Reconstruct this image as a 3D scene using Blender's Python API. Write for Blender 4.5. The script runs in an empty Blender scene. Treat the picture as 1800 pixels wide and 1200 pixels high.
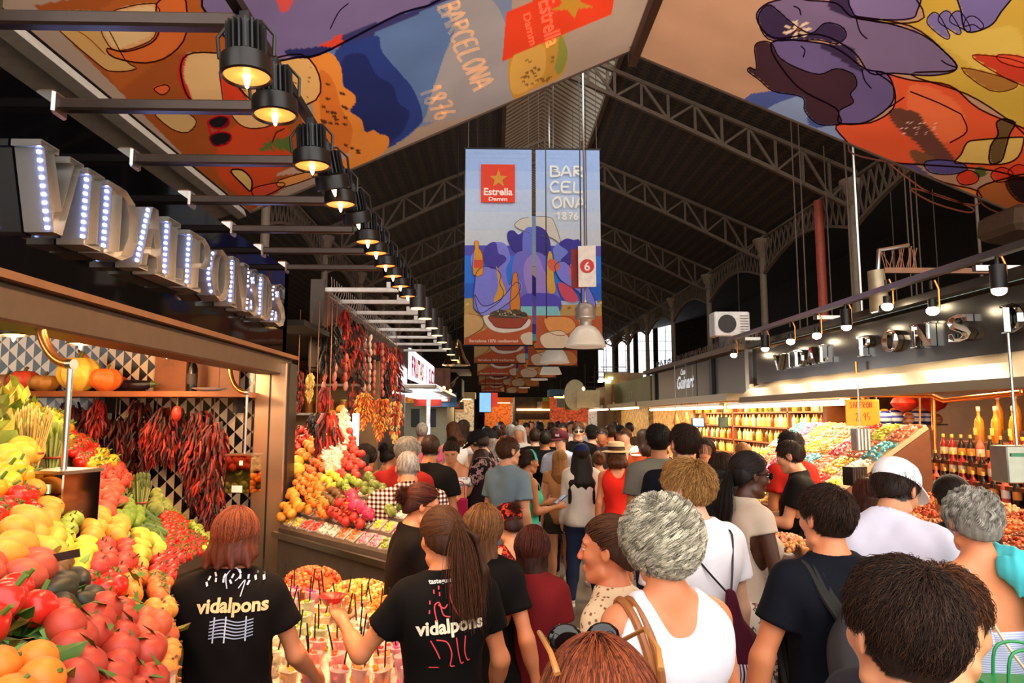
import bpy, math, random
import numpy as np
from mathutils import Vector, Matrix
from mathutils.bvhtree import BVHTree
rnd = random.Random(7)
nr = np.random.RandomState(11)
SC = bpy.context.scene
COL = SC.collection
# ------------------------------------------------------------------ camera
F_PX = 1200.0
EYE = Vector((0.0,0.0,1.98))
PITCH = math.atan(130 / F_PX)
YAW = math.atan(30 / F_PX)
cd = bpy.data.cameras.new('camera')
cam = bpy.data.objects.new('camera', cd)
COL.objects.link(cam)
cam.location = EYE
cam.rotation_euler = (math.pi / 2 + PITCH, 0,-YAW)
cd.sensor_width = 36
cd.lens = 36 * F_PX / 1800
cd.clip_start = 0.05
cd.clip_end = 300
cd.dof.use_dof = False
SC.camera = cam
CAMR = np.array(cam.rotation_euler.to_matrix())
E3 = np.array(EYE)
SC.view_settings.view_transform = 'Standard'
SC.view_settings.look = 'None'
SC.view_settings.gamma = 1
SC.view_settings.use_curve_mapping = False
SC.view_settings.exposure = EXPOSURE = 0.0
try:
 SC.cycles.use_denoising = True
 SC.cycles.max_bounces = 6
 SC.cycles.transparent_max_bounces = 8
 SC.cycles.sample_clamp_indirect = 6
 SC.cycles.use_light_tree = True
 SC.cycles.caustics_reflective = False
 SC.cycles.caustics_refractive = False
except Exception:
 pass
# ------------------------------------------------------------------ daylight: an even bright sky seen through the open entrance and windows
W = bpy.data.worlds.new('world')
SC.world = W
W.use_nodes = True
WN = W.node_tree.nodes
WL = W.node_tree.links
bgn = WN['Background']
bgn.inputs[0].default_value = (1.0,0.965,0.92,1)
bgn.inputs[1].default_value = 3.6
def light(kind, name, loc, power, col, target=None, size=0.1, angle=60, sy=None, blend=0.5):
 l = bpy.data.lights.new(name, kind)
 l.energy = power
 l.color = col
 if kind == 'SPOT':
  l.spot_size = math.radians(angle)
  l.spot_blend = blend
  l.shadow_soft_size = size
 elif kind == 'AREA':
  l.shape = 'RECTANGLE'
  l.size = size
  l.size_y = sy or size
 else:
  l.shadow_soft_size = size
 o = bpy.data.objects.new(name, l)
 COL.objects.link(o)
 o.location = loc
 if target is not None:
  z = (Vector(loc) - Vector(target)).normalized()      # local Z points back, local Y runs down the aisle
  y = Vector((0,1,0)) if abs(z.y) < .9 else Vector((0,0,1))
  x = y.cross(z).normalized()
  y = z.cross(x)
  o.rotation_euler = Matrix((x, y, z)).transposed().to_euler()
 return o
# ------------------------------------------------------------------ projection helpers (pixel of the 1800x1200 frame + a depth -> world)
def ray(px, py):
 v = CAMR @ np.array([(px - 900) / F_PX, -(py - 600) / F_PX, -1.0])
 return v
def at(px, py, Y):
 v = ray(px, py)
 return E3 + v * (Y / v[1])
def atX(px, py, X):
 v = ray(px, py)
 return E3 + v * (X / v[0])
def atZ(px, py, Z):
 v = ray(px, py)
 return E3 + v * ((Z - 1.98) / v[2])
def plane3(a, b, c):
 n = np.cross(b - a, c - a)
 n /= np.linalg.norm(n)
 if n[2] > 0:
  n = -n
 return a, n
def onplane(px, py, pl):
 v = ray(px, py)
 a, n = pl
 return E3 + v * (np.dot(a - E3, n) / np.dot(v, n))
def proj(p):
 q = CAMR.T @ (np.asarray(p, float) - E3)
 return 900 + F_PX * q[0] / -q[2],600 - F_PX * q[1] / -q[2]
# ------------------------------------------------------------------ colour and materials
def lin(c):
 if isinstance(c, str):
  c = c.lstrip('#')
  c = tuple(int(c[i:i + 2],16) / 255 for i in (0,2,4))
  return tuple(x / 12.92 if x <= .04045 else ((x + .055) / 1.055) ** 2.4 for x in c)
 return tuple(c[:3])
MATS = {}
def mat(name, col=None, rough=.6, metal=0, emit=None, es=1, var=.12, scale=14, trans=0, attr=None, bump=0, alpha=1, spec=.5, coat=0, subs=0):
 if name in MATS:
  return MATS[name]
 m = bpy.data.materials.new(name)
 m.use_nodes = True
 N = m.node_tree.nodes
 L = m.node_tree.links
 b = N['Principled BSDF']
 b.inputs['Roughness'].default_value = rough
 b.inputs['Metallic'].default_value = metal
 b.inputs['Specular IOR Level'].default_value = spec
 if coat:
  b.inputs['Coat Weight'].default_value = coat
 if subs:
  b.inputs['Subsurface Weight'].default_value = subs
  b.inputs['Subsurface Scale'].default_value = .02
 tc = N.new('ShaderNodeTexCoord')
 nz = N.new('ShaderNodeTexNoise')
 nz.inputs['Scale'].default_value = scale
 nz.inputs['Detail'].default_value = 4
 L.new(tc.outputs['Object'], nz.inputs['Vector'])
 mr = N.new('ShaderNodeMapRange')
 mr.inputs[1].default_value = .3
 mr.inputs[2].default_value = .7
 mr.inputs[3].default_value = 1 - var
 mr.inputs[4].default_value = 1 + var
 L.new(nz.outputs[0], mr.inputs[0])
 mx = N.new('ShaderNodeVectorMath')
 mx.operation = 'SCALE'
 L.new(mr.outputs[0], mx.inputs['Scale'])
 if attr:
  a = N.new('ShaderNodeAttribute')
  a.attribute_name = attr
  L.new(a.outputs['Color'], mx.inputs[0])
 else:
  mx.inputs[0].default_value = lin(col)
 L.new(mx.outputs[0], b.inputs['Base Color'])
 if bump:
  bp = N.new('ShaderNodeBump')
  bp.inputs['Strength'].default_value = bump
  bp.inputs['Distance'].default_value = .01
  n2 = N.new('ShaderNodeTexNoise')
  n2.inputs['Scale'].default_value = scale * 3
  L.new(tc.outputs['Object'], n2.inputs['Vector'])
  L.new(n2.outputs[0], bp.inputs['Height'])
  L.new(bp.outputs[0], b.inputs['Normal'])
 if emit:
  b.inputs['Emission Color'].default_value = (*lin(emit),1)
  b.inputs['Emission Strength'].default_value = es
 if trans:
  b.inputs['Transmission Weight'].default_value = trans
 if alpha < 1:
  b.inputs['Alpha'].default_value = alpha
 MATS[name] = m
 return m
def nodes_of(m):
 return m.node_tree.nodes, m.node_tree.links, m.node_tree.nodes['Principled BSDF']
def drive_color(m, fn):
 """replace the base colour of material m by what fn(nodes, links, texcoord) returns (a colour socket)"""
 N, L, b = nodes_of(m)
 tc = [n for n in N if n.type == 'TEX_COORD'][0]
 L.new(fn(N, L, tc), b.inputs['Base Color'])
 return m
def ramp(N, L, sock, stops, interp='LINEAR'):
 r = N.new('ShaderNodeValToRGB')
 r.color_ramp.interpolation = interp
 e = r.color_ramp.elements
 while len(e) < len(stops):
  e.new(.5)
 for i, (p, c) in enumerate(stops):
  e[i].position = p
  e[i].color = (*lin(c),1)
 L.new(sock, r.inputs[0])
 return r.outputs[0]
# ------------------------------------------------------------------ mesh builder
def rotm(ax, ang):
 return np.array(Matrix.Rotation(ang, 3, ax))
def eul(x, y, z):
 return rotm('Z', z) @ rotm('Y', y) @ rotm('X', x)
def frame_z(d):
 d = np.asarray(d, float)
 d = d / max(np.linalg.norm(d),1e-9)
 a = np.array([0,0,1.]) if abs(d[2]) < .9 else np.array([1., 0,0])
 x = np.cross(a, d)
 x /= np.linalg.norm(x)
 y = np.cross(d, x)
 return np.stack([x, y, d],1)
class MB:
 def __init__(s):
  s.V = []
  s.F = []
  s.MI = []
  s.C = []
  s.n = 0
  s.usecol = False
 def add(s, v, f, mi=0, col=None):
  v = np.asarray(v, float).reshape(-1,3)
  s.V.append(v)
  k = s.n
  for q in f:
   s.F.append([int(i) + k for i in q])
  s.MI += [mi] * len(f)
  if col is not None:
   s.usecol = True
   if len(col) and isinstance(col[0],(tuple, list)):
    s.C += [tuple(c[:3]) for c in col]
   else:
    s.C += [tuple(col[:3])] * len(f)
  else:
   s.C += [(.5,.5,.5)] * len(f)
  s.n += len(v)
  return s
 def box(s, c, d, R=None, mi=0, col=None, bev=0.0):
  x, y, z = [a / 2 for a in d]
  b = min(bev, x * .9, y * .9, z * .9)
  if b <= 0:
   v = np.array([(i * x, j * y, k * z) for i in (-1,1) for j in (-1,1) for k in (-1,1)])
   f = [(0,1,3,2),(4,6,7,5),(0,4,5,1),(2,3,7,6),(0,2,6,4),(1,5,7,3)]
  else:
   ring = []
   for (zz, q) in ((-z, b),(-z + b, 0),(z - b, 0),(z, b)):
    for (i, j) in ((-1,-1),(1,-1),(1,1),(-1,1)):
     X = i * (x - q)
     Y = j * (y - q)
     B = b if q == 0 else b * .5
     if (i, j) in ((-1,-1),(1,1)):
      ring.append((X, Y - j * B, zz))
      ring.append((X - i * B, Y, zz))
     else:
      ring.append((X - i * B, Y, zz))
      ring.append((X, Y - j * B, zz))
   v = np.array(ring)
   f = []
   for k in range(3):
    for i in range(8):
     a = k * 8 + i
     b2 = k * 8 + (i + 1) % 8
     f.append((a, b2, b2 + 8, a + 8))
   f.append(tuple(range(7,-1,-1)))
   f.append(tuple(range(24,32)))
  if R is not None:
   v = v @ np.asarray(R).T
  return s.add(v + np.asarray(c, float), f, mi, col)
 def cyl(s, a, b, r0, r1=None, n=12, mi=0, col=None, cap=True):
  a = np.asarray(a, float)
  b = np.asarray(b, float)
  r1 = r0 if r1 is None else r1
  R = frame_z(b - a)
  t = np.arange(n) * 2 * math.pi / n
  c = np.stack([np.cos(t), np.sin(t),0 * t],1)
  v = np.concatenate([a + (c * r0) @ R.T, b + (c * r1) @ R.T])
  f = [(i, (i + 1) % n, n + (i + 1) % n, n + i) for i in range(n)]
  if cap:
   f.append(tuple(range(n - 1,-1,-1)))
   f.append(tuple(range(n, 2 * n)))
  return s.add(v, f, mi, col)
 def tube(s, P, r, n=8, mi=0, col=None, cap=True):
  P = np.asarray(P, float)
  K = len(P)
  rr = np.broadcast_to(np.asarray(r, float),(K,))
  T = np.gradient(P, axis=0)
  T /= np.maximum(np.linalg.norm(T, axis=1, keepdims=True),1e-9)
  R = frame_z(T[0])
  x = R[:, 0]
  v = []
  t = np.arange(n) * 2 * math.pi / n
  for k in range(K):
   x = x - T[k] * np.dot(x, T[k])
   x /= max(np.linalg.norm(x),1e-9)
   y = np.cross(T[k], x)
   v.append(P[k] + rr[k] * (np.cos(t)[:, None] * x + np.sin(t)[:, None] * y))
  v = np.concatenate(v)
  f = [(k * n + i, k * n + (i + 1) % n, (k + 1) * n + (i + 1) % n, (k + 1) * n + i) for k in range(K - 1) for i in range(n)]
  if cap:
   f.append(tuple(range(n - 1,-1,-1)))
   f.append(tuple(range((K - 1) * n, K * n)))
  return s.add(v, f, mi, col)
 def lathe(s, prof, n=16, c=(0,0,0), R=None, mi=0, col=None, lobes=0, amp=0, cols=None):
  t = np.arange(n) * 2 * math.pi / n
  v = []
  for (r, z) in prof:
   rr = r * (1 + amp * np.cos(lobes * t)) if lobes else r + 0 * t
   v.append(np.stack([rr * np.cos(t), rr * np.sin(t), z + 0 * t],1))
  v = np.concatenate(v)
  if R is not None:
   v = v @ np.asarray(R).T
  K = len(prof)
  f = []
  cc = []
  for k in range(K - 1):
   for i in range(n):
    f.append((k * n + i, k * n + (i + 1) % n, (k + 1) * n + (i + 1) % n, (k + 1) * n + i))
    if cols:
     cc.append(cols[k])
  if prof[0][0] > 1e-6:
   f.append(tuple(range(n - 1,-1,-1)))
   if cols:
    cc.append(cols[0])
  if prof[-1][0] > 1e-6:
   f.append(tuple(range((K - 1) * n, K * n)))
   if cols:
    cc.append(cols[-1])
  return s.add(v + np.asarray(c, float), f, mi, cc if cols else col)
 def ell(s, c, r, n=12, R=None, mi=0, col=None, m=None):
  m = m or max(5, n * 2 // 3)
  r = np.broadcast_to(np.asarray(r, float),(3,))
  ph = np.linspace(-math.pi / 2, math.pi / 2, m)
  t = np.arange(n) * 2 * math.pi / n
  v = np.concatenate([np.stack([r[0] * math.cos(p) * np.cos(t), r[1] * math.cos(p) * np.sin(t), r[2] * math.sin(p) + 0 * t],1) for p in ph])
  if R is not None:
   v = v @ np.asarray(R).T
  f = [(k * n + i, k * n + (i + 1) % n, (k + 1) * n + (i + 1) % n, (k + 1) * n + i) for k in range(m - 1) for i in range(n)]
  return s.add(v + np.asarray(c, float), f, mi, col)
 def prism(s, pts, d, o=(0,0,0), R=None, mi=0, col=None):
  """2-D outline in the local XY plane, extruded by d along local Z"""
  p = np.asarray(pts, float)
  n = len(p)
  v = np.concatenate([np.c_[p, np.zeros(n)], np.c_[p, np.full(n, d)]])
  if R is not None:
   v = v @ np.asarray(R).T
  f = [tuple(range(n - 1,-1,-1)), tuple(range(n, 2 * n))] + [(i, (i + 1) % n, n + (i + 1) % n, n + i) for i in range(n)]
  return s.add(v + np.asarray(o, float), f, mi, col)
 def build(s, name, mats, parent=None, smooth=True, angle=None, loc=None, rz=None):
  if not s.V:
   s.add([(0,0,0),(.001,0,0),(0,.001,0)],[(0,1,2)])
  V = np.concatenate(s.V)
  me = bpy.data.meshes.new(name)
  if not isinstance(mats, (list, tuple)):
   mats = [mats]
  lens = np.array([len(f) for f in s.F])
  idx = np.concatenate([np.asarray(f) for f in s.F]).astype(np.int32)
  fill_mesh(me, V, idx, lens, s.MI)
  for m in mats:
   me.materials.append(m)
  if s.usecol:
   ca = me.color_attributes.new('Col', 'FLOAT_COLOR', 'CORNER')
   c = np.repeat(np.c_[np.array(s.C), np.ones(len(s.C))], lens, axis=0).astype(np.float32)
   ca.data.foreach_set('color', c.ravel())
  me.validate()
  o = bpy.data.objects.new(name, me)
  COL.objects.link(o)
  if not smooth:
   me.polygons.foreach_set('use_smooth', np.zeros(len(me.polygons), bool))
  if smooth:
   me.shade_smooth() if angle is None else me.set_sharp_from_angle(angle=math.radians(angle))
  if angle is None and smooth:
   try:
    me.set_sharp_from_angle(angle=math.radians(42))
   except Exception:
    pass
  if parent is not None:
   o.parent = parent
  if loc is not None:
   o.location = loc
  if rz is not None:
   o.rotation_euler = (0,0, rz)
  return o
def fill_mesh(me, V, idx, lens, MI=None):
 me.vertices.add(len(V))
 me.vertices.foreach_set('co', np.asarray(V, np.float32).ravel())
 me.loops.add(len(idx))
 me.loops.foreach_set('vertex_index', idx)
 me.polygons.add(len(lens))
 st = np.concatenate([[0], np.cumsum(lens)[:-1]]).astype(np.int32)
 me.polygons.foreach_set('loop_start', st)
 if MI is not None:
  me.polygons.foreach_set('material_index', np.asarray(MI, np.int32))
 me.polygons.foreach_set('use_smooth', np.ones(len(lens), bool))
 me.update(calc_edges=True)
def tag(o, label=None, cat=None, group=None, kind=None):
 if label:
  o['label'] = label
 if cat:
  o['category'] = cat
 if group:
  o['group'] = group
 if kind:
  o['kind'] = kind
 return o
def thing(name, label, cat, loc=(0,0,0), rz=0, group=None):
 o = bpy.data.objects.new(name, None)
 o.empty_display_size = .05
 COL.objects.link(o)
 o.location = loc
 o.rotation_euler = (0,0, rz)
 return tag(o, label, cat, group)
def copy_tree(root, label=None, loc=None, rot=None, scale=None, group=None):
 def rec(o, p):
  c = o.copy()
  COL.objects.link(c)
  if p is not None:
   c.parent = p
  for ch in o.children:
   rec(ch, c)
  return c
 r = rec(root, None)
 r.parent = None
 if label:
  r['label'] = label
 if group:
  r['group'] = group
 if loc is not None:
  r.location = loc
 if rot is not None:
  r.rotation_euler = rot
 if scale is not None:
  r.scale = (scale,) * 3 if not hasattr(scale, '__len__') else scale
 return r
def smooth_pts(P, closed=True, n=6):
 P = np.asarray(P, float)
 N = len(P)
 out = []
 R = range(N if closed else N - 1)
 for i in R:
  g = (lambda k: P[k % N]) if closed else (lambda k: P[min(max(k, 0), N - 1)])
  p0, p1, p2, p3 = g(i - 1), g(i), g(i + 1), g(i + 2)
  for t in np.arange(n) / n:
   out.append(.5 * ((2 * p1) + (-p0 + p2) * t + (2 * p0 - 5 * p1 + 4 * p2 - p3) * t * t + (-p0 + 3 * p1 - 3 * p2 + p3) * t ** 3))
 if not closed:
  out.append(P[-1])
 return np.array(out)
def ribbon(P, w, closed=False):
 """2-D stroke -> list of quads (each 4x2)"""
 P = np.asarray(P, float)
 T = np.gradient(P, axis=0)
 T /= np.maximum(np.linalg.norm(T, axis=1, keepdims=True),1e-9)
 Nn = np.stack([-T[:, 1], T[:, 0]],1)
 w = np.broadcast_to(np.asarray(w, float),(len(P),))[:, None] / 2
 a = P + Nn * w
 b = P - Nn * w
 v = np.concatenate([a, b])
 n = len(P)
 return v, [(i, i + 1, n + i + 1, n + i) for i in range(n - 1)]
def clip_poly(P, x0, x1, y0, y1):
 P = [tuple(p) for p in P]
 for ax, lim, sgn in ((0, x0,1),(0, x1,-1),(1, y0,1),(1, y1,-1)):
  out = []
  for i in range(len(P)):
   a, b = P[i - 1], P[i]
   ia = sgn * (a[ax] - lim) >= 0
   ib = sgn * (b[ax] - lim) >= 0
   if ia != ib:
    t = (lim - a[ax]) / (b[ax] - a[ax])
    out.append((a[0] + t * (b[0] - a[0]), a[1] + t * (b[1] - a[1])))
   if ib:
    out.append(b)
  P = out
  if not P:
   return []
 return P
_TXT = {}
def text2d(s, bold=0.0, shear=0.0, spacing=1.0):
 """a line of text as 2-D triangles; height 1 (cap), centred in x, baseline 0; returns v(n,2), faces"""
 key = (s, bold, shear, spacing)
 if key in _TXT:
  return _TXT[key]
 c = bpy.data.curves.new('t', 'FONT')
 c.body = s
 c.size = 1.0
 c.offset = bold
 c.shear = shear
 c.space_character = spacing
 c.align_x = 'CENTER'
 c.resolution_u = 3
 o = bpy.data.objects.new('t', c)
 COL.objects.link(o)
 dg = bpy.context.evaluated_depsgraph_get()
 me = bpy.data.meshes.new_from_object(o.evaluated_get(dg))
 v = np.array([x.co[:2] for x in me.vertices]) / .72
 f = [tuple(p.vertices) for p in me.polygons]
 bpy.data.objects.remove(o)
 bpy.data.curves.remove(c)
 bpy.data.meshes.remove(me)
 _TXT[key] = (v, f)
 return v, f
# hand-lettered stroke alphabet (unit box, y up)
STROKE = {
 'B': [[(.1,0),(.12,1)],[(.1,.95),(.6,.9),(.65,.65),(.2,.52),(.75,.45),(.75,.1),(.1,0)]],
 'A': [[(0,0),(.4,1),(.8,0)],[(.15,.35),(.7,.38)]],
 'R': [[(.1,0),(.12,1)],[(.1,.95),(.65,.9),(.65,.6),(.15,.5),(.8,0)]],
 'C': [[(.75,.85),(.4,1),(.08,.55),(.3,.05),(.8,.12)]],
 'E': [[(.75,.95),(.12,.92),(.1,.05),(.8,.02)],[(.1,.5),(.6,.52)]],
 'L': [[(.12,1),(.1,.05),(.75,.05)]],
 'O': [[(.4,1),(.08,.6),(.3,.02),(.75,.3),(.65,.85),(.4,1)]],
 'N': [[(.05,0),(.12,1),(.65,.05),(.75,1)]],
 '1': [[(.1,.7),(.4,1),(.4,0)]],
 '8': [[(.4,.5),(.1,.8),(.4,1),(.65,.8),(.4,.5),(.1,.2),(.4,0),(.7,.2),(.4,.5)]],
 '7': [[(.1,.95),(.75,.95),(.35,0)],[(.25,.5),(.65,.55)]],
 '6': [[(.6,.95),(.2,.5),(.15,.15),(.5,0),(.7,.3),(.4,.5),(.2,.35)]],
 'S': [[(.7,.9),(.3,1),(.1,.75),(.65,.4),(.6,.05),(.08,.1)]],
 'F': [[(.12,0),(.12,1),(.7,.98)],[(.12,.5),(.55,.52)]],
 '5': [[(.7,1),(.2,.98),(.15,.55),(.6,.55),(.65,.15),(.1,.05)]],
 '2': [[(.1,.75),(.4,1),(.65,.75),(.1,0),(.75,0)]],
 '9': [[(.65,.7),(.4,.5),(.15,.75),(.4,1),(.65,.8),(.5,0)]],
 '3': [[(.1,.9),(.6,.95),(.35,.55),(.7,.3),(.4,0),(.08,.1)]],
 ',': [[(.3,.1),(.2,-.15)]],
 '€': [[(.7,.85),(.4,1),(.1,.5),(.4,0),(.7,.12)],[(0,.58),(.5,.6)],[(0,.4),(.5,.42)]],
 'g': [[(.6,.6),(.2,.6),(.2,.2),(.6,.25),(.6,.6),(.55,-.25),(.15,-.2)]],
 'r': [[(.2,.0),(.2,.6)],[(.2,.4),(.5,.6)]],
}
def letters(s, adv=1.0):
 out = []
 x = 0
 for ch in s:
  for st in STROKE.get(ch, []):
   out.append(np.asarray(st, float) + (x, 0))
  x += adv
 return out
class Paint:
 """a flat printed sheet: polygons in picture-plane units mapped by fn(u,v,lift) to the sheet; one mesh"""
 def __init__(s, fn, clip=None):
  s.fn = fn
  s.mb = MB()
  s.k = 1
  s.clip = clip
  s.step = .0012
 def poly(s, P, col, sm=0, outline=None, ow=2):
  P = np.asarray(P, float)
  if sm:
   P = smooth_pts(P, True, sm)
  Q = P
  if s.clip:
   Q = clip_poly(P, *s.clip)
  if len(Q) >= 3:
   from mathutils.geometry import tessellate_polygon
   tr = tessellate_polygon([[Vector((q[0], q[1],0)) for q in Q]])
   v = [s.fn(q[0], q[1], s.k * s.step) for q in Q]
   s.mb.add(v, tr, 0, lin(col))
  s.k += .25
  if outline:
   s.line(list(P) + [P[0]], ow, outline)
  return s
 def line(s, P, w, col, sm=0):
  P = np.asarray(P, float)
  if sm:
   P = smooth_pts(P, False, sm)
  v, f = ribbon(P, w)
  if s.clip:
   x0, x1, y0, y1 = s.clip
   ok = (v[:, 0] >= x0) & (v[:, 0] <= x1) & (v[:, 1] >= y0) & (v[:, 1] <= y1)
   f = [q for q in f if all(ok[i] for i in q)]
  if f:
   s.mb.add([s.fn(a, b, (s.k + 2) * s.step) for a, b in v], f, 0, lin(col))
  s.k += .1
  return s
 def mesh2(s, v, f, col):
  if s.clip:
   x0, x1, y0, y1 = s.clip
   ok = (v[:, 0] >= x0) & (v[:, 0] <= x1) & (v[:, 1] >= y0) & (v[:, 1] <= y1)
   f = [q for q in f if all(ok[i] for i in q)]
  if f:
   s.mb.add([s.fn(a, b, (s.k + 2) * s.step) for a, b in v], f, 0, lin(col))
  s.k += .1
  return s
# ------------------------------------------------------------------ common materials
M = {}
def dm(key, *a, **k):
 M[key] = mat(key, *a, **k)
 return M[key]
dm('col', attr='Col', rough=.75, var=.07, scale=3)
dm('colgloss', attr='Col', rough=.28, var=.18, scale=16)
dm('colfruit', attr='Col', rough=.5, var=.26, scale=16)
dm('steel', '#b9b4ac', rough=.28, metal=1, var=.05)
dm('chrome', '#d8d6d2', rough=.12, metal=1, var=.03)
dm('darksteel', '#3a3531', rough=.4, metal=.6)
dm('blackgloss', '#08080a', rough=.05, var=.02, spec=.1)
dm('black', '#100e0d', rough=.5)
dm('blackmatte', '#14110f', rough=.85)
dm('beam', '#4a3c30', rough=.45, metal=.3)
dm('truss', '#5d4b3b', rough=.7)
dm('roofdark', '#241a13', rough=.9, var=.35, scale=4)
dm('copper', '#e08f4a', rough=.25, metal=.9, var=.04)
dm('white', '#e9e5de', rough=.5)
dm('brownpanel', '#5a3a26', rough=.45, var=.1)
dm('wood', '#8a4e26', rough=.5, var=.25, scale=6)
dm('beige', '#cbb79a', rough=.7)
dm('awning', '#8d8071', rough=.8)
dm('glow_warm', '#ffb060', emit='#ffb060', es=14)
dm('glow_orange', '#ff8a3c', emit='#ff9040', es=9)
dm('glow_white', '#fff4e0', emit='#fff0d8', es=9)
dm('glow_tube', '#fff2d0', emit='#ffeab8', es=10)
dm('glow_cool', '#dfe8ff', emit='#c8d4ff', es=8)
dm('glow_bulb', '#fff4d8', emit='#ffe9c0', es=45)
dm('screenblue', '#6fa8dc', emit='#7fb4e8', es=1.2)
dm('screenred', '#c33020', emit='#d03a24', es=.9)
m_ = dm('glass', '#dfe8e4', rough=.05, alpha=.22, var=0)
dm('plastic', '#fff6ee', rough=.12, alpha=.32, var=0)
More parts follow.
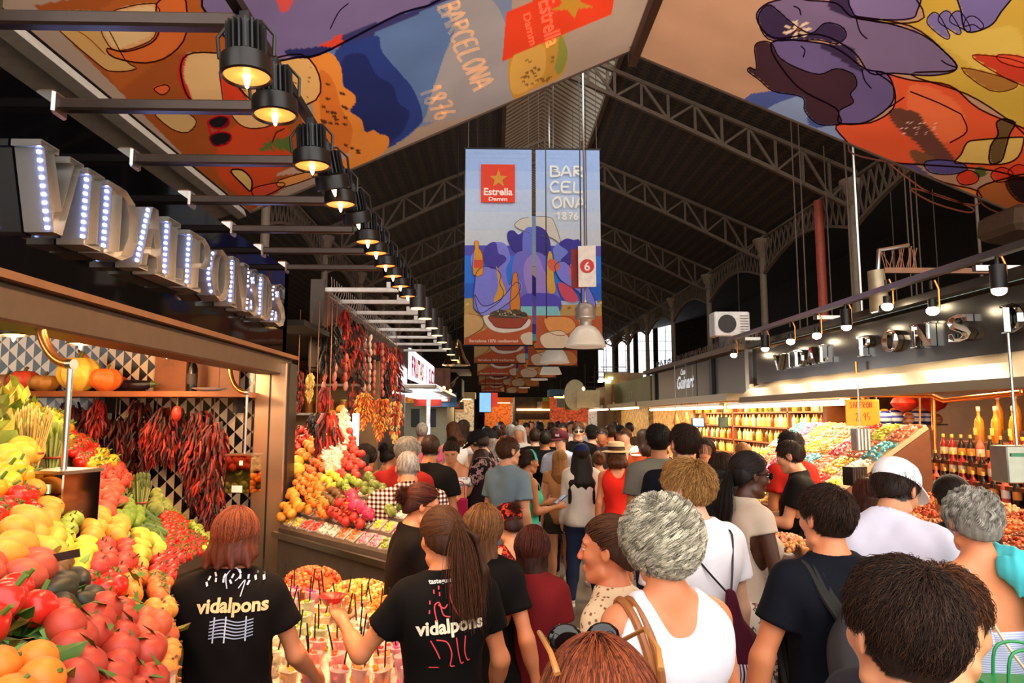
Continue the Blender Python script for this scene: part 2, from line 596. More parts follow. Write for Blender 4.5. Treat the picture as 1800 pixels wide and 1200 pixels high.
# ================================================================== organic surfaces: smooth-blended solids turned into one continuous mesh
class Fld:
 def __init__(s, xs, ys, zs):
  s.ax = [np.asarray(a, np.float32) for a in (xs, ys, zs)]
  s.D = np.full([len(a) for a in s.ax],5.0, np.float32)
  s.h = float(max(np.diff(s.ax[0]).max(), np.diff(s.ax[2]).max()))
 def _blk(s, lo, hi):
  sl = []
  for a, l, h in zip(s.ax, lo, hi):
   i = max(0, int(np.searchsorted(a, l)) - 1)
   j = min(len(a), int(np.searchsorted(a, h)) + 1)
   if j <= i:
    return None
   sl.append(slice(i, j))
  g = [s.ax[0][sl[0]][:, None, None], s.ax[1][sl[1]][None, :, None], s.ax[2][sl[2]][None, None, :]]
  return tuple(sl), g
 def _mix(s, sl, d, k, op):
  D = s.D[sl]
  if op == 'u':
   h = np.clip(.5 + .5 * (D - d) / k, 0,1)
   s.D[sl] = D * (1 - h) + d * h - k * h * (1 - h)
  elif op == 's':
   h = np.clip(.5 - .5 * (D + d) / k, 0,1)
   s.D[sl] = D * (1 - h) - d * h + k * h * (1 - h)
 def ell(s, c, r, R=None, k=.02, op='u'):
  c = np.asarray(c, float)
  r = np.asarray(r, float)
  ext = r if R is None else np.abs(R) @ r
  m = k + 2.5 * s.h
  b = s._blk(c - ext - m, c + ext + m)
  if b is None:
   return
  sl, g = b
  p = [g[i] - np.float32(c[i]) for i in range(3)]
  if R is not None:
   R = np.asarray(R, np.float32)
   p = [p[0] * R[0, i] + p[1] * R[1, i] + p[2] * R[2, i] for i in range(3)]
  k0 = np.sqrt((p[0] / r[0]) ** 2 + (p[1] / r[1]) ** 2 + (p[2] / r[2]) ** 2)
  k1 = np.sqrt((p[0] / r[0] ** 2) ** 2 + (p[1] / r[1] ** 2) ** 2 + (p[2] / r[2] ** 2) ** 2) + 1e-6
  s._mix(sl, (k0 * (k0 - 1) / k1).astype(np.float32), k, op)
 def cap(s, a, b, ra, rb, k=.02, op='u'):
  a = np.asarray(a, float)
  b = np.asarray(b, float)
  m = max(ra, rb) + k + 2.5 * s.h
  q = s._blk(np.minimum(a, b) - m, np.maximum(a, b) + m)
  if q is None:
   return
  sl, g = q
  ba = b - a
  L2 = max(float(ba @ ba),1e-9)
  p = [g[i] - np.float32(a[i]) for i in range(3)]
  t = np.clip((p[0] * ba[0] + p[1] * ba[1] + p[2] * ba[2]) / L2,0,1)
  d = np.sqrt((p[0] - ba[0] * t) ** 2 + (p[1] - ba[1] * t) ** 2 + (p[2] - ba[2] * t) ** 2) - (ra + (rb - ra) * t)
  s._mix(sl, d.astype(np.float32), k, op)
 def plane(s, n, d, k=0):
  """keep the side where n.p < d"""
  n = np.asarray(n, float)
  n = n / np.linalg.norm(n)
  v = s.ax[0][:, None, None] * n[0] + s.ax[1][None, :, None] * n[1] + s.ax[2][None, None, :] * n[2] - d
  s.D = np.maximum(s.D, v.astype(np.float32))
 def noise(s, amp, f, seed=0, zs=1.0):
  r = np.random.RandomState(seed)
  x, y, z = s.ax[0][:, None, None], s.ax[1][None, :, None], s.ax[2][None, None, :]
  n = 0
  for i in range(4):
   w = r.randn(3) * f * (1 + .5 * i)
   w[2] *= zs
   n = n + np.sin(w[0] * x + w[1] * y + w[2] * z + r.rand() * 6.3) / (1 + .5 * i)
  s.D = s.D + (amp * n * .5).astype(np.float32)
 def mesh(s):
  D = s.D
  D[[0,-1]] = np.maximum(D[[0,-1]],.01)
  D[:, [0,-1]] = np.maximum(D[:, [0,-1]],.01)
  D[:, :, [0,-1]] = np.maximum(D[:, :, [0,-1]],.01)
  neg = D < 0
  nx, ny, nz = D.shape
  c = neg[:-1, :-1, :-1].astype(np.int8)
  for i, j, k in ((1,0,0),(0,1,0),(0,0,1),(1,1,0),(1,0,1),(0,1,1),(1,1,1)):
   c = c + neg[i:nx - 1 + i, j:ny - 1 + j, k:nz - 1 + k]
  act = (c > 0) & (c < 8)
  I = np.argwhere(act)
  if not len(I):
   return np.zeros((0,3)), np.zeros((0,4), int)
  idx = -np.ones(act.shape, np.int32)
  idx[act] = np.arange(len(I))
  acc = np.zeros((len(I),3))
  cnt = np.zeros(len(I))
  corners = [(i, j, k) for i in (0,1) for j in (0,1) for k in (0,1)]
  vals = {q: D[I[:, 0] + q[0], I[:, 1] + q[1], I[:, 2] + q[2]] for q in corners}
  pos = {q: np.stack([s.ax[d][I[:, d] + q[d]] for d in range(3)],1) for q in corners}
  for a in corners:
   for d in range(3):
    if a[d] == 0:
     b = tuple(a[e] + (e == d) for e in range(3))
     va, vb = vals[a], vals[b]
     cr = (va < 0) != (vb < 0)
     t = np.where(cr, va / np.where(cr, va - vb, 1),0)
     p = pos[a] + (pos[b] - pos[a]) * t[:, None]
     acc += np.where(cr[:, None], p, 0)
     cnt += cr
  V = acc / np.maximum(cnt, 1)[:, None]
  Q = []
  for d in range(3):
   e1, e2 = (d + 1) % 3,(d + 2) % 3
   A = neg.take(np.arange(D.shape[d] - 1), d)
   B = neg.take(np.arange(1, D.shape[d]), d)
   X = np.argwhere(A != B)
   X = X[(X[:, e1] > 0) & (X[:, e2] > 0) & (X[:, e1] < D.shape[e1] - 1) & (X[:, e2] < D.shape[e2] - 1)]
   if not len(X):
    continue
   o1 = np.zeros(3, int)
   o1[e1] = 1
   o2 = np.zeros(3, int)
   o2[e2] = 1
   g = lambda Y: idx[Y[:, 0], Y[:, 1], Y[:, 2]]
   q = np.stack([g(X - o1 - o2), g(X - o2), g(X), g(X - o1)],1)
   fl = ~neg[X[:, 0], X[:, 1], X[:, 2]]
   q[fl] = q[fl][:, ::-1]
   Q.append(q)
  Q = np.concatenate(Q)
  Q = Q[(Q >= 0).all(1)]
  return V, Q
def fld_obj(f, name, mats, parent, colfn=None, relax=1, extra=None):
 V, Q = f.mesh() if isinstance(f, Fld) else f
 for _ in range(relax):
  if not len(V):
   break
  S_ = np.zeros_like(V)
  n = np.zeros(len(V))
  for i in range(4):
   j = Q[:, (i + 1) % 4]
   np.add.at(S_, Q[:, i], V[j])
   np.add.at(n, Q[:, i],1)
   np.add.at(S_, j, V[Q[:, i]])
   np.add.at(n, j, 1)
  V = V * .5 + .5 * S_ / np.maximum(n, 1)[:, None]
 cols = colfn(V) if colfn is not None and len(V) else None
 idx = Q.ravel().astype(np.int32)
 lens = np.full(len(Q),4)
 if extra is not None:       # (V, quads, colours per vertex)
  eV, eQ, eC = extra
  if cols is None:
   cols = np.full((len(V),3),.1)
  idx = np.concatenate([idx, (eQ + len(V)).ravel().astype(np.int32)])
  lens = np.full(len(Q) + len(eQ),4)
  V = np.concatenate([V, eV])
  cols = np.concatenate([cols, eC])
 me = bpy.data.meshes.new(name)
 if not len(V):
  V = np.array([(0,0,0),(.001,0,0),(0,.001,0),(0,0,.001)], float)
  idx = np.array([0,1,2,3], np.int32)
  lens = np.array([4])
  cols = None
 fill_mesh(me, V, idx, lens)
 if not isinstance(mats, (list, tuple)):
  mats = [mats]
 for m in mats:
  me.materials.append(m)
 if cols is not None and len(me.vertices) == len(cols):
  ca = me.color_attributes.new('Col', 'FLOAT_COLOR', 'POINT')
  ca.data.foreach_set('color', np.c_[cols, np.ones(len(cols))].astype(np.float32).ravel())
 o = bpy.data.objects.new(name, me)
 COL.objects.link(o)
 o.parent = parent
 return o
dm('skin', attr='Col', rough=.5, var=.06, scale=12, subs=.0)
dm('hair', attr='Col', rough=.55, var=.12, scale=60, spec=.22)
dm('eye', attr='Col', rough=.12, var=0)
def cloth(name, col, pat=None, col2='#ffffff', sc=1.0, rough=.85, col3=None):
 if name in MATS:
  return MATS[name]
 m = mat(name, col, rough=rough, var=.1, scale=5, bump=.25, spec=.15)
 if pat is None:
  return m
 def fn(N, L, tc):
  mp = N.new('ShaderNodeMapping')
  L.new(tc.outputs['Object'], mp.inputs[0])
  v = mp.outputs[0]
  if pat in ('checks', 'stripes'):
   sp = N.new('ShaderNodeSeparateXYZ')
   L.new(v, sp.inputs[0])
   def st(s_, w):
    a = N.new('ShaderNodeMath')
    a.operation = 'MULTIPLY'
    a.inputs[1].default_value = sc
    L.new(s_, a.inputs[0])
    b = N.new('ShaderNodeMath')
    b.operation = 'FRACT'
    L.new(a.outputs[0], b.inputs[0])
    c = N.new('ShaderNodeMath')
    c.operation = 'GREATER_THAN'
    c.inputs[1].default_value = w
    L.new(b.outputs[0], c.inputs[0])
    return c.outputs[0]
   if pat == 'stripes':
    f = st(sp.outputs[2],.55)
    return ramp(N, L, f, [(0, col),(1, col2)])
   a, b = st(sp.outputs[0],.5), st(sp.outputs[2],.5)
   s_ = N.new('ShaderNodeMath')
   s_.operation = 'ADD'
   L.new(a, s_.inputs[0])
   L.new(b, s_.inputs[1])
   h = N.new('ShaderNodeMath')
   h.operation = 'MULTIPLY'
   h.inputs[1].default_value = .5
   L.new(s_.outputs[0], h.inputs[0])
   return ramp(N, L, h.outputs[0],[(0, col),(.5, col3 or '#8a5a50'),(1, col2)])
  if pat == 'dots':
   vo = N.new('ShaderNodeTexVoronoi')
   vo.inputs['Scale'].default_value = sc
   L.new(v, vo.inputs['Vector'])
   return ramp(N, L, vo.outputs['Distance'],[(0, col2),(.22, col2),(.3, col)])
  nz = N.new('ShaderNodeTexNoise')
  nz.inputs['Scale'].default_value = sc
  nz.inputs['Detail'].default_value = 3
  L.new(v, nz.inputs['Vector'])
  return ramp(N, L, nz.outputs[0],[(0, col),(.47, col),(.52, col2),(.6, col3 or col2),(.66, col)], 'CONSTANT')
 return drive_color(m, fn)
HEADS = {}
def strands(n, root_keep, step, K, seed, clump=1, r0=.0012, col=((.02,.012,.008),(.06,.035,.02)), hc=(0,-.014,.032), hr=(.084,.105,.096)):
 """n strands grown from the scalp; step(p, k, rs) -> next points.  returns V, quads, colours (head frame)"""
 rs = np.random.RandomState(seed)
 d = rs.randn(n * 4,3)
 d /= np.linalg.norm(d, axis=1, keepdims=True)
 p = np.array(hc) + d * np.array(hr)
 p = p[root_keep(p)][:n]
 if clump > 1:
  p = np.repeat(p[:n // clump], clump, axis=0)
  p = p + rs.randn(*p.shape) * .0028
 n = len(p)
 P = [p]
 for k in range(K - 1):
  P.append(step(P[-1], k, rs))
 P = np.stack(P, 1)
 rad = r0 * np.linspace(1,.35, K)[None, :] * (0.7 + .6 * rs.rand(n))[:, None]
 T = np.gradient(P, axis=1)
 T /= np.maximum(np.linalg.norm(T, axis=2, keepdims=True),1e-9)
 a = rs.randn(n, 1,3)
 X = np.cross(T, a)
 X /= np.maximum(np.linalg.norm(X, axis=2, keepdims=True),1e-9)
 Y = np.cross(T, X)
 ring = []
 for i in range(3):
  t = i * 2.0944
  ring.append(P + rad[:, :, None] * (math.cos(t) * X + math.sin(t) * Y))
 V = np.stack(ring, 2).reshape(-1,3)
 base = (np.arange(n)[:, None, None] * K + np.arange(K - 1)[None, :, None]) * 3
 i = np.arange(3)[None, None, :]
 j = (i + 1) % 3
 Q = np.stack([base + i, base + j, base + 3 + j, base + 3 + i],-1).reshape(-1,4)
 c0, c1 = np.array(col[0]), np.array(col[1])
 t = rs.rand(n, 1) ** 1.3
 if clump > 1:
  t = (np.repeat(rs.rand(n // clump + 1,1), clump, axis=0)[:n] * .7 + .3 * t)
 C = np.repeat(c0 + (c1 - c0) * t, K * 3, axis=0)
 return V, Q, C
HAIRC = {
 'black': ('#0c0807', '#2a1c15'), 'dark': ('#160d08', '#43291a'), 'brown': ('#2c170c', '#6b3d20'), 'redbrown': ('#3a160c', '#a5502a'),
 'lightbrown': ('#4a2a15', '#a06a3c'), 'blond': ('#7a4a22', '#d8a560'), 'grey': ('#6a635a', '#c9c1b4'), 'silver': ('#5c5042', '#fff4d8'),
 'white': ('#b0a89c', '#efe9df'), 'auburn': ('#1c0e09', '#6a2a18'),
}
def rotz(a):
 return rotm('Z', a)
def person(px, py, Y, face=0, sex='m', skin='#c98a62', hair='short', hc='dark', top='tee', tm=None, bottom='jeans', bm=None,
           lean=0, head=(0,0), L=None, R=None, fat=1.0, label='', group=None, cat='person', fine=None, nstr=0, sleeve=None,
           sunglasses=False, shoe='#d8d0c4', extra=None, hairm=None, legs=None, H=None, pony=None, hairlen=None, bald=0, hand=.3, turn=0,
           toplen=None, X=None, hw=1.0):
 """px,py: where the crown of the head is seen; Y: distance down the aisle; face: turn of the body in degrees (0 looks down the aisle,
 90 to the left, -90 to the right, 180 to the camera)"""
 d = Y
 if not nstr and Y < 7.2 and hair not in ('crop', 'bald'):
  nstr = 900
 p = at(px, py, Y)
 top_z = p[2]
 H = H or top_z
 s = H / 1.75
 fr = math.radians(face)
 root = thing('person', label, cat, (p[0], p[1],0), fr, group)
 h = fine or min(max(.0026 * d, .0075),.022)
 fw = .93 if sex == 'f' else 1.0
 skinl = np.array(lin(skin))
 la = math.radians(lean)
 RL = rotm('X', -la)
 piv = np.array([0,0,.93])
 off = np.zeros(3)
 def T(q):
  q = np.asarray(q, float)
  if q[2] > .93:
   q = RL @ (q - piv) + piv
  return (q + off) * s
 hy, hp = math.radians(head[0]), math.radians(head[1])
 neck0 = np.array([0,-.012,1.46])
 RH = RL @ rotz(hy) @ rotm('X', -hp)
 n_w = RL @ (neck0 - piv) + piv
 hcen = n_w + RH @ np.array([0,.022,.165])
 crown = hcen + RH @ np.array([0,-.01,.118])
 off = np.array([-crown[0],-crown[1],0]) + 0
 if lean or hp:
  s = s * 1.75 / crown[2]
 hcen = (hcen + off) * s
 hs = s
 def HT(q):
  return hcen + RH @ (np.asarray(q, float) * hs)
 sw = (.178 if sex == 'm' else .153) * fat ** .5
 J = {}
 for sd, arm in (('L', L),('R', R)):
  sx = -1 if sd == 'L' else 1
  arm = arm or ((sx * .16,-.02,-1),(sx * .1,.22,-1))
  sh = T((sx * sw, -.005,1.405))
  u = np.array(arm[0], float)
  u /= np.linalg.norm(u)
  f = np.array(arm[1], float)
  f /= np.linalg.norm(f)
  el = sh + u * .285 * s
  wr = el + f * .25 * s
  J[sd] = (sh, el, wr, f)
 ext = [J[q][i] for q in 'LR' for i in (0,1,2)] + [hcen] + [J[q][2] + J[q][3] * .2 * s for q in 'LR']
 ex = np.array(ext)
 lo = np.minimum(ex.min(0) - .16,[-.36 * fat * s, -.36 * s, 0])
 hi = np.maximum(ex.max(0) + .16,[.36 * fat * s, .36 * s, 0])
 lo[:2] = np.minimum(lo[:2],(off * s)[:2] - .27)
 hi[:2] = np.maximum(hi[:2],(off * s)[:2] + .27)
 zsplit = 1.36 * s
 zt = hcen[2] + .2
 def grid(lo, hi, h, hz=None):
  xs = np.arange(lo[0], hi[0] + h, h)
  ys = np.arange(lo[1], hi[1] + h, h)
  if hz:
   zs = np.concatenate([np.arange(-.03, hz, h * 1.8), np.arange(hz, hi[2] + h, h)])
  else:
   zs = np.arange(lo[2], hi[2] + h, h)
  return Fld(xs, ys, zs)
 hi[2] = zt
 lowest_hand = min(J['L'][2][2], J['R'][2][2]) - .2
 low_fine = max(0, lowest_hand) if d < 3.2 else zsplit
 G = grid(lo, hi, h, max(.05, min(low_fine, zsplit)))
 fx = fat
 def torso(G, e=0, parts=('pelvis', 'belly', 'chest', 'sh'), k=.05):
  if 'pelvis' in parts:
   G.ell(T((0,-.005,.93)), np.array([.168 * fx, .118 * fx, .12]) * s + e, k=k)
   for sx in (-1,1):
    G.ell(T((sx * .075,-.065,.9)), np.array([.085,.08,.09]) * s + e, k=k)
  if 'belly' in parts:
   wv = .138 if sex == 'm' else .118
   G.ell(T((0,.008,1.07)), np.array([wv * fx, .098 * fx, .15]) * s + e, R=RL, k=k)
  if 'chest' in parts:
   G.ell(T((0,0,1.26)), np.array([.163 * fw * fx, .108 * fx, .175]) * s + e, R=RL, k=k)
   if sex == 'f':
    for sx in (-1,1):
     G.ell(T((sx * .07,.085,1.245)), np.array([.062,.055,.06]) * s + e, k=.03)
  if 'sh' in parts:
   G.cap(T((-sw * .85,-.01,1.395)), T((sw * .85,-.01,1.395)),.062 * s + e, .062 * s + e, k=k)
   for sx in (-1,1):
    G.cap(T((sx * .11,-.018,1.43)), T((0,-.014,1.485)),.042 * s + e, .045 * s + e, k=k)
    G.ell(T((sx * .085,-.075,1.33)), np.array([.075,.045,.09]) * s + e, R=RL, k=k)
 def neck(G, e=0):
  G.cap(T((0,-.02,1.43)), HT((0,-.02,-.08)),.055 * s * fw + e, .051 * s * fw + e, k=.03)
 af = .9 if sex == 'f' else 1.0
 def arm(G, sd, e=0, t1=1.0, k=.03, lower=True):
  sh, el, wr, f = J[sd]
  end = sh + (el - sh) * min(t1,1.0)
  G.cap(sh, end, (.052 * af * s + e),(.052 * af + (.038 - .052) * min(t1,1)) * s + e, k=k)
  if lower and t1 >= 1:
   t2 = min(1, t1 - 1) if t1 > 1 else 1
   G.cap(el, el + (wr - el) * (t2 if t1 > 1 else 1),.038 * af * s + e, (.026 if t1 <= 1 or t2 > .9 else .032) * af * s + e, k=k)
   if t1 <= 1:
    G.ell(el + (wr - el) * .28, np.array([.036,.036,.08]) * af * s + e, R=frame_z(wr - el), k=k)
 for sd in 'LR':
  pass
 torso(G)
 neck(G)
 stand = legs or [((-.095,0),(-.1,.0)),((.095,0),(.1,.0))]
 feet = []
 for (kx, ky),(fx_, fy_) in stand:
  sx = -1 if kx < 0 else 1
  hipj = T((sx * .09,0,.9))
  kn = T((kx, .02 + ky, .49))
  an = T((fx_, -.02 + fy_, .09))
  G.cap(hipj, kn, .088 * s * fx ** .5,.056 * s, k=.04)
  G.cap(kn, an, .054 * s, .036 * s, k=.03)
  G.ell(kn + (an - kn) * .33 + np.array([0,-.018 * s, 0]), np.array([.052,.052,.11]) * s, k=.03)
  toe = an + np.array([sx * .02,.16,-.055]) * s
  toe[2] = .03
  an2 = an.copy()
  an2[2] = .045
  G.cap(an, an2,.036 * s, .036 * s, k=.02)
  G.cap(an2, toe, .038 * s, .03 * s, k=.02)
  feet.append((an2, toe, hipj, kn, an))
 for sd in 'LR':
  arm(G, sd)
  sh, el, wr, f = J[sd]
  sx = -1 if sd == 'L' else 1
  fz = frame_z(f)
  inward = np.array([-sx, 0,0.]) if abs(f[0]) < .8 else np.array([0,0,-1.])
  if hand > .6:
   inward = np.array([0,0,1.]) + inward * .3
  inward = inward - f * (inward @ f)
  inward /= np.linalg.norm(inward)
  side = np.cross(f, inward)       # across the palm
  if sx < 0:
   side = -side
  th_dir = side if side[1] + .2 * side[2] > 0 else -side
  rf = max(.0088 * s, .62 * h)
  pc = wr + f * .05 * s
  Rp = np.stack([th_dir, inward, f],1)
  G.ell(pc, np.array([.042,.017 + .2 * h, .052]) * s, R=Rp, k=.012)
  G.cap(wr, wr + f * .02,.026 * af * s, .026 * af * s, k=.02)
  cur = .35 + hand
  for fi, (o_, ln) in enumerate(((.031,.07),(.0105,.08),(-.0105,.075),(-.031,.058))):
   a0 = wr + (f * .088 + th_dir * o_) * s
   dr = f * math.cos(cur * .55) + inward * math.sin(cur * .55) + th_dir * o_ * (.9)
   b0 = a0 + dr * ln * .5 * s
   dr2 = f * math.cos(cur * 1.6) + inward * math.sin(cur * 1.6)
   c0 = b0 + dr2 * ln * .5 * s
   G.cap(a0, b0, rf, rf * .95, k=.004)
   G.cap(b0, c0, rf * .95, rf * .8, k=.004)
  a0 = wr + (f * .028 + th_dir * .03) * s
  b0 = a0 + (f * .55 + th_dir * .75 + inward * .25) * .042 * s
  c0 = b0 + (f * .9 + th_dir * .15 + inward * .4) * .034 * s
  G.cap(a0, b0, rf * 1.25, rf * 1.15, k=.008)
  G.cap(b0, c0, rf * 1.1, rf * .9, k=.005)
 q = hs
 def he(c, r, k=.012, op='u', Rr=None):
  G.ell(HT(c), np.array(r) * q, R=RH if Rr is None else RH @ Rr, k=k * q, op=op)
 def hcap(a, b, ra, rb, k=.008, op='u'):
  G.cap(HT(a), HT(b), ra * q, rb * q, k=k * q, op=op)
 jw = 1.0 if sex == 'm' else .92
 he((0,-.012,.03),(.076,.097,.088),.02)
 he((0,.022,-.03),(.06 * jw, .066,.085),.03)
 he((0,.062,-.098),(.024 * jw, .02,.018),.025)
 if h < .016:
  for sx in (-1,1):
   he((sx * .036,.058,-.022),(.026,.026,.024),.02)
   hcap((sx * .055 * jw, .01,-.075),(sx * .02,.06,-.1),.018,.016,.02)
   hcap((sx * .012,.083,.028),(sx * .048,.072,.03),.010,.010,.012)
   he((sx * .032,.096,.008),(.018,.016,.011),.008, 's')
   he((sx * .013,.098,-.032),(.009,.012,.008),.006)
   Re = rotm('Z', sx * .35)
   he((sx * .079,-.006,-.002),(.009,.020,.032),.006, 'u', Re)
   he((sx * .088,-.002,.003),(.006,.011,.018),.004, 's', Re)
  hcap((0,.086,.014),(0,.104,-.027),.0085,.0105,.01)
  he((0,.106,-.03),(.0095,.010,.009),.006)
  hcap((-.02,.083,-.062),(.02,.083,-.062),.0075,.0075,.006)
  hcap((-.015,.084,-.072),(.015,.084,-.072),.0085,.0085,.006)
  G.cap(HT((-.022,.096,-.067)), HT((.022,.096,-.067)),.0016,.0016, k=.003, op='s')
 hairl = [np.array(lin(x)) for x in HAIRC[hc]]
 def skincol(V):
  C = np.tile(skinl, (len(V),1))
  loc = ((V - hcen) @ RH) / q
  x, y, z = np.abs(loc[:, 0]), loc[:, 1], loc[:, 2]
  lip = (x < .024) & (y > .07) & (np.abs(z + .067) < .0115 - x * .25)
  C[lip] = skinl * np.array([.85,.45,.48])
  nose = (x < .02) & (y > .09) & (np.abs(z + .025) < .02)
  C[nose] = skinl * np.array([1.05,.88,.85])
  brow = (x > .012) & (x < .05) & (y > .06) & (np.abs(z - .031 + (x - .03) ** 2 * 6) < .0048)
  C[brow] = hairl[0] * .7 + skinl * .12
  if bald == 2:      # stubble / beard
   bd = (y > -.02) & (z < -.045) & (z > -.125) & ~lip
   C[bd] = hairl[0] * .75 + skinl * .25
  if hair in ('short', 'bald', 'crop'):
   sc_ = (z > .02 + .8 * (y - .07)) & (z > -.058) & (x < .0735)
   if hair != 'bald':
    C[sc_] = hairl[0]
  return C
 body = fld_obj(G, 'body', M['skin'], root, skincol)
 if d < 8 and h < .014 and abs(math.degrees(fr) + head[0]) > 50:
  for sx in (-1,1):
   e = MB()
   c = HT((sx * .031,.078,.009))
   fwd = RH @ np.array([0,1., 0])
   e.ell(c, .0125 * q, 12, col=lin('#efe8e0'))
   e.ell(c + fwd * .0072 * q, .0065 * q, 8, col=lin('#2a1a10'))
   e.build('eye', M['eye'], root)
   g2 = MB()
   g2.ell(HT((sx * .031,.0775,.0115)), np.array([.0142,.0138,.0105]) * q, 12, R=RH @ rotm('X', .5), col=tuple(skinl * .85))
   g2.build('eyelid', M['skin'], root)
 tm = tm or cloth('c_grey', '#777777')
 cb = {'tee': .55, 'shirt': .62, 'long': 2, 'tank': 0, 'cami': 0, 'off': .5, 'dress': .3, 'cap': .25}.get(top, .55)
 if sleeve is not None:
  cb = sleeve
 z_hem = {'cami': .92}.get(top, .84) if toplen is None else toplen
 e = (.013 if top in ('tee', 'shirt', 'long', 'off') else .007) * s + (.3 * h if h > .012 else 0)
 C_ = grid(lo, hi, h * 1.1, min(zsplit, .9 * s))
 torso(C_, e, k=.06)
 if top in ('tee', 'shirt', 'long', 'off', 'dress', 'cap'):
  C_.cap(T((0,-.0,1.2)), T((0,-.0,.86)),.115 * s * fat + e, .13 * s * fat + e, k=.08)
 if cb > 0:
  for sd in 'LR':
   sh, el, wr, f = J[sd]
   if cb <= 1:
    end = sh + (el - sh) * cb
    C_.cap(sh, end, .056 * af * s + e, .056 * af * s + e * 1.6, k=.03)
   else:
    C_.cap(sh, el, .055 * af * s + e, .045 * af * s + e, k=.03)
    C_.cap(el, wr, .044 * af * s + e, .032 * af * s + e * .8, k=.03)
 C_.noise(.006 * (1 if top != 'cami' else .3),16, int(px * 7 + py) % 1000,.55)
 if 0 < cb <= 1:
  for sd in 'LR':
   sh, el, wr, f = J[sd]
   u = (el - sh) / np.linalg.norm(el - sh)
   end = sh + u * np.linalg.norm(el - sh) * cb
   far = end + u * .12
   C_.cap(far, far + u * .01,.1,.1, k=.001, op='s') if False else None
   b = C_._blk(np.minimum(end, el) - .12, np.maximum(end, el) + .12)
   if b:
    sl, g = b
    dd = (g[0] - end[0]) * u[0] + (g[1] - end[1]) * u[1] + (g[2] - end[2]) * u[2]
    rr = np.sqrt(np.maximum((g[0] - end[0]) ** 2 + (g[1] - end[1]) ** 2 + (g[2] - end[2]) ** 2 - dd ** 2,0))
    w = np.where(rr < .095 * s, dd, -1).astype(np.float32)
    outside = (np.abs(g[0]) * np.ones_like(dd) > (sw - .035) * s)
    C_.D[sl] = np.where(outside, np.maximum(C_.D[sl], w), C_.D[sl])
 if top in ('tank', 'cami'):
  up = T((0,0,1.30 if top == 'cami' else 1.5))
  n = RL @ np.array([0,-.35 if top == 'cami' else 0,1.])
  C_.plane(n, float(n / np.linalg.norm(n) @ up))
  for sd in 'LR':
   sx = -1 if sd == 'L' else 1
   C_.cap(T((sx * (sw + .035),0,1.5)), T((sx * (sw + .05),0,1.25)),.085 * s, .06 * s, k=.012, op='s')
  C_.cap(T((0,.06,1.5)), T((0,.15,1.36)),.085 * s, .06 * s, k=.02, op='s')
  C_.cap(T((0,-.06,1.5)), T((0,-.14,1.42)),.08 * s, .05 * s, k=.02, op='s')
  if top == 'cami':
   for sx in (-1,1):
    sp_ = [(.085,-.13,1.22),(.09,-.128,1.31),(.095,-.112,1.40),(.1,-.06,1.458),(.1,.02,1.465),(.1,.085,1.40),(.09,.115,1.31)]
    for a_, b_ in zip(sp_[:-1], sp_[1:]):
     C_.cap(T((sx * a_[0], a_[1] * fat ** .5, a_[2])), T((sx * b_[0], b_[1] * fat ** .5, b_[2])), max(.0085,.6 * h), max(.0085,.6 * h), k=.004)
 elif top == 'off':
  n = RL @ np.array([0,0,1.])
  C_.plane(n, float(n @ T((0,0,1.36))))
 else:
  C_.cap(T((0,-.012,1.49)), HT((0,-.01,-.05)),.058 * s * fw + .004,.075 * s, k=.01, op='s')
  C_.plane(RH @ np.array([0,0,1.]), float((RH @ np.array([0,0,1.])) @ HT((0,0,-.115 if top != 'shirt' else -.105))))
  if top == 'shirt' and h < .02:
   cc = T((0,-.012,1.49))
   for i in range(8):
    a0, a1 = i * math.pi / 4,(i + 1) * math.pi / 4
    p0 = cc + np.array([math.sin(a0) * .068,-math.cos(a0) * .062,-.0]) * s
    p1 = cc + np.array([math.sin(a1) * .068,-math.cos(a1) * .062,-.0]) * s
    if i in (3,4):
     continue
    C_.cap(p0, p1,.013 * s, .013 * s, k=.006)
 C_.plane((0,0,-1),-z_hem * s)
 shirt_vq = C_.mesh()
 shirt = fld_obj(shirt_vq, {'tee': 't_shirt', 'tank': 'tank_top', 'cami': 'camisole', 'long': 'sweater', 'off': 'blouse', 'dress': 'dress', 'cap': 'blouse'}.get(top, 'shirt'), tm, root)
 if d < 9.5:
  B = Fld(np.arange(lo[0], hi[0], max(h, .011)), np.arange(lo[1], hi[1], max(h, .011)), np.arange(-.03,1.12 * s, max(h, .012)))
  e = .013 * s + .4 * max(0, h - .01)
  zc = {'jeans': .06, 'trousers': .05, 'shorts': .58, 'briefshorts': .72, 'skirt': .5, 'longskirt': .25}[bottom]
  torso(B, e, ('pelvis',), k=.05)
  B.cap(T((0,0,.98)), T((0,0,.93)),.12 * s * fat + e, .13 * s * fat + e, k=.05)
  wide = 0 if bottom == 'jeans' else .012
  for an2, toe, hipj, kn, an in feet:
   if 'skirt' in bottom:
    B.cap(T((0,0,.9)), T((0,0, zc)),.14 * s, .19 * s, k=.08)
   B.cap(hipj, kn, .09 * s * fat ** .5 + e, .06 * s + e + wide, k=.04)
   if zc < .3:
    B.ell(kn, np.array([.07,.074,.1]) * s + e, k=.03)
    B.ell(kn + (an - kn) * .33 + np.array([0,-.018 * s, 0]), np.array([.056,.057,.12]) * s + e, k=.03)
   if bottom in ('jeans', 'trousers'):
    B.cap(kn, an, .056 * s + e + wide, .042 * s + e + wide, k=.03)
  B.noise(.004,18,5,.6)
  B.plane((0,0,1), T((0,0,1.0))[2])
  B.plane((0,0,-1),-zc * s)
  fld_obj(B, {'jeans': 'jeans', 'trousers': 'trousers', 'shorts': 'shorts', 'briefshorts': 'shorts', 'skirt': 'skirt', 'longskirt': 'skirt'}[bottom],
    bm or cloth('c_denim', '#2b3550'), root)
  sh_m = cloth('shoe' + shoe, shoe, rough=.6)
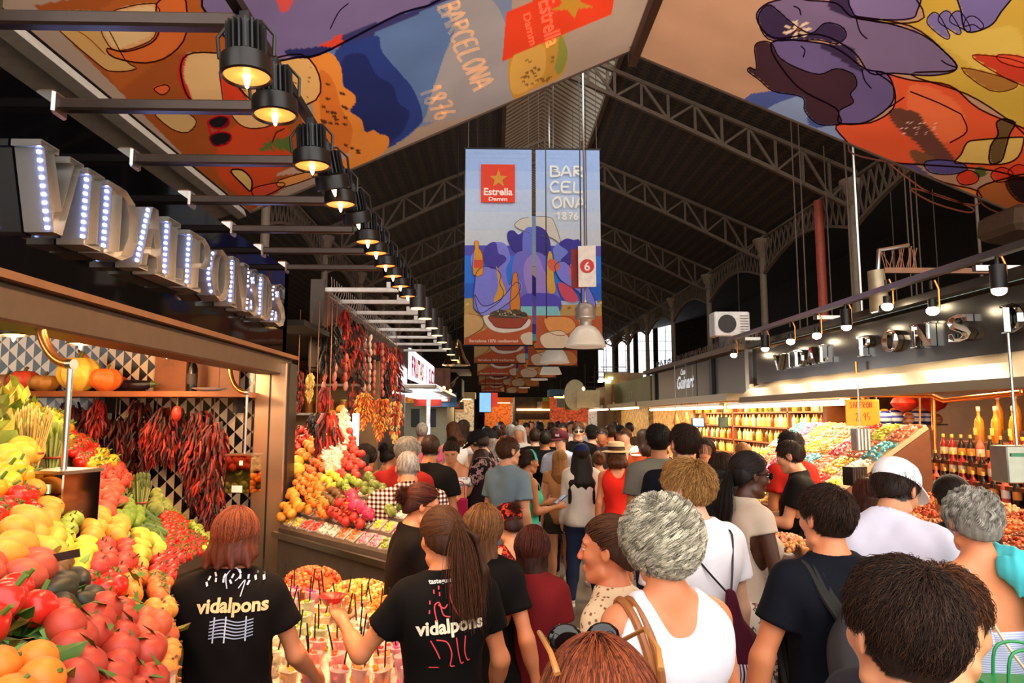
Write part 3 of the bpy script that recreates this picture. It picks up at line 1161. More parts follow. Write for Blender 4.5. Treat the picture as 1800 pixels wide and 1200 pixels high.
  for an2, toe, hipj, kn, an in feet:
   S_ = MB()
   dv = toe - an2
   prof = smooth_pts([(-.045,-.03),(-.05,.05),(-.045,.16),(-.02,.225),(.02,.225),(.045,.16),(.045,.05),(.04,-.03),(0,-.055)], True, 3) * s
   yaw = math.atan2(dv[1], dv[0]) - math.pi / 2
   R2 = rotz(yaw)
   S_.prism(prof, .022, o=(an2[0], an2[1],0), R=R2)
   S_.ell((an2[0], an2[1],.055 * s),(.046 * s, .05 * s, .045 * s),10)
   S_.ell(an2 * (1,1,0) + R2 @ np.array([0,.1,0]) * s + (0,0,.035 * s), np.array([.046,.12,.04]) * s, 10, R=R2)
   S_.build('shoe', sh_m, root)
 hroot = None
 if hair not in ('bald', 'none'):
  Hf = max(h * .9,.006)
  ex_lo = hcen + np.array([-.3,-.4,-.75]) * hs * (1 if hair in ('long', 'pony', 'braids') else .55)
  ex_hi = hcen + np.array([.3,.3,.25]) * hs
  A = Fld(np.arange(ex_lo[0], ex_hi[0], Hf), np.arange(ex_lo[1], ex_hi[1], Hf), np.arange(ex_lo[2], ex_hi[2], Hf))
  def ae(c, r, k=.02, op='u'):
   A.ell(HT(c), np.array(r) * q, R=RH, k=k * q, op=op)
  thick = {'short': .006, 'crop': .002, 'curly': .014, 'bun': .008, 'pony': .007, 'long': .014, 'bob': .016, 'braids': .012, 'wavyshort': .008, 'quiff': .012}.get(hair, .01)
  if nstr:
   thick = {'curly': .012, 'quiff': .006}.get(hair, .002)
  ae((0,-.014,.032),(.079 + thick, .100 + thick, .091 + thick))
  if hair in ('short', 'quiff'):
   ae((0,-.046,-.005),(.067 + thick, .052,.068),.03)
  if hair == 'quiff':
   ae((0,.04,.1),(.065,.05,.035),.03)
  if hair in ('bun', 'pony', 'long', 'bob', 'braids', 'curly', 'wavyshort'):
   ae((0,-.045,-.015),(.078 + thick, .07,.08),.03)
  if hair in ('short', 'crop', 'quiff'):
   for sx in (-1,1):
    ae((sx * .09,.004,-.014),(.03,.028,.04),.006, 's')
  lowf = {'short': -.07, 'crop': -.065, 'quiff': -.07}.get(hair, -.3)
  n_ = RH @ np.array([0,.82,-1.0])
  A.plane(n_, float((n_ / np.linalg.norm(n_)) @ HT((0,.078,.068))))
  if lowf > -.2:
   n_ = RH @ np.array([0,0,-1.0])
   A.plane(n_, float(n_ @ HT((0,0, lowf))))
  ln = hairlen or {'long': .42, 'bob': .17, 'braids': .3}.get(hair, 0)
  down = np.array([0,0,-1.0])
  if hair in ('long', 'bob', 'braids'):
   pb = HT((0,-.085,-.03))
   for i, ox in enumerate((-.045 * hw, -.015 * hw, .015 * hw, .045 * hw)):
    hq = q * (.62 if nstr >= 3000 and d < 3.4 else 1)
    a0 = HT((ox, -.06 - .02 * (abs(ox) < .03),-.02))
    b0 = a0 + down * ln * q * .55 + RL @ np.array([ox * .5,-.05 * (1 if hq == q else .3),0]) * q
    c0 = a0 + down * ln * q + RL @ np.array([ox * .9,-.05,0]) * q
    A.cap(a0, b0,.04 * hq, .045 * hq, k=.03)
    A.cap(b0, c0,.045 * hq, .02 * hq, k=.03)
   for sx in (-1,1):
    a0 = HT((sx * .078,-.015,.02))
    b0 = a0 + down * min(ln, .2) * q + RL @ np.array([sx * .012,-.03,0]) * q
    A.cap(a0, b0,.018 * hq, .026 * hq, k=.03)
    if ln > .25 and hair == 'braids':
     A.cap(b0, b0 + down * (ln - .2) * q + RL @ np.array([sx * .01,-.05,0]) * q, .028 * q, .018 * q, k=.03)
  pt = None
  if hair == 'pony':
   pt = np.array(pony or (0,-.115,.045))
   a0 = HT(pt)
   ln = hairlen or .3
   b0 = a0 + (RH @ np.array([pt[0] * 1.5,-.06,.0])) * q + down * .05
   c0 = b0 + down * ln * .5 * q + RH @ np.array([pt[0],-.01,0]) * q
   d0 = c0 + down * ln * .5 * q
   pq = q * (.38 if nstr > 1500 else 1)
   A.cap(a0, b0,.022 * pq, .032 * pq, k=.02)
   A.cap(b0, c0,.036 * pq, .042 * pq, k=.02)
   A.cap(c0, d0,.042 * pq, .015 * pq, k=.02)
  if hair == 'bun':
   ae((0,-.1,.075) if pony is None else pony, (.042,.042,.038),.008)
  if hair == 'curly':
   A.noise(.010,70,3)
  A.noise(.0035,110,9,.12)
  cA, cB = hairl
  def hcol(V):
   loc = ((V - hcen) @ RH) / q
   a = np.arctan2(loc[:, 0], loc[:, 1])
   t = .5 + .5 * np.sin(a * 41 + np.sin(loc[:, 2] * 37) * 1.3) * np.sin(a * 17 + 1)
   t = np.clip(t * (.25 if nstr else .8),0,1)[:, None]  # darker under strands: self-shadow put into the hair colour
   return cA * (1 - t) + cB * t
  extra_h = None
  if nstr:
   hcv = (cA * .9, cB * 1.05)
   keep0 = lambda p: p[:, 2] > .066 + .85 * (p[:, 1] - .078)
   if hair in ('short', 'crop', 'quiff'):
    keep = lambda p: keep0(p) & (p[:, 2] > -.066) & ~((np.abs(p[:, 0]) > .055) & (p[:, 2] < .03) & (p[:, 1] > -.035))
    cr = np.array([.015,-.05,.12])
    def step(p, k, rs):
     o_ = p - np.array([0,-.012,.03])
     nn = o_ / np.linalg.norm(o_, axis=1, keepdims=True)
     t_ = p - cr
     t_ = t_ - nn * (t_ * nn).sum(1, keepdims=True)
     t_ /= np.maximum(np.linalg.norm(t_, axis=1, keepdims=True),.02)
     upn = .3 if hair == 'short' else .7
     dd = t_ * .9 + nn * (upn - .12 * k) + rs.randn(*p.shape) * .22
     return p + dd * .0075 * np.clip((p[:, 2:3] + .12) / .1,.35,1)
    K = 6
   elif hair in ('curly', 'wavyshort'):
    keep = keep0
    ph = np.repeat(np.random.RandomState(5).rand(nstr // 14 + 1) * 6.28,14)
    bw_ = 1.0 if hair == 'curly' else .45
    def step(p, k, rs):
     o_ = p - np.array([0,-.012,.03])
     nn = o_ / np.linalg.norm(o_, axis=1, keepdims=True)
     g_ = np.array([0,-.15,-1.0])
     t_ = g_ - nn * (nn @ g_)[:, None]
     rr = np.linalg.norm(o_ / np.array([.079,.1,.091]), axis=1)[:, None]
     out = np.clip((1.32 if hair == 'curly' else 1.12) - rr, -.1,.5) * 1.3
     P_ = ph[:len(p)] + k * .85
     e1 = np.cross(nn, t_)
     cur = (np.cos(P_)[:, None] * e1 + np.sin(P_)[:, None] * nn) * 1.5 * bw_
     low = (p[:, 2] < -.09)[:, None]
     return p + (t_ * .8 + nn * out + cur) * .0095 * np.where(low, .25,1)
    K = 18 if hair == 'curly' else 13
   else:
    keep = keep0
    TT = pt if hair != 'bun' else np.array(pony or (0,-.1,.075))
    zend = -(hairlen or {'pony': .32, 'long': .42, 'bob': .17, 'bun': .1, 'braids': .3}.get(hair, .3)) - .02
    state = {}
    def step(p, k, rs):
     o_ = p - np.array([0,-.014,.032])
     rr = np.array([.088,.109,.1])
     nn = o_ / rr ** 2
     nn /= np.linalg.norm(nn, axis=1, keepdims=True)
     if TT is not None:
      if 'd' not in state:
       state['d'] = np.zeros(len(p), bool)
      to = TT - p
      dist = np.linalg.norm(to, axis=1, keepdims=True)
      state['d'] |= dist[:, 0] < .028
      dn = state['d'][:, None]
      tt = to / np.maximum(dist, .01)
      tt = tt - nn * (tt * nn).sum(1, keepdims=True) * .9
      q_ = p + tt * .017
      lv = np.linalg.norm((q_ - [0,-.014,.032]) / rr, axis=1, keepdims=True)
      q_ = np.array([0,-.014,.032]) + (q_ - [0,-.014,.032]) / lv * 1.0
      if 's' not in state:
       state['s'] = rs.randn(len(p),3) * np.array([.35,.22,.1])
       state['c'] = np.zeros((len(p),1))
      state['c'] += dn
      c_ = state['c']
      fall = np.array([TT[0] * 2,-.8,.15]) * np.exp(-c_ / 1.6) + np.array([0,-.05,-1.0]) + state['s'] * np.exp(-c_ / 4) + rs.randn(*p.shape) * .05
      w_ = p + fall * .0235
      if hair == 'bun':
       w_ = TT + rs.randn(*p.shape) * .02
      return np.where(dn, w_, q_)
     g_ = np.array([0,-.10,-1.0])
     t_ = g_ + rs.randn(*p.shape) * .07
     top_ = (p[:, 2] > .02)[:, None]
     away = np.c_[o_[:, 0] * 12,(o_[:, 1] - .05) * 6,0 * o_[:, 2]]
     t_ = t_ + away * np.where(top_, 1.0,0.05)
     out_ = (t_ * nn).sum(1, keepdims=True)
     t_ = t_ - nn * np.maximum(out_, 0) - np.c_[o_[:, 0],0 * o_[:, 1:]] * np.where(top_, 0,1.2 if hw == 1 else -1.2)
     q_ = p + t_ / np.maximum(np.linalg.norm(t_, axis=1, keepdims=True),.1) * (-zend + .16) / 16
     lv = np.linalg.norm((q_ - [0,-.014,.032]) / rr, axis=1, keepdims=True)
     q_ = np.where(lv < 1.0, np.array([0,-.014,.032]) + (q_ - [0,-.014,.032]) / lv, q_)
     lowm = q_[:, 2] < -.06
     q_[:, 1] = np.where(lowm & (q_[:, 1] > -.096), q_[:, 1] * .5 - .048, q_[:, 1])
     q_[:, 2] = np.maximum(q_[:, 2], zend + rs.rand(len(p)) * .03)
     return q_
    K = 17
   V_, Q_, Cc = strands(nstr, keep, step, K, int(px) % 97 + 3,14 if hair in ('curly', 'wavyshort') else 1,.0011 if d > 1.3 else .0009, hcv)
   V_ = hcen + (V_ * q) @ RH.T
   extra_h = (V_, Q_, Cc)
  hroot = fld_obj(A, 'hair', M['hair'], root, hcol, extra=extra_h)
 info = dict(root=root, T=T, HT=HT, RH=RH, RL=RL, J=J, s=s, hs=hs, shirt=shirt, shirt_vq=shirt_vq, sw=sw, hcen=hcen, J2=feet)
 if sunglasses:
  g = MB()
  for sx in (-1,1):
   g.ell(HT((sx * .034,.1,.006)), np.array([.026,.006,.019]) * q, 14, R=RH)
   g.tube([HT((sx * .058,.096,.012)), HT((sx * .08,.04,.012)), HT((sx * .084,-.02,.004))],.003 * q, 6)
  g.tube([HT((-.012,.106,.012)), HT((0,.108,.015)), HT((.012,.106,.012))],.003 * q, 6)
  m_ = dm('shades', '#120c0a', rough=.08, var=0) if sunglasses is True else dm('specs', '#20120c', rough=.3, alpha=1)
  if sunglasses is not True:
   g = MB()
   for sx in (-1,1):
    t = np.linspace(0,2 * math.pi, 17)
    g.tube([HT((sx * .034 + .023 * math.cos(a),.101,.006 + .018 * math.sin(a))) for a in t],.0018 * q, 6, cap=False)
    g.tube([HT((sx * .057,.098,.012)), HT((sx * .08,.04,.012)), HT((sx * .084,-.02,.004))],.0018 * q, 6)
   g.tube([HT((-.012,.104,.012)), HT((0,.106,.015)), HT((.012,.104,.012))],.0018 * q, 6)
  g.build('sunglasses' if sunglasses is True else 'glasses', m_, root)
 return info
def hat_cap(pi, col, name='cap', back=False, badge=None, label=None):
 """baseball cap"""
 HT, RH, q = pi['HT'], pi['RH'], pi['hs']
 root = pi['root']
 m = cloth('cap' + col, col)
 b = MB()
 prof = [(.098,.0),(.1,.02),(.096,.05),(.08,.08),(.05,.1),(.02,.108),(0,.11)]
 n = 28
 t = np.arange(n) * 2 * math.pi / n
 v = []
 for r, z in prof:
  v.append(np.stack([r * .92 * np.cos(t), r * 1.16 * np.sin(t) - .012, z + .035 + 0 * t],1))
 v = np.concatenate(v)
 v = np.array([HT(x) for x in v])
 K = len(prof)
 f = [(k * n + i, k * n + (i + 1) % n, (k + 1) * n + (i + 1) % n, (k + 1) * n + i) for k in range(K - 1) for i in range(n)]
 b.add(v, f)
 b.ell(HT((0,-.012,.147)),.008 * q, 8)
 o = b.build('cap', m, root)
 sg = -1 if back else 1
 br = MB()
 P = smooth_pts([(-.075,.06),(-.07,.13),(-.03,.175),(.03,.175),(.07,.13),(.075,.06)], False, 3)
 P = np.concatenate([P, P[::-1] * [.98,1] - [0,0]])
 top = [HT((x, sg * y, .05 - .25 * (y - .06) - .9 * x * x)) for x, y in smooth_pts([(-.078,.05),(-.07,.13),(-.03,.172),(.03,.172),(.07,.13),(.078,.05)], False, 4)]
 c0 = HT((0, sg * .07,.062))
 N_ = len(top)
 up = RH @ np.array([0,0,.006]) * q
 V = [c0] + top + [c0 - up] + [x - up for x in top]
 F = [(0, i, i + 1) for i in range(1, N_)] + [(N_ + 1, N_ + 1 + i + 1, N_ + 1 + i) for i in range(1, N_)] + [(i, N_ + 1 + i, N_ + 2 + i, i + 1) for i in range(1, N_)]
 br.add(V, F)
 br.build('visor', m, o)
 if badge:
  g = MB()
  g.box(HT((0, sg * .102,.08)), np.array([.05,.006,.028]) * q, R=RH, col=lin(badge))
  g.build('badge', M['col'], o)
 return o
def hat_straw(pi):
 HT, q, root = pi['HT'], pi['hs'], pi['root']
 b = MB()
 prof = [(.165,.03),(.16,.036),(.1,.048),(.096,.05),(.094,.09),(.085,.13),(.06,.142),(0,.138)]
 cols = ['#d8b884', '#d8b884', '#d0ac76', '#241812', '#e2c490', '#e2c490', '#dcbc86', '#dcbc86']
 b.lathe(prof, 28, cols=[lin(c) for c in cols])
 b.V = [np.array([HT(x * (1,1.1,1) + (0,-.01,.01)) for x in v]) for v in b.V]
 return b.build('hat', M['col'], root)
# ================================================================== the market hall
def struct(name, mb, m, label=None, smooth=False, **k):
 o = mb.build(name, m, smooth=smooth, **k)
 return tag(o, label, None, None, 'structure')
fl = dm('floor', '#6b625a', rough=.35, var=.25, scale=2.5)
b = MB()
b.box((1.35,22,-.05),(29,56,.1))
struct('floor', b, fl, 'dark grey worn market floor between the stalls')
XC, YE = 1.35,46.0            # ridge line, far end of the hall
EA, EZ, RZ = 6.0,7.0,9.6     # half width, eave height, ridge height
def roofcol(N, L, tc):
 sp = N.new('ShaderNodeSeparateXYZ')
 L.new(tc.outputs['Object'], sp.inputs[0])
 w = N.new('ShaderNodeTexWave')
 w.inputs['Scale'].default_value = 1.1
 w.inputs['Distortion'].default_value = .6
 w.bands_direction = 'X'
 L.new(tc.outputs['Object'], w.inputs['Vector'])
 w2 = N.new('ShaderNodeTexBrick')
 w2.inputs['Scale'].default_value = 2.2
 w2.inputs['Color1'].default_value = (.032,.020,.012,1)
 w2.inputs['Color2'].default_value = (.018,.012,.008,1)
 w2.inputs['Mortar'].default_value = (.07,.05,.035,1)
 w2.inputs['Mortar Size'].default_value = .03
 L.new(tc.outputs['Object'], w2.inputs['Vector'])
 mx = N.new('ShaderNodeMix')
 mx.data_type = 'RGBA'
 mx.inputs[0].default_value = .45
 L.new(w2.outputs[0], mx.inputs[6])
 L.new(ramp(N, L, w.outputs[0],[(0, '#120c08'),(.6, '#2a1d13'),(1, '#4a3626')]), mx.inputs[7])
 return mx.outputs[2]
drive_color(dm('rooftile', '#2a1d13', rough=.9), roofcol)
LW = 1.15
YO = 8.4                       # nearer than this the unseen roof is left open so sky lights the sheets
for sx, nm in ((-1, 'ceiling_left'),(1, 'ceiling_right')):
 xe, xi = XC + sx * EA, XC + sx * LW
 rz = lambda x: RZ - (RZ - EZ) * abs(x - XC) / EA
 b = MB()
 xs_ = -3.3 if sx < 0 else 6.5
 for (xa, xb, ya, yb) in ((xe, xi, YO, YE),(xe, xs_, -1.5, YO)):
  v = []
  for y in (ya, yb):
   v += [(xa, y, rz(xa)),(xb, y, rz(xb)),(xb, y, rz(xb) + .12),(xa, y, rz(xa) + .12)]
  b.add(v, [(0,1,5,4),(3,7,6,2),(0,4,7,3),(1,2,6,5),(0,3,2,1),(4,5,6,7)])
 struct(nm, b, M['rooftile'], 'dark boarded roof slope of the hall on the %s side' % nm[8:])
 v = []
 xo = XC + sx * 14
 for y in (-1.5, YE):
  zo = EZ - .7 if sx < 0 else 8.9
  v += [(xo, y, zo),(xe, y, EZ + .05),(xe, y, EZ + .17),(xo, y, zo + .12)]
 b = MB().add(v, [(0,1,5,4),(3,7,6,2),(0,4,7,3),(1,2,6,5),(0,3,2,1),(4,5,6,7)])
 struct('ceiling_side_' + nm[8:], b, M['rooftile'], 'flatter dark roof over the %s side aisle' % nm[8:])
 b = MB().box((xo, 22,3.2 if sx < 0 else 4.45),(.2,48.5,6.4 if sx < 0 else 8.9))
 struct('wall_' + nm[8:], b, M['roofdark'], 'dark %s wall of the hall' % nm[8:])
dm('lanternboard', '#cfc4ad', rough=.8, var=.3, scale=6)
drive_color(M['lanternboard'], lambda N, L, tc: (lambda w: (L.new(tc.outputs['Object'], w.inputs['Vector']), setattr(w, 'bands_direction', 'Y'), ramp(N, L, w.outputs[0],[(0, '#6d6350'),(.35, '#d8cfba'),(1, '#efe8d6')]))[-1])(N.new('ShaderNodeTexWave')))
[setattr(n.inputs['Scale'], 'default_value', 1.3) for n in M['lanternboard'].node_tree.nodes if n.type == 'TEX_WAVE']
zi = RZ - (RZ - EZ) * LW / EA
b = MB()
for sx in (-1,1):
 v = []
 for y in (10.0, YE):
  v += [(XC + sx * (LW + .25), y, zi + .75),(XC, y, RZ + 1.15),(XC, y, RZ + 1.25),(XC + sx * (LW + .25), y, zi + .85)]
 b.add(v, [(0,1,5,4),(3,7,6,2),(0,4,7,3),(0,3,2,1),(4,5,6,7)])
struct('ceiling_lantern', b, M['lanternboard'], 'pale boarded roof lantern raised along the ridge')
for sx, sd in ((-1, 'left'),(1, 'right')):
 lp = thing('lantern_frame', 'dark frame of posts carrying the %s edge of the roof lantern' % sd, 'frame', (XC + sx * LW, 10, zi))
 for k in range(9):
  b = MB().box((0, k * 4.5,.38),(.06,.08,.8))
  b.build('post', M['truss'], lp, smooth=False)
 MB().box((0,18,.02),(.1,36,.12)).build('sill', M['truss'], lp, smooth=False)
b = MB().box((XC, 9.3, zi + .1),(2 * LW, 1.8,.1))
struct('ceiling_ridge', b, M['rooftile'], 'closed dark strip of roof before the lantern')
TY = [13.3,18.0,22.7,27.4,32.1,36.8,41.5]
b0 = None
for k, y in enumerate(TY):
 if b0 is None:
  root = thing('roof_truss', '', 'truss', (0, y, 0))
  top, bot, dia = MB(), MB(), MB()
  N_ = 22
  xs = np.linspace(XC - EA, XC + EA, N_ + 1)
  zt = [RZ - .1 - (RZ - EZ) * abs(x - XC) / EA for x in xs]
  zb = [zt[i] - .55 - .25 * (abs(x - XC) / EA) ** 2 for i, x in enumerate(xs)]
  for i in range(N_):
   for arr, mb in ((zt, top),(zb, bot)):
    p0, p1 = np.array([xs[i],0, arr[i]]), np.array([xs[i + 1],0, arr[i + 1]])
    mb.box((p0 + p1) / 2,(.08,.075, np.linalg.norm(p1 - p0) + .02), R=frame_z(p1 - p0))
   for p0, p1 in (((xs[i],0, zb[i]),(xs[i],0, zt[i])),((xs[i],0, zb[i]),(xs[i + 1],0, zt[i + 1])) if i % 2 else ((xs[i],0, zt[i]),(xs[i + 1],0, zb[i + 1]))):
    p0, p1 = np.array(p0, float), np.array(p1, float)
    dia.box((p0 + p1) / 2,(.04,.05, np.linalg.norm(p1 - p0)), R=frame_z(p1 - p0))
  top.build('top_chord', M['truss'], root, smooth=False)
  bot.build('bottom_chord', M['truss'], root, smooth=False)
  dia.build('web', M['truss'], root, smooth=False)
  rd = MB()
  for sx in (-1,1):
   rd.cyl((XC + sx * EA * .93,0, EZ),(XC + sx * 1.3,0, EZ + .35),.018, n=6)
   rd.cyl((XC + sx * 1.3,0, EZ + .35),(XC + sx * 1.3,0, RZ - .9),.015, n=6)
  rd.cyl((XC - 1.3,0, EZ + .35),(XC + 1.3,0, EZ + .35),.018, n=6)
  if False:
   rd.build('tie_rod', M['truss'], root)
  b0 = root
 else:
  root = copy_tree(b0, loc=(0, y, 0))
 root['label'] = 'brown lattice roof truss spanning the hall, %s one from the painted ceiling sheets' % ['nearest', 'second', 'third', 'fourth', 'fifth', 'sixth', 'farthest'][k]
 root['group'] = 'lattice trusses across the hall roof'
c0 = g0 = None
nth = ['first', 'second', 'third', 'fourth', 'fifth', 'sixth', 'seventh', 'eighth']
CY = [8.6] + TY
for sx, sd in ((1, 'right'),(-1, 'left')):
 x = XC + sx * (EA - .1)
 for k, y in enumerate(CY):
  if sd == 'left' and y < 10:
   continue
  if c0 is None:
   c0 = thing('iron_column', '', 'column', (x, y, 0))
   MB().cyl((0,0,.25),(0,0,6.3),.105,.085, n=18).build('shaft', dm('colpaint', '#7d6a55', rough=.6), c0)
   MB().box((0,0,.12),(.42,.42,.25), bev=.03).build('base', M['colpaint'], c0)
   MB().lathe([(.09,6.2),(.14,6.28),(.1,6.36),(.2,6.6),(.24,6.68),(.24,6.74)],18).build('capital', M['colpaint'], c0)
   o = c0
  else:
   o = copy_tree(c0, loc=(x, y, 0))
  o['label'] = 'brown iron hall column, %s along the %s side of the hall' % (nth[k], sd)
  o['group'] = 'iron columns of the hall'
 for k in range(len(CY) - 1):
  if sd == 'left' and k == 0:
   continue
  y0, y1 = CY[k], CY[k + 1]
  if g0 is None:
   g0 = thing('lattice_girder', '', 'girder', (x, y0,0))
   n = 16
   ys = np.linspace(.13,4.57, n + 1)
   lo = [5.35 + 1.0 * (1 - ((y / 4.7 - .5) * 2) ** 2) ** .8 if 0 < i < n else 5.35 for i, y in enumerate(ys)]
   lo = [5.75 + .5 * math.sin(math.pi * y / 4.7) for y in ys]
   ed, ed2, lt = MB(), MB(), MB()
   for i in range(n):
    for (za, zb_) in ((lo[i], lo[i + 1]),(6.75,6.75)):
     p0, p1 = np.array([0, ys[i], za]), np.array([0, ys[i + 1], zb_])
     (ed if za < 6.7 else ed2).box((p0 + p1) / 2,(.09,.06, np.linalg.norm(p1 - p0) + .01), R=frame_z(p1 - p0))
    for p0, p1 in (((0, ys[i], lo[i]),(0, ys[i + 1],6.75)),((0, ys[i + 1], lo[i + 1]),(0, ys[i],6.75))):
     p0, p1 = np.array(p0), np.array(p1)
     lt.box((p0 + p1) / 2,(.05,.02, np.linalg.norm(p1 - p0)), R=frame_z(p1 - p0))
   ed.build('lower_flange', M['truss'], g0, smooth=False)
   ed2.build('upper_flange', M['truss'], g0, smooth=False)
   lt.build('lattice', M['truss'], g0, smooth=False)
   o = g0
  else:
   o = copy_tree(g0, loc=(x, y0,0))
   o.scale = (1,(y1 - y0) / 4.7,1)
  o['label'] = 'arched lattice girder between the %s and %s columns on the %s side' % (nth[k], nth[k + 1], sd)
  o['group'] = 'lattice girders of the hall'
pr = at(1437,330,14.2)
rc = thing('iron_column', 'slender red painted column on the right of the hall', 'column', (pr[0],14.2,0))
MB().cyl((0,0,0),(0,0,6.6),.095, n=16).build('shaft', dm('redcol', '#a8452c', rough=.55), rc)
MB().box((0,0,.1),(.34,.34,.2)).build('base', M['redcol'], rc)
for px, y0_, y1_, Y, c in ((1300,420,560,19,0),(1405,380,540,12.5,0),(1418,380,540,12.6,0),(1462,400,540,13,0),(1603,380,520,11.5,0),(1612,380,520,11.5,0),(1622,380,520,11.6,0),
                           (1727,418,500,9,1),(1500,280,540,12.4,1),(1515,285,540,12.3,2),(1575,400,500,14,0),(1650,380,500,14,0)):
 p0 = at(px, y1_, Y)
 zr_ = EZ - (abs(p0[0] - XC) - EA) * .09 if p0[0] - XC > EA else RZ - .433 * abs(p0[0] - XC)
 b = MB().cyl((0,0,0 if c == 0 else -2.6),(0,0, zr_ - 2.6),.012 if c == 0 else (.03 if c == 2 else .02), n=6)
 o = b.build('hanging_cable' if c == 0 else 'steel_pole', M['truss'] if c != 2 else M['steel'], loc=(p0[0], Y, 2.6))
 tag(o, 'thin %s in the dark above the right stalls' % ('steel pole' if c else 'hanging cable'), 'pole' if c else 'cable', 'thin %s in the dark above the right stalls' % ('poles' if c else 'cables'))
b = MB()
WX = [(7.0 + i * 1.36,7.0 + i * 1.36 + 1.05) for i in range(4)]
xs = [-13] + [v for w_ in WX for v in w_] + [15.5]
for i in range(0, len(xs),2):
 b.box(((xs[i] + xs[i + 1]) / 2, YE, 4.5),(xs[i + 1] - xs[i],.25,9.0))
for w_ in WX:
 b.box(((w_[0] + w_[1]) / 2, YE, 2.2),(w_[1] - w_[0],.25,4.4))
 b.box(((w_[0] + w_[1]) / 2, YE, 8.55),(w_[1] - w_[0],.25,.6))
b.box((XC, YE, 9.6),(12,.25,2.2))
struct('wall_back', b, M['roofdark'], 'dark far end wall of the hall')
for i, w_ in enumerate(WX):
 o = thing('window_%d' % (i + 1), 'tall bright window in the far wall, %s from the left' % nth[i], None, ((w_[0] + w_[1]) / 2, YE, 4.4))
 o['kind'] = 'structure'
 MB().box((0,0,1.93),(1.0,.02,3.85)).build('window_pane', dm('windowglass', '#ffffff', rough=.1, emit='#f4f8ff', es=2.2, var=.0), o, smooth=False)
 fr_ = MB()
 fr_.box((0,-.05,1.93),(.04,.06,3.85))
 for z in (.65,1.3,1.95,2.6,3.25):
  fr_.box((0,-.05, z),(1.0,.05,.03))
 fr_.build('window_frame', M['black'], o, smooth=False)
o = thing('balustrade', 'dark stepped balustrade below the far windows', 'railing', (6.6,43,3.6))
for k in range(5):
 MB().box((.5 + k * .1,0,.15 + k * .32),(3.2 - k * .4,.05,.06)).build('rail', M['truss'], o, smooth=False)
for k in range(6):
 MB().box((-.9 + k * .6,0,.8 - k * .07),(.05,.05,1.7 - k * .12)).build('baluster', M['truss'], o, smooth=False)
MB().box((.5,0,-1.8),(3.4,.1,3.6)).build('plinth', M['roofdark'], o, smooth=False)
RR = at(1105,90,8.0)
LL = at(438,372,8.0)
R2 = at(1800,378,8.0)
RR2 = RR + np.array([0,-7.0,0])
plL = plane3(RR, LL, RR2)
plR = plane3(RR, R2, RR2)
dm('sheet', attr='Col', rough=.8, var=.08, scale=1.5)
for n__ in M['sheet'].node_tree.nodes:
 if n__.type == 'MAP_RANGE':
  n__.inputs[3].default_value, n__.inputs[4].default_value = 0.62,0.74
def translucent(m, f):
 """thin printed cloth lets some daylight through"""
 N, L, b_ = nodes_of(m)
 t = N.new('ShaderNodeBsdfTranslucent')
 x = N.new('ShaderNodeMixShader')
 x.inputs[0].default_value = f
 L.new(b_.inputs['Base Color'].links[0].from_socket, t.inputs[0])
 o_ = [n for n in N if n.type == 'OUTPUT_MATERIAL'][0]
 L.new(b_.outputs[0], x.inputs[1])
 L.new(t.outputs[0], x.inputs[2])
 L.new(x.outputs[0], o_.inputs[0])
translucent(M['sheet'],.52)
dm('sheetink', attr='Col', rough=.8, var=.05)
translucent(M['sheetink'],.85)
for n__ in M['sheetink'].node_tree.nodes:
 if n__.type == 'MAP_RANGE':
  n__.inputs[3].default_value, n__.inputs[4].default_value = 2.2,2.4
def in_poly(x, y, P):
 c = np.zeros(x.shape, bool)
 n = len(P)
 for i in range(n):
  (x1, y1),(x2, y2) = P[i - 1], P[i]
  if y1 != y2:
   c ^= ((y1 > y) != (y2 > y)) & (x < (x2 - x1) * (y - y1) / (y2 - y1) + x1)
 return c
class ClothPaint(Paint):
 """colours go straight into one single layer of cloth; only thin lines and lettering are laid on it"""
 def poly(s, P, col, sm=0, outline=None, ow=2):
  P = np.asarray(P, float)
  if sm:
   P = smooth_pts(P, True, sm)
  lo, hi = P.min(0), P.max(0)
  k = np.where((s.px >= lo[0]) & (s.px <= hi[0]) & (s.py >= lo[1]) & (s.py <= hi[1]))[0]
  k = k[in_poly(s.px[k], s.py[k], P)]
  s.col[k] = lin(col)
  if outline:
   s.line(list(P) + [P[0]], ow, outline)
  return s
def sheet_obj(name, label, A, Bp, pl, painter, near=-7.0, basec='#b09078', ext=1.0):
 n = pl[1]
 P = ClothPaint(lambda u, v, l: onplane(u, v, pl) + n * l)
 ns, nt = 760,430
 Ys = 8.0 * (1 / 8.0) ** np.linspace(0,1, nt)
 g = A[None, None] + (Bp - A)[None, None] * np.linspace(0, ext, ns)[:, None, None] + np.array([0,1., 0])[None, None] * (Ys - 8.0)[None, :, None]
 V = g.reshape(-1,3)
 q = (V - E3) @ CAMR
 P.px, P.py = 900 + F_PX * q[:, 0] / -q[:, 2],600 - F_PX * q[:, 1] / -q[:, 2]
 P.col = np.tile(np.array(lin(basec)),(len(V),1))
 painter(P)
 root = thing(name, label, 'banner')
 w = 1 + .07 * np.sin(V[:, 0] * 3.1 + np.sin(V[:, 1] * 4)) * np.sin(V[:, 1] * 2.3 + 1)
 i = (np.arange(ns - 1)[:, None] * nt + np.arange(nt - 1)[None]).ravel()
 Q = np.stack([i, i + 1, i + nt + 1, i + nt],1)
 o = fld_obj((V, Q), 'printed_cloth', M['sheet'], root, lambda v: P.col * w[:, None], relax=0)
 P.mb.build('lettering_and_outlines', M['sheetink'], root, smooth=False)
 b = MB()
 E_ = A + (Bp - A) * ext
 b.cyl(A + (0,.02,0), E_ + (0,.02,0),.02, n=8)
 b.build('edge_rod', M['truss'], root)
 return root
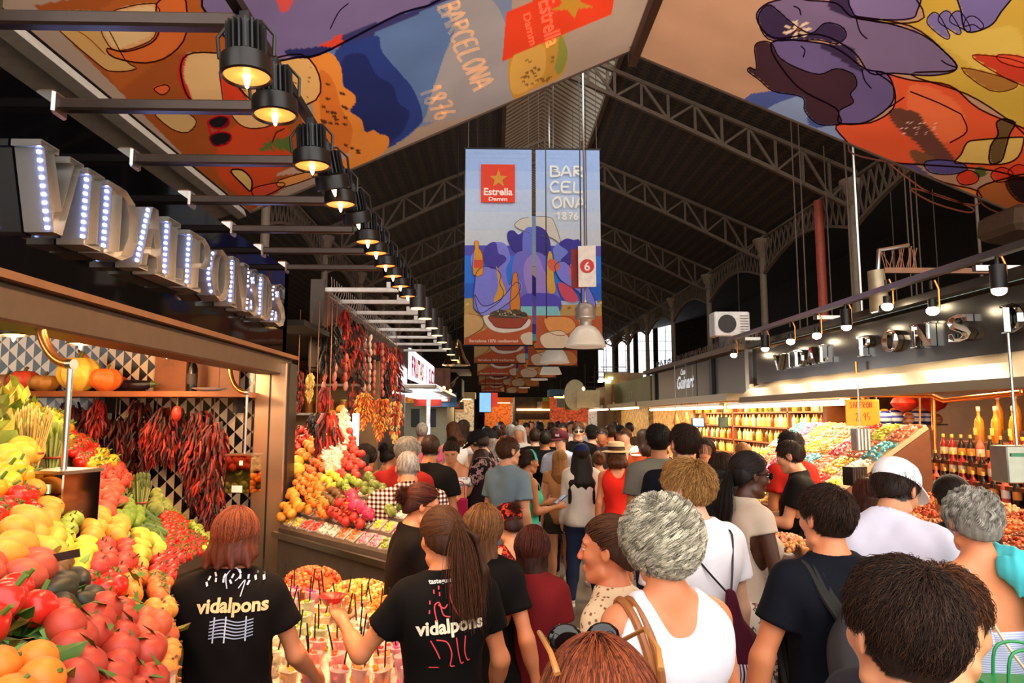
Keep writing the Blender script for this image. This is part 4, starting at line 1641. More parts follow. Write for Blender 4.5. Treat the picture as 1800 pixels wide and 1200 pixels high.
def pxline(P, s, org, ux, uy, w, col):
 """hand lettering: org + u*ux + v*uy in picture pixels of the sheet"""
 org, ux, uy = map(np.array, (org, ux, uy))
 for st in letters(s, .95):
  q = smooth_pts(st, False, 4) if len(st) > 2 else np.array(st)
  P.line([org + ux * a + uy * b_ for a, b_ in q], w, col)
def pxtext(P, s, org, ux, uy, col, bold=.03):
 v, f = text2d(s, bold)
 org, ux, uy = map(np.array, (org, ux, uy))
 P.mesh2(np.array([org + ux * a + uy * b_ for a, b_ in v]), f, col)
def star(c, r, rot=0, k=.4, sx=1, sy=1):
 return [(c[0] + sx * (r if i % 2 == 0 else r * k) * math.sin(rot + i * math.pi / 5), c[1] - sy * (r if i % 2 == 0 else r * k) * math.cos(rot + i * math.pi / 5)) for i in range(10)]
def paint_left(P):
 P.poly([(380,20),(900,-120),(900,170),(735,225),(600,300),(560,150)], '#7d8296')
 P.poly([(690,60),(760,20),(850,-10),(895,60),(905,170),(745,215),(735,150),(700,110)], '#a3938c', 5)
 P.poly([(470,70),(690,20),(760,10),(800,40),(780,100),(760,160),(742,215),(690,255),(630,255),(590,150)], '#5f7398', 5)
 P.poly([(590,90),(660,62),(672,92),(705,130),(728,160),(742,200),(735,222),(680,262),(640,262),(590,190)], '#2c3b78', 5)
 P.poly([(600,110),(640,95),(660,130),(690,150),(700,180),(720,200),(700,240),(650,262),(620,200)], '#20295c', 5)
 P.poly([(900,90),(990,55),(985,85),(998,100),(985,135),(940,155),(902,172)], '#c98a35', 4)
 P.poly([(902,100),(950,78),(960,100),(950,140),(902,165)], '#dd9f48', 4)
 P.poly([(985,60),(998,95),(985,130),(975,120),(980,95)], '#8f8a3a', 4)
 for i in range(26):
  r_ = random.Random(i)
  a, b_ = 908 + r_.random() * 62,100 + r_.random() * 50
  P.poly([(a, b_),(a + 6, b_ - 2),(a + 7, b_ + 2),(a + 1, b_ + 3)], '#8d5a26')
 P.poly([(545,105),(580,92),(600,120),(603,150),(622,165),(625,180),(615,195),(635,210),(642,232),(655,228),(668,236),(682,240),(680,262),(640,290),(600,300),(560,250)], '#f08a35', 3)
 P.poly([(560,130),(585,140),(600,190),(620,230),(600,290),(570,250)], '#e07228', 4)
 for i in range(40):
  r_ = random.Random(i + 50)
  a, b_ = 560 + r_.random() * 90,115 + r_.random() * 160
  if a - 560 < (b_ - 90) * .62:
   P.poly([(a, b_),(a + 8, b_ + 2),(a + 5, b_ + 6),(a - 1, b_ + 4)], '#5a2f18')
 P.poly([(60,10),(330,-40),(370,15),(420,85),(440,105),(500,150),(560,265),(500,330),(440,372),(350,300),(180,130)], '#a8501f')
 P.poly([(180,15),(320,-20),(372,20),(410,90),(300,95),(250,130),(200,150)], '#b85a22', 4)
 P.poly([(480,200),(515,265),(440,345),(380,300),(400,230)], '#d2481f', 4)
 P.poly([(88,30),(170,20),(190,50),(220,105),(240,120),(200,125),(170,110)], '#d9a05a', 3, '#3a1d10', 2)
 P.line([(110,40),(150,62),(185,95)],2, '#8a5a2a', 4)
 P.poly([(270,195),(320,195),(345,212),(330,232),(300,225)], '#dca868', 3, '#3a1d10', 2)
 P.poly([(178,28),(272,5),(275,50),(262,72),(215,88),(190,78)], '#e8a465', 3, '#3a1d10', 2)
 P.poly([(275,5),(320,-15),(328,55),(300,95),(255,110),(200,100),(188,84),(220,90),(265,75),(280,50)], '#e06a2c', 3, '#3a1d10', 3)
 P.poly([(182,32),(268,10),(270,48),(255,68),(210,84),(192,72)], '#eebb7c', 3)
 P.poly([(318,110),(340,92),(400,95),(440,110),(470,180),(390,190),(340,178),(322,150)], '#edb474', 3, '#3a1d10', 3)
 P.poly([(318,100),(330,96),(322,130),(338,172),(330,175),(312,135)], '#c9301c', 3)
 P.poly([(415,125),(470,105),(530,95),(560,130),(555,175),(480,195),(430,165)], '#f0b064', 3, '#3a1d10', 3)
 P.poly([(385,125),(412,122),(420,155),(440,180),(392,180)], '#e0401f', 0, '#3a1d10', 2)
 P.poly([(410,195),(480,200),(475,220),(440,225),(418,215)], '#edb070', 3, '#3a1d10', 2)
 for i in range(34):
  r_ = random.Random(i + 150)
  a, b_ = 425 + r_.random() * 120,112 + r_.random() * 60
  P.poly([(a, b_),(a + 3, b_),(a + 3, b_ + 2),(a, b_ + 2)], '#7a4526')
 P.poly([(270,155),(290,148),(298,156),(285,166)], '#e8622c', 3, '#3a1d10', 2)
 P.line([(365,210),(372,235),(400,215),(405,200),(420,200)],4, '#d8355a', 3)
 P.poly([(366,212),(385,203),(402,208),(398,222),(375,224)], '#1c1413', 3, '#c8305a', 3)
 P.poly([(368,240),(385,232),(405,235),(402,250),(378,256)], '#1c1413', 3, '#c8305a', 3)
 P.poly([(450,262),(470,240),(500,240),(512,262),(480,275)], '#d8401f', 3)
 for a in range(9):
  P.poly([(478,252),(455 + a * 7,262 - (a % 3) * 12),(462 + a * 7,268)], '#5d6a2a')
 P.line([(478,250),(485,232),(500,225)],3, '#4a5523')
 P.poly([(405,300),(425,298),(442,315),(440,335),(428,325)], '#e0b060', 3, '#26140c', 3)
 P.poly([(445,330),(490,320),(500,325),(470,342),(448,345)], '#d84a2c', 3, '#3a1d10', 2)
 P.poly([(490,316),(560,296),(580,290),(578,300),(500,328)], '#e89048', 3, '#3a1d10', 2)
 P.poly([(480,310),(560,268),(620,270),(600,285),(520,305)], '#c8977a')
 P.poly([(355,-20),(520,-90),(800,-60),(770,0),(705,22),(630,60),(560,95),(520,100),(445,110),(400,70)], '#7d6688', 3, '#241a30', 4)
 P.poly([(500,88),(560,82),(620,60),(600,80),(560,98),(520,102)], '#2b2a5a', 3)
 P.poly([(560,80),(600,60),(620,65),(590,85)], '#e8452c')
 P.poly([(480,-10),(525,-20),(510,15),(496,25)], '#e05048')
 P.poly([(605,60),(720,20),(790,-10),(790,0),(720,30),(625,72)], '#3a3560', 3)
 P.line([(580,50),(595,20),(612,5)],2, '#241a30', 4)
 pxline(P, 'BARCELONA', (768,12),(7.5,17.5),(38,-14),5.5, '#f0cfa8')
 pxline(P, '1876', (735,160),(9,14),(36,-14),5, '#f0cfa8')
 P.poly([(890,22),(1090,-70),(1075,25),(883,107)], '#e8401f')
 P.poly(star((1005,8),40,.5,.42,1.0,.62), '#c8862c')
 pxtext(P, 'Estrella', (953,42),(3.5,20),(28,-11), '#f5e6d8', .02)
 pxtext(P, 'Damm', (925,52),(3.5,15),(13,-5), '#f5e6d8', .02)
def paint_right(P):
 P.poly([(1295,185),(1320,165),(1420,150),(1500,270),(1800,420),(1800,520),(1560,330)], '#4d5588')
 P.poly([(1340,205),(1400,170),(1420,190),(1420,215),(1440,225),(1480,215),(1500,270),(1440,260)], '#8a93ad', 4)
 P.poly([(1500,270),(1600,280),(1700,360),(1640,350),(1560,320)], '#5a4a70')
 P.poly([(1500,28),(1560,40),(1625,30),(1620,-40),(1900,-60),(1900,300),(1780,215),(1700,165),(1600,130),(1680,122),(1660,90),(1600,45)], '#d2a03a', 4, '#3a2416', 3)
 P.poly([(1640,60),(1720,55),(1790,50),(1800,140),(1760,160),(1700,110)], '#dcae4a', 4)
 P.poly([(1540,125),(1600,140),(1670,150),(1720,190),(1800,225),(1880,260),(1880,330),(1750,300),(1640,290),(1570,285),(1500,270),(1490,250),(1470,220),(1530,215),(1570,190),(1570,150)], '#e4542c', 4, '#3a1d18', 3)
 P.poly([(1600,150),(1660,165),(1695,200),(1690,240),(1640,250),(1600,215)], '#ee6a3a', 4)
 P.poly([(1330,30),(1350,5),(1400,-5),(1420,0),(1470,5),(1500,30),(1560,40),(1620,60),(1660,90),(1682,120),(1640,132),(1570,128),(1530,128),(1500,90),(1440,60),(1360,66)], '#7b6078', 4, '#2a1c2e', 3)
 P.poly([(1333,30),(1350,8),(1370,20),(1390,38),(1425,58),(1450,40),(1478,45),(1488,62),(1472,76),(1440,70),(1400,70),(1350,68)], '#3a2740', 4, '#241828', 2)
 P.poly([(1455,10),(1475,-20),(1500,-10),(1500,30),(1480,28)], '#3a2740', 4)
 P.poly([(1500,-30),(1615,-30),(1612,20),(1600,32),(1560,34),(1502,26)], '#82688a', 3, '#2a1c2e', 3)
 P.poly([(1355,75),(1440,75),(1480,90),(1520,120),(1560,130),(1572,165),(1560,190),(1520,215),(1475,215),(1470,190),(1400,150)], '#6a5478', 4, '#2a1c2e', 3)
 P.poly([(1327,80),(1345,72),(1358,78),(1370,100),(1400,118),(1440,130),(1470,120),(1500,130),(1506,150),(1495,165),(1500,180),(1475,195),(1478,216),(1440,218),(1415,195),(1410,170),(1360,160),(1335,140),(1315,125),(1318,118),(1330,120)], '#41242a', 4, '#241414', 2)
 P.poly([(1440,80),(1480,78),(1500,85),(1510,110),(1520,125),(1500,120),(1470,100)], '#3a2740', 4)
 for a in range(7):
  an = a * math.pi / 3.5
  P.poly([(1402,50),(1402 + 24 * math.cos(an - .2),52 + 15 * math.sin(an - .2)),(1402 + 26 * math.cos(an + .2),52 + 16 * math.sin(an + .2))], '#f4c89a')
 P.poly([(1398,50),(1404,47),(1408,52),(1402,56)], '#8a4a2a')
 for q in ([(1395,10),(1405,15),(1408,26)],[(1408,80),(1415,88),(1412,100)],[(1505,30),(1512,55),(1525,68)],[(1515,120),(1520,140),(1532,155)],
              [(1655,105),(1665,112),(1682,118)],[(1600,160),(1650,180),(1690,200)],[(1690,200),(1700,230),(1670,250)],[(1560,190),(1590,170)]):
  P.line(q, 2.5, '#2a1c2e', 4)
 P.poly([(1690,-20),(1790,-30),(1760,20),(1740,45),(1700,55),(1690,20)], '#7a6590', 4, '#2a1c2e', 3)
 for a, b_, c_, d_ in ((1635,25,1665,68),(1655,22,1685,60),(1675,22,1702,55),(1700,30,1725,50)):
  P.poly([(a, b_),(a + 14, b_ - 2),(c_ + 4, d_ - 8),(c_, d_),(c_ - 14, d_ - 8),(a - 5, b_ + 15)], '#7f6a94', 3, '#2a1c2e', 2)
 P.poly([(1718,95),(1800,110),(1800,150),(1720,108)], '#c83a22', 3, '#5a2016', 2)
 P.poly([(1755,95),(1800,100),(1800,118),(1760,108)], '#d84828', 3, '#5a2016', 2)
 P.poly([(1690,118),(1780,140),(1782,155),(1740,158)], '#a8682c', 3, '#5a3016', 2)
 P.poly([(1562,198),(1580,190),(1615,200),(1625,215),(1650,245),(1680,285),(1640,282),(1610,250),(1575,222)], '#6a3a2c', 3)
 for i in range(18):
  r_ = random.Random(i + 7)
  a = 1575 + r_.random() * 70
  P.poly([(a, 215 + (i % 3) * 9),(a + 4,214 + (i % 3) * 9),(a + 3,219 + (i % 3) * 9)], '#f0b8a0')
 P.poly([(1600,262),(1608,285),(1650,300),(1640,275)], '#7a4a2a', 2)
 P.poly([(1625,285),(1650,280),(1690,285),(1700,298),(1670,306),(1635,302)], '#5a4a78', 3, '#2a1c2e', 2)
 P.poly([(1678,285),(1690,270),(1700,250),(1720,245),(1790,240),(1800,245),(1790,275),(1760,288),(1700,286)], '#e8b45a', 3, '#3a1d10', 3)
 P.poly([(1740,285),(1742,255),(1755,235),(1752,215),(1765,208),(1785,215),(1775,235),(1768,260),(1760,282)], '#6a4a26', 3, '#2a1810', 3)
 for a, b_ in ((1700,310),(1760,305),(1790,300)):
  P.poly([(a - 18, b_),(a, b_ - 12),(a + 20, b_ - 4),(a + 16, b_ + 10),(a - 8, b_ + 14)], '#dc3a20', 3, '#4a1810', 2)
 P.poly([(1712,300),(1725,292),(1735,305),(1720,312)], '#4f5a24', 3)
 P.poly([(1568,290),(1580,290),(1660,320),(1720,335),(1715,360),(1640,340),(1600,315)], '#f0833c', 3, '#4a2416', 3)
 P.poly([(1600,330),(1660,345),(1710,365),(1700,372),(1640,355)], '#e8743a', 3, '#4a2416', 3)
 P.poly([(1625,320),(1700,342),(1705,346),(1640,332)], '#8a3a22')
 P.poly([(1720,330),(1770,312),(1800,305),(1860,300),(1880,380),(1780,378),(1730,360)], '#b8602c', 3, '#3a1d10', 3)
 P.poly([(1768,320),(1790,310),(1830,315),(1830,350),(1790,352)], '#2a1416', 3, '#6a3420', 3)
sheetL = sheet_obj('ceiling_banner', 'painted ceiling sheet with bread, sea and hand lettering, left of the ridge', RR, LL, plL, paint_left)
sheetR = sheet_obj('ceiling_banner', 'painted ceiling sheet with violet figures and a red shirt, right of the ridge', RR, R2, plR, paint_right, basec='#c08a66', ext=1.25)
b = MB()
p0, p1 = RR + (0,.1,.05), RR + (0,-6.8,.05)
b.box((p0 + p1) / 2 + (0.06,0,-.12),(.1,6.9,.16))
tag(b.build('ridge_beam', dm('ridge', '#4a3020', rough=.6), smooth=False), 'dark brown beam along the ridge between the ceiling sheets', 'beam')
b = MB()
p0 = LL + np.array([-.2,.0,-.02])
b.box(p0 + (-.12,-3.4,0),(.42,6.9,.06), R=rotm('Y', -.35))
b.box(p0 + (.09,-3.4,.0),(.1,6.9,.09), R=rotm('Y', -.35))
tag(b.build('gutter_board', M['awning'], smooth=False), 'grey beige board along the low edge of the left ceiling sheet', 'board')
b = MB()
q0 = at(1760,395,8.0)
b.box(q0 + (.35,-.35,-.18),(1.4,.7,.3), R=rotm('Y', .15), bev=.06)
tag(b.build('awning_box', dm('awnbox', '#5a4632', rough=.8), smooth=False), 'rolled brown awning box at the right edge of the ceiling sheet', 'awning box')
for (A_, nm) in ((RR, 'ridge'),(LL, 'left edge'),(R2, 'right edge')):
 for yy, wh in ((-.1, 'far'),(-5.5, 'near')):
  x_, z_ = A_[0], A_[2]
  zr = (RZ - (RZ - EZ) * abs(x_ - XC) / EA) if abs(x_ - XC) < EA else EZ
  b = MB().cyl((0,0,0),(0,0, max(.2, zr - z_)),.012, n=6)
  tag(b.build('hanger_wire', M['truss'], loc=(x_, A_[1] + yy, z_)), 'thin wire holding the %s of the painted ceiling sheets at its %s end' % (nm, wh), 'wire')
def banner(YB, which, dx=0, dz=0, label=''):
 """picture units = pixels of the nearest pair, which hangs 11 m down the aisle"""
 x0, x1, y0, y1 = (817,935,262,606) if which == 'L' else (942,1056,262,612)
 o_ = at(x0, y1,11.0)
 sc = 11.0 / F_PX * 1.0
 zt, zb = at(875, y0,11.0)[2], at(875, y1,11.0)[2]
 xa, xb = at(x0,430,11.0)[0], at(x1,430,11.0)[0]
 def fn(u, v, l):
  return np.array([xa + (u - x0) / (x1 - x0) * (xb - xa),-l, zt + (v - y0) / (y1 - y0) * (zb - zt)])
 P = Paint(fn, (x0, x1, y0, y1))
 q = [(x0, y0),(x1, y0),(x1, y1),(x0, y1)]
 v = [fn(*a, 0) for a in q] + [fn(*a, -.006) for a in q]
 P.mb.add(v, [(3,2,1,0),(4,5,6,7),(0,1,5,4),(1,2,6,5),(2,3,7,6),(3,0,4,7)],0, lin('#c3d3ea'))
 for i in range(22):       # sky washes
  yy = 262 + i * 8
  c = ['#a9c1e6', '#b4c8e8', '#c3cfe2', '#cdd3dc', '#d3d4d6'][min(4, i * 5 // 22)]
  P.poly([(800, yy),(1070, yy),(1070, yy + 8.2),(800, yy + 8.2)], c)
  P.k -= .25
 P.k += .3
 P.poly([(800,434),(1070,434),(1070,530),(800,530)], '#2f7fe0')
 P.poly([(800,434),(1070,434),(1070,452),(800,452)], '#5a54b8')
 P.poly([(800,500),(1070,500),(1070,530),(800,530)], '#2868cc')
 P.poly([(800,528),(840,525),(862,540),(1070,535),(1070,620),(800,620)], '#c9a25a')
 for i in range(60):
  r_ = random.Random(i)
  a, b_ = 816 + r_.random() * 240,530 + r_.random() * 60
  P.poly([(a, b_),(a + 5, b_ - 3),(a + 8, b_ + 1),(a + 2, b_ + 3)],['#8f7a3a', '#e0c078', '#a07030'][i % 3])
 P.poly([(905,400),(915,388),(935,384),(965,384),(975,395),(985,430),(968,420),(930,412)], '#d8cdbd', 4, '#6a5a50', 1)
 P.poly([(893,410),(903,408),(912,415),(925,405),(945,400),(962,412),(968,440),(960,452),(940,450),(915,450),(900,440),(892,424)], '#3b3090', 4)
 P.poly([(920,410),(935,402),(942,420),(935,450),(920,452)], '#6f7ad6', 4)
 P.poly([(905,450),(935,445),(960,455),(975,500),(980,540),(915,545),(900,500)], '#7d74cf', 4)
 P.poly([(928,455),(945,452),(955,475),(968,500),(962,520),(930,520),(920,480)], '#a98bd0', 4)
 P.poly([(920,520),(975,520),(985,545),(960,560),(920,548)], '#5b4cc0', 4)
 P.poly([(915,540),(980,540),(985,558),(915,556)], '#8fd8d8')
 P.poly([(835,500),(838,482),(850,472),(868,474),(880,485),(878,500),(885,515),(880,530),(860,545),(845,552),(833,540)], '#8b88e0', 4, '#2c2260', 1.2)
 P.poly([(868,430),(885,430),(893,440),(897,458),(890,475),(893,500),(905,520),(900,540),(880,545),(870,510),(862,480),(862,450)], '#8985dc', 4)
 P.poly([(852,440),(862,430),(872,430),(876,448),(886,452),(890,460),(880,470),(872,476),(858,472),(850,458)], '#4a3ca0', 4)
 P.poly([(872,470),(882,495),(890,520),(884,530),(868,532),(876,505)], '#eaa53a', 4)
 P.poly([(835,520),(850,540),(880,528),(905,500),(915,505),(905,525),(870,550),(845,555)], '#9a98e8', 4, '#2c2260', 1.2)
 P.poly([(895,505),(910,495),(918,505),(912,520),(898,518)], '#8b88e0', 4)
 P.poly([(902,485),(908,482),(911,500),(914,545),(897,545),(899,505)], '#e88a2c', 3, '#6a3018', 1)
 P.poly([(834,428),(841,428),(842,440),(848,450),(849,485),(832,485),(832,450),(835,440)], '#f0a02c', 2, '#9a4a18', 1)
 P.poly([(833,460),(849,460),(849,474),(833,474)], '#e2522c')
 P.poly([(828,455),(834,448),(833,470),(829,470)], '#9a98e8', 3)
 P.poly([(972,440),(985,428),(1000,430),(1000,450),(985,470),(975,460)], '#7c86da', 4)
 P.poly([(982,432),(995,422),(1008,424),(1018,424),(1020,440),(1016,460),(1000,466),(985,460),(998,445)], '#3f3296', 4)
 P.poly([(975,470),(990,462),(1005,475),(1035,510),(1045,540),(1030,552),(1010,548),(1020,520),(985,495)], '#8b88e0', 4, '#2c2260', 1.2)
 P.poly([(980,500),(1000,505),(1015,525),(1010,532),(990,528)], '#e0506a', 4)
 P.poly([(963,450),(970,450),(973,490),(975,515),(962,512)], '#eab03a', 3)
 P.poly([(962,462),(972,458),(984,470),(975,480),(965,475)], '#e06a4a', 3)
 P.poly([(1000,470),(1010,465),(1018,490),(1008,505),(1002,490)], '#e8607a', 4)
 P.poly([(860,556),(1056,556),(1056,620),(818,620),(818,596),(850,582),(870,570)], '#c95f30')
 P.poly([(816,556),(845,558),(850,575),(830,590),(816,592)], '#dcb070', 3, '#7a5a30', 1)
 P.poly([(850,558),(870,555),(925,560),(932,570),(920,580),(885,586),(860,578)], '#f3ead8', 4, '#9a8a7a', 1)
 P.poly([(862,556),(925,556),(918,574),(905,578),(876,577),(866,570)], '#a8482a', 3, '#4a1e14', 1)
 P.poly([(862,552),(880,546),(895,550),(905,545),(925,552),(920,560),(870,560)], '#5a4a34', 3)
 for i in range(22):
  r_ = random.Random(i + 9)
  a, b_ = 868 + r_.random() * 50,548 + r_.random() * 9
  P.poly([(a, b_),(a + 3, b_ - 2),(a + 3, b_ + 1)],['#c8b070', '#e0d8c0', '#2a2a20'][i % 3])
 P.poly([(955,562),(975,558),(1000,560),(1010,575),(990,590),(965,585)], '#f0a858', 4, '#9a5020', 1)
 P.poly([(950,590),(985,582),(1000,600),(985,612),(955,610)], '#f2e2c0', 4, '#8a6a4a', 1)
 P.poly([(1000,585),(1040,580),(1056,600),(1040,612),(1010,610)], '#e89a50', 4)
 P.poly([(915,590),(935,585),(935,606),(920,604)], '#e8dcc0', 3)
 pxtext(P, 'Barcelona 1876 mediterrani', (868,602),(5.4,0),(0,-5), '#f6e6d0', .02)
 if which == 'L':
  P.poly([(845,291),(905,291),(905,359),(845,359)], '#e8401f')
  P.poly(star((876,317),17,0,.4), '#d8962c')
  pxtext(P, 'Estrella', (875,346),(12.5,0),(0,-12.5), '#fbeee0', .03)
  pxtext(P, 'Damm', (875,356),(9,0),(0,-6.5), '#fbeee0', .03)
 else:
  for s_, yy, w_ in (('BAR', 312,0),('CEL', 340,0),('ONA', 368,4)):
   pxline(P, s_, (966 + w_, yy),(22,0),(0,-19),3.4, '#f3ead6')
  pxline(P, '1876', (978,388),(10.5,0),(0,-12),2.2, '#f3ead6')
 rt = thing('hanging_banner', label, 'banner', (dx, YB, dz), group='painted banners hung in pairs over the aisle')
 P.mb.build('printed_sheet', M['banner'], rt, smooth=False)
 b = MB()
 b.cyl((xa - .02,0, zt + .01),(xb + .02,0, zt + .01),.016, n=8)
 b.build('top_rod', M['black'], rt)
 b = MB()
 b.cyl((xa - .02,0, zb - .01),(xb + .02,0, zb - .01),.014, n=8)
 b.build('bottom_rod', M['black'], rt)
 b = MB()
 for x in (xa + .05, xb - .05):
  b.cyl((x, 0, zt),(x, 0,8.9),.006, n=5)
 b.build('cord', M['truss'], rt)
 return rt
dm('banner', attr='Col', rough=.7, var=.04)
translucent(M['banner'],.45)
BL = banner(11.0, 'L', label='hanging banner with a red star square and a violet figure, nearest on the left')
BR = banner(11.0, 'R', label='hanging banner lettered BARCELONA 1876, nearest on the right')
for k, (yy, dx) in enumerate(((14.8,.05),(19.5,.0),(25.5,-.1),(33,-.15))):
 nm = ['second', 'third', 'fourth', 'fifth'][k]
 copy_tree(BL, 'hanging banner with a brown bowl, left one of the %s pair down the aisle' % nm, (dx, yy, -.0))
 if k != 0:
  copy_tree(BR, 'hanging banner with sea and plates, right one of the %s pair down the aisle' % nm, (dx, yy, 0))
copy_tree(BR, 'hanging banner with sea and plates, right one of the second pair down the aisle', (.05,14.8,0))
dm('lampshade', '#b8ae9f', rough=.35, metal=.5, var=.05)
dm('prism', '#e8e6de', rough=.3, emit='#fff6e6', es=.9, var=0)
pl0 = None
for k, (px, py, Y) in enumerate(((1030,610,8.6),(975,638,12.0),(968,658,16.0),(948,668,20.5),(930,676,26.0),(922,682,32.0))):
 p = at(px, py, Y)
 if pl0 is None:
  pl0 = thing('pendant_lamp', '', 'lamp', p)
  n = 48
  MB().lathe([(.25,0),(.262,.012),(.252,.02),(.24,.05),(.215,.12),(.17,.2),(.12,.255),(.075,.275)], n, lobes=24, amp=.012).build('shade', dm('shadeglass', '#d9cdb8', rough=.3, metal=.15, var=.03, emit='#fff0d8', es=.18), pl0)
  MB().lathe([(.075,.27),(.08,.3),(.082,.34),(.1,.36),(.135,.365),(.137,.385),(.13,.4),(.128,.46),(.11,.53),(.07,.56),(.03,.575),(.03,.6)],28).build('housing', M['lampshade'], pl0)
  MB().lathe([(.0,.03),(.1,.03),(.16,.07),(.12,.16),(0,.2)],20).build('diffuser', dm('lampglow', '#ffffff', emit='#fff6e4', es=9), pl0)
  MB().cyl((0,0,.6),(0,0,10.6 - p[2]),.012, n=8).build('rod', M['steel'], pl0)
  o = pl0
 else:
  o = copy_tree(pl0, loc=p)
 o['label'] = 'ribbed glass dome pendant lamp over the aisle, %s in the line' % ['nearest', 'second', 'third', 'fourth', 'fifth', 'farthest'][k]
 o['group'] = 'pendant lamps over the aisle'
 light('SPOT', 'pendant_light', (p[0], p[1], p[2] - .02),160,(1,.88,.7),(p[0], p[1],0),.1,140)
for px, Y, zz, nm in ((963,10.2,3.0, 'thin black cable in front of the right banner'),(1025,8.75,3.4, 'grey rod beside the number sign')):
 p = at(px, 560, Y)
 b = MB().cyl((0,0,0),(0,0,8.9 - p[2]),.009, n=6)
 tag(b.build('hanging_cable', M['darksteel'], loc=(p[0] - .02, Y, p[2])), nm, 'cable')
p = at(1032,468,8.3)
o = thing('number_sign', 'white sign with a red disc and number 6 hung over the aisle', 'sign', p, math.radians(-8))
MB().box((0,0,0),(.22,.02,.52), bev=.004).build('board', dm('signwhite', '#e8e2d4', rough=.5), o, smooth=False)
MB().cyl((0,-.012,0),(0,-.016,0),.088, n=32).build('disc', dm('signred', '#c8221a', rough=.5, var=.02), o)
v, f = text2d('6', .02)
MB().add([(a * .11,-.019, b_ * .11 - .055) for a, b_ in v],[tuple(x) for x in f]).build('number', M['white'], o, smooth=False)
MB().cyl((0,0,.26),(0,0,8.9 - p[2]),.006, n=6).build('cable', M['darksteel'], o)
b = MB().box((-.1,.12,0),(.2,.02,.5))
b.build('back_board', dm('signred2', '#8a1c16'), o, smooth=False)
# ================================================================== left side: the black-signed fruit stall
XL = -1.8
def solveY(px, z, X):
 lo, hi = .3,60.0
 for _ in range(50):
  m_ = (lo + hi) / 2
  x = proj((X, m_, z))[0]
  if (x < px) == (X < 0):
   lo = m_
  else:
   hi = m_
 return (lo + hi) / 2
st = thing('stall_fascia', 'glossy black stall fascia with a brown beam below it on the left', 'fascia', (XL, 2.4,2.31))
MB().box((-.06,0,.545),(.12,7.0,.77)).build('black_panel', M['blackgloss'], st, smooth=False)
MB().box((-.02,-.02,.07),(.2,6.9,.14), bev=.01).build('lower_beam', M['beam'], st, smooth=False)
MB().box((.0,0,.155),(.24,6.96,.03)).build('beam_flange', dm('flange', '#6a4a32', rough=.4, metal=.3), st, smooth=False)
MB().box((-.2,3.45,.4),(.4,.1,1.0)).build('end_panel', M['blackgloss'], st, smooth=False)
LET = {
 'V': ([(0,1),(0,.92),(.06,.92),(.32,0),(.48,0),(.74,.92),(.8,.92),(.8,1),(.52,1),(.52,.92),(.6,.92),(.44,.3),(.24,.92),(.32,.92),(.32,1)],.8),
 'I': ([(0,0),(.42,0),(.42,.08),(.33,.08),(.33,.92),(.42,.92),(.42,1),(0,1),(0,.92),(.09,.92),(.09,.08),(0,.08)],.42),
 'D': ([(0,0),(.42,0),(.66,.12),(.78,.35),(.78,.65),(.66,.88),(.42,1),(0,1),(0,.92),(.09,.92),(.09,.08),(0,.08)],.78),
 'A': ([(0,0),(.28,0),(.28,.08),(.22,.08),(.27,.26),(.52,.26),(.57,.08),(.5,.08),(.5,0),(.82,0),(.82,.08),(.76,.08),(.5,1),(.32,1),(.06,.08),(0,.08)],.82),
 'L': ([(0,0),(.66,0),(.66,.3),(.58,.3),(.55,.1),(.33,.08),(.33,.92),(.42,.92),(.42,1),(0,1),(0,.92),(.09,.92),(.09,.08),(0,.08)],.66),
 'P': ([(0,0),(.42,0),(.42,.08),(.33,.08),(.33,.42),(.5,.44),(.68,.54),(.72,.72),(.66,.9),(.48,1),(0,1),(0,.92),(.09,.92),(.09,.08),(0,.08)],.72),
 'O': ([(.4,0),(.62,.08),(.76,.3),(.8,.5),(.76,.7),(.62,.92),(.4,1),(.18,.92),(.04,.7),(0,.5),(.04,.3),(.18,.08)],.8),
 'N': ([(0,0),(.26,0),(.26,.08),(.2,.08),(.2,.75),(.56,0),(.74,0),(.74,.92),(.8,.92),(.8,1),(.54,1),(.54,.92),(.6,.92),(.6,.35),(.28,1),(0,1),(0,.92),(.08,.92),(.08,.08),(0,.08)],.8),
 'S': ([(.05,.05),(.08,.3),(.16,.3),(.22,.1),(.36,.07),(.46,.18),(.42,.32),(.12,.55),(.04,.75),(.12,.93),(.34,1),(.6,.95),(.6,.72),(.52,.72),(.46,.9),(.32,.93),(.24,.82),(.3,.68),(.6,.46),(.68,.25),(.58,.06),(.36,0)],.68),
 'E': ([(0,0),(.66,0),(.66,.28),(.58,.28),(.54,.1),(.33,.08),(.33,.45),(.5,.45),(.5,.55),(.33,.55),(.33,.92),(.52,.9),(.56,.74),(.64,.74),(.64,1),(0,1),(0,.92),(.09,.92),(.09,.08),(0,.08)],.66),
}
HOLE = {'D': [(.33,.1),(.45,.14),(.55,.35),(.55,.65),(.45,.86),(.33,.9)], 'A': [(.32,.38),(.47,.38),(.4,.68)],
  'P': [(.33,.52),(.44,.54),(.5,.64),(.5,.8),(.44,.9),(.33,.91)], 'O': [(.4,.1),(.52,.2),(.56,.5),(.52,.8),(.4,.9),(.28,.8),(.24,.5),(.28,.2)]}
dm('letterface', '#dcd6cc', rough=.35, metal=.5, var=.02)
dm('letterside', '#c4bdb4', rough=.25, metal=.75, var=.02)
dm('ledblue', '#cfd8ff', emit='#8fa8ff', es=60, var=0)
dm('ledwash', '#b8c8ff', emit='#7f9cff', es=.9, var=0)
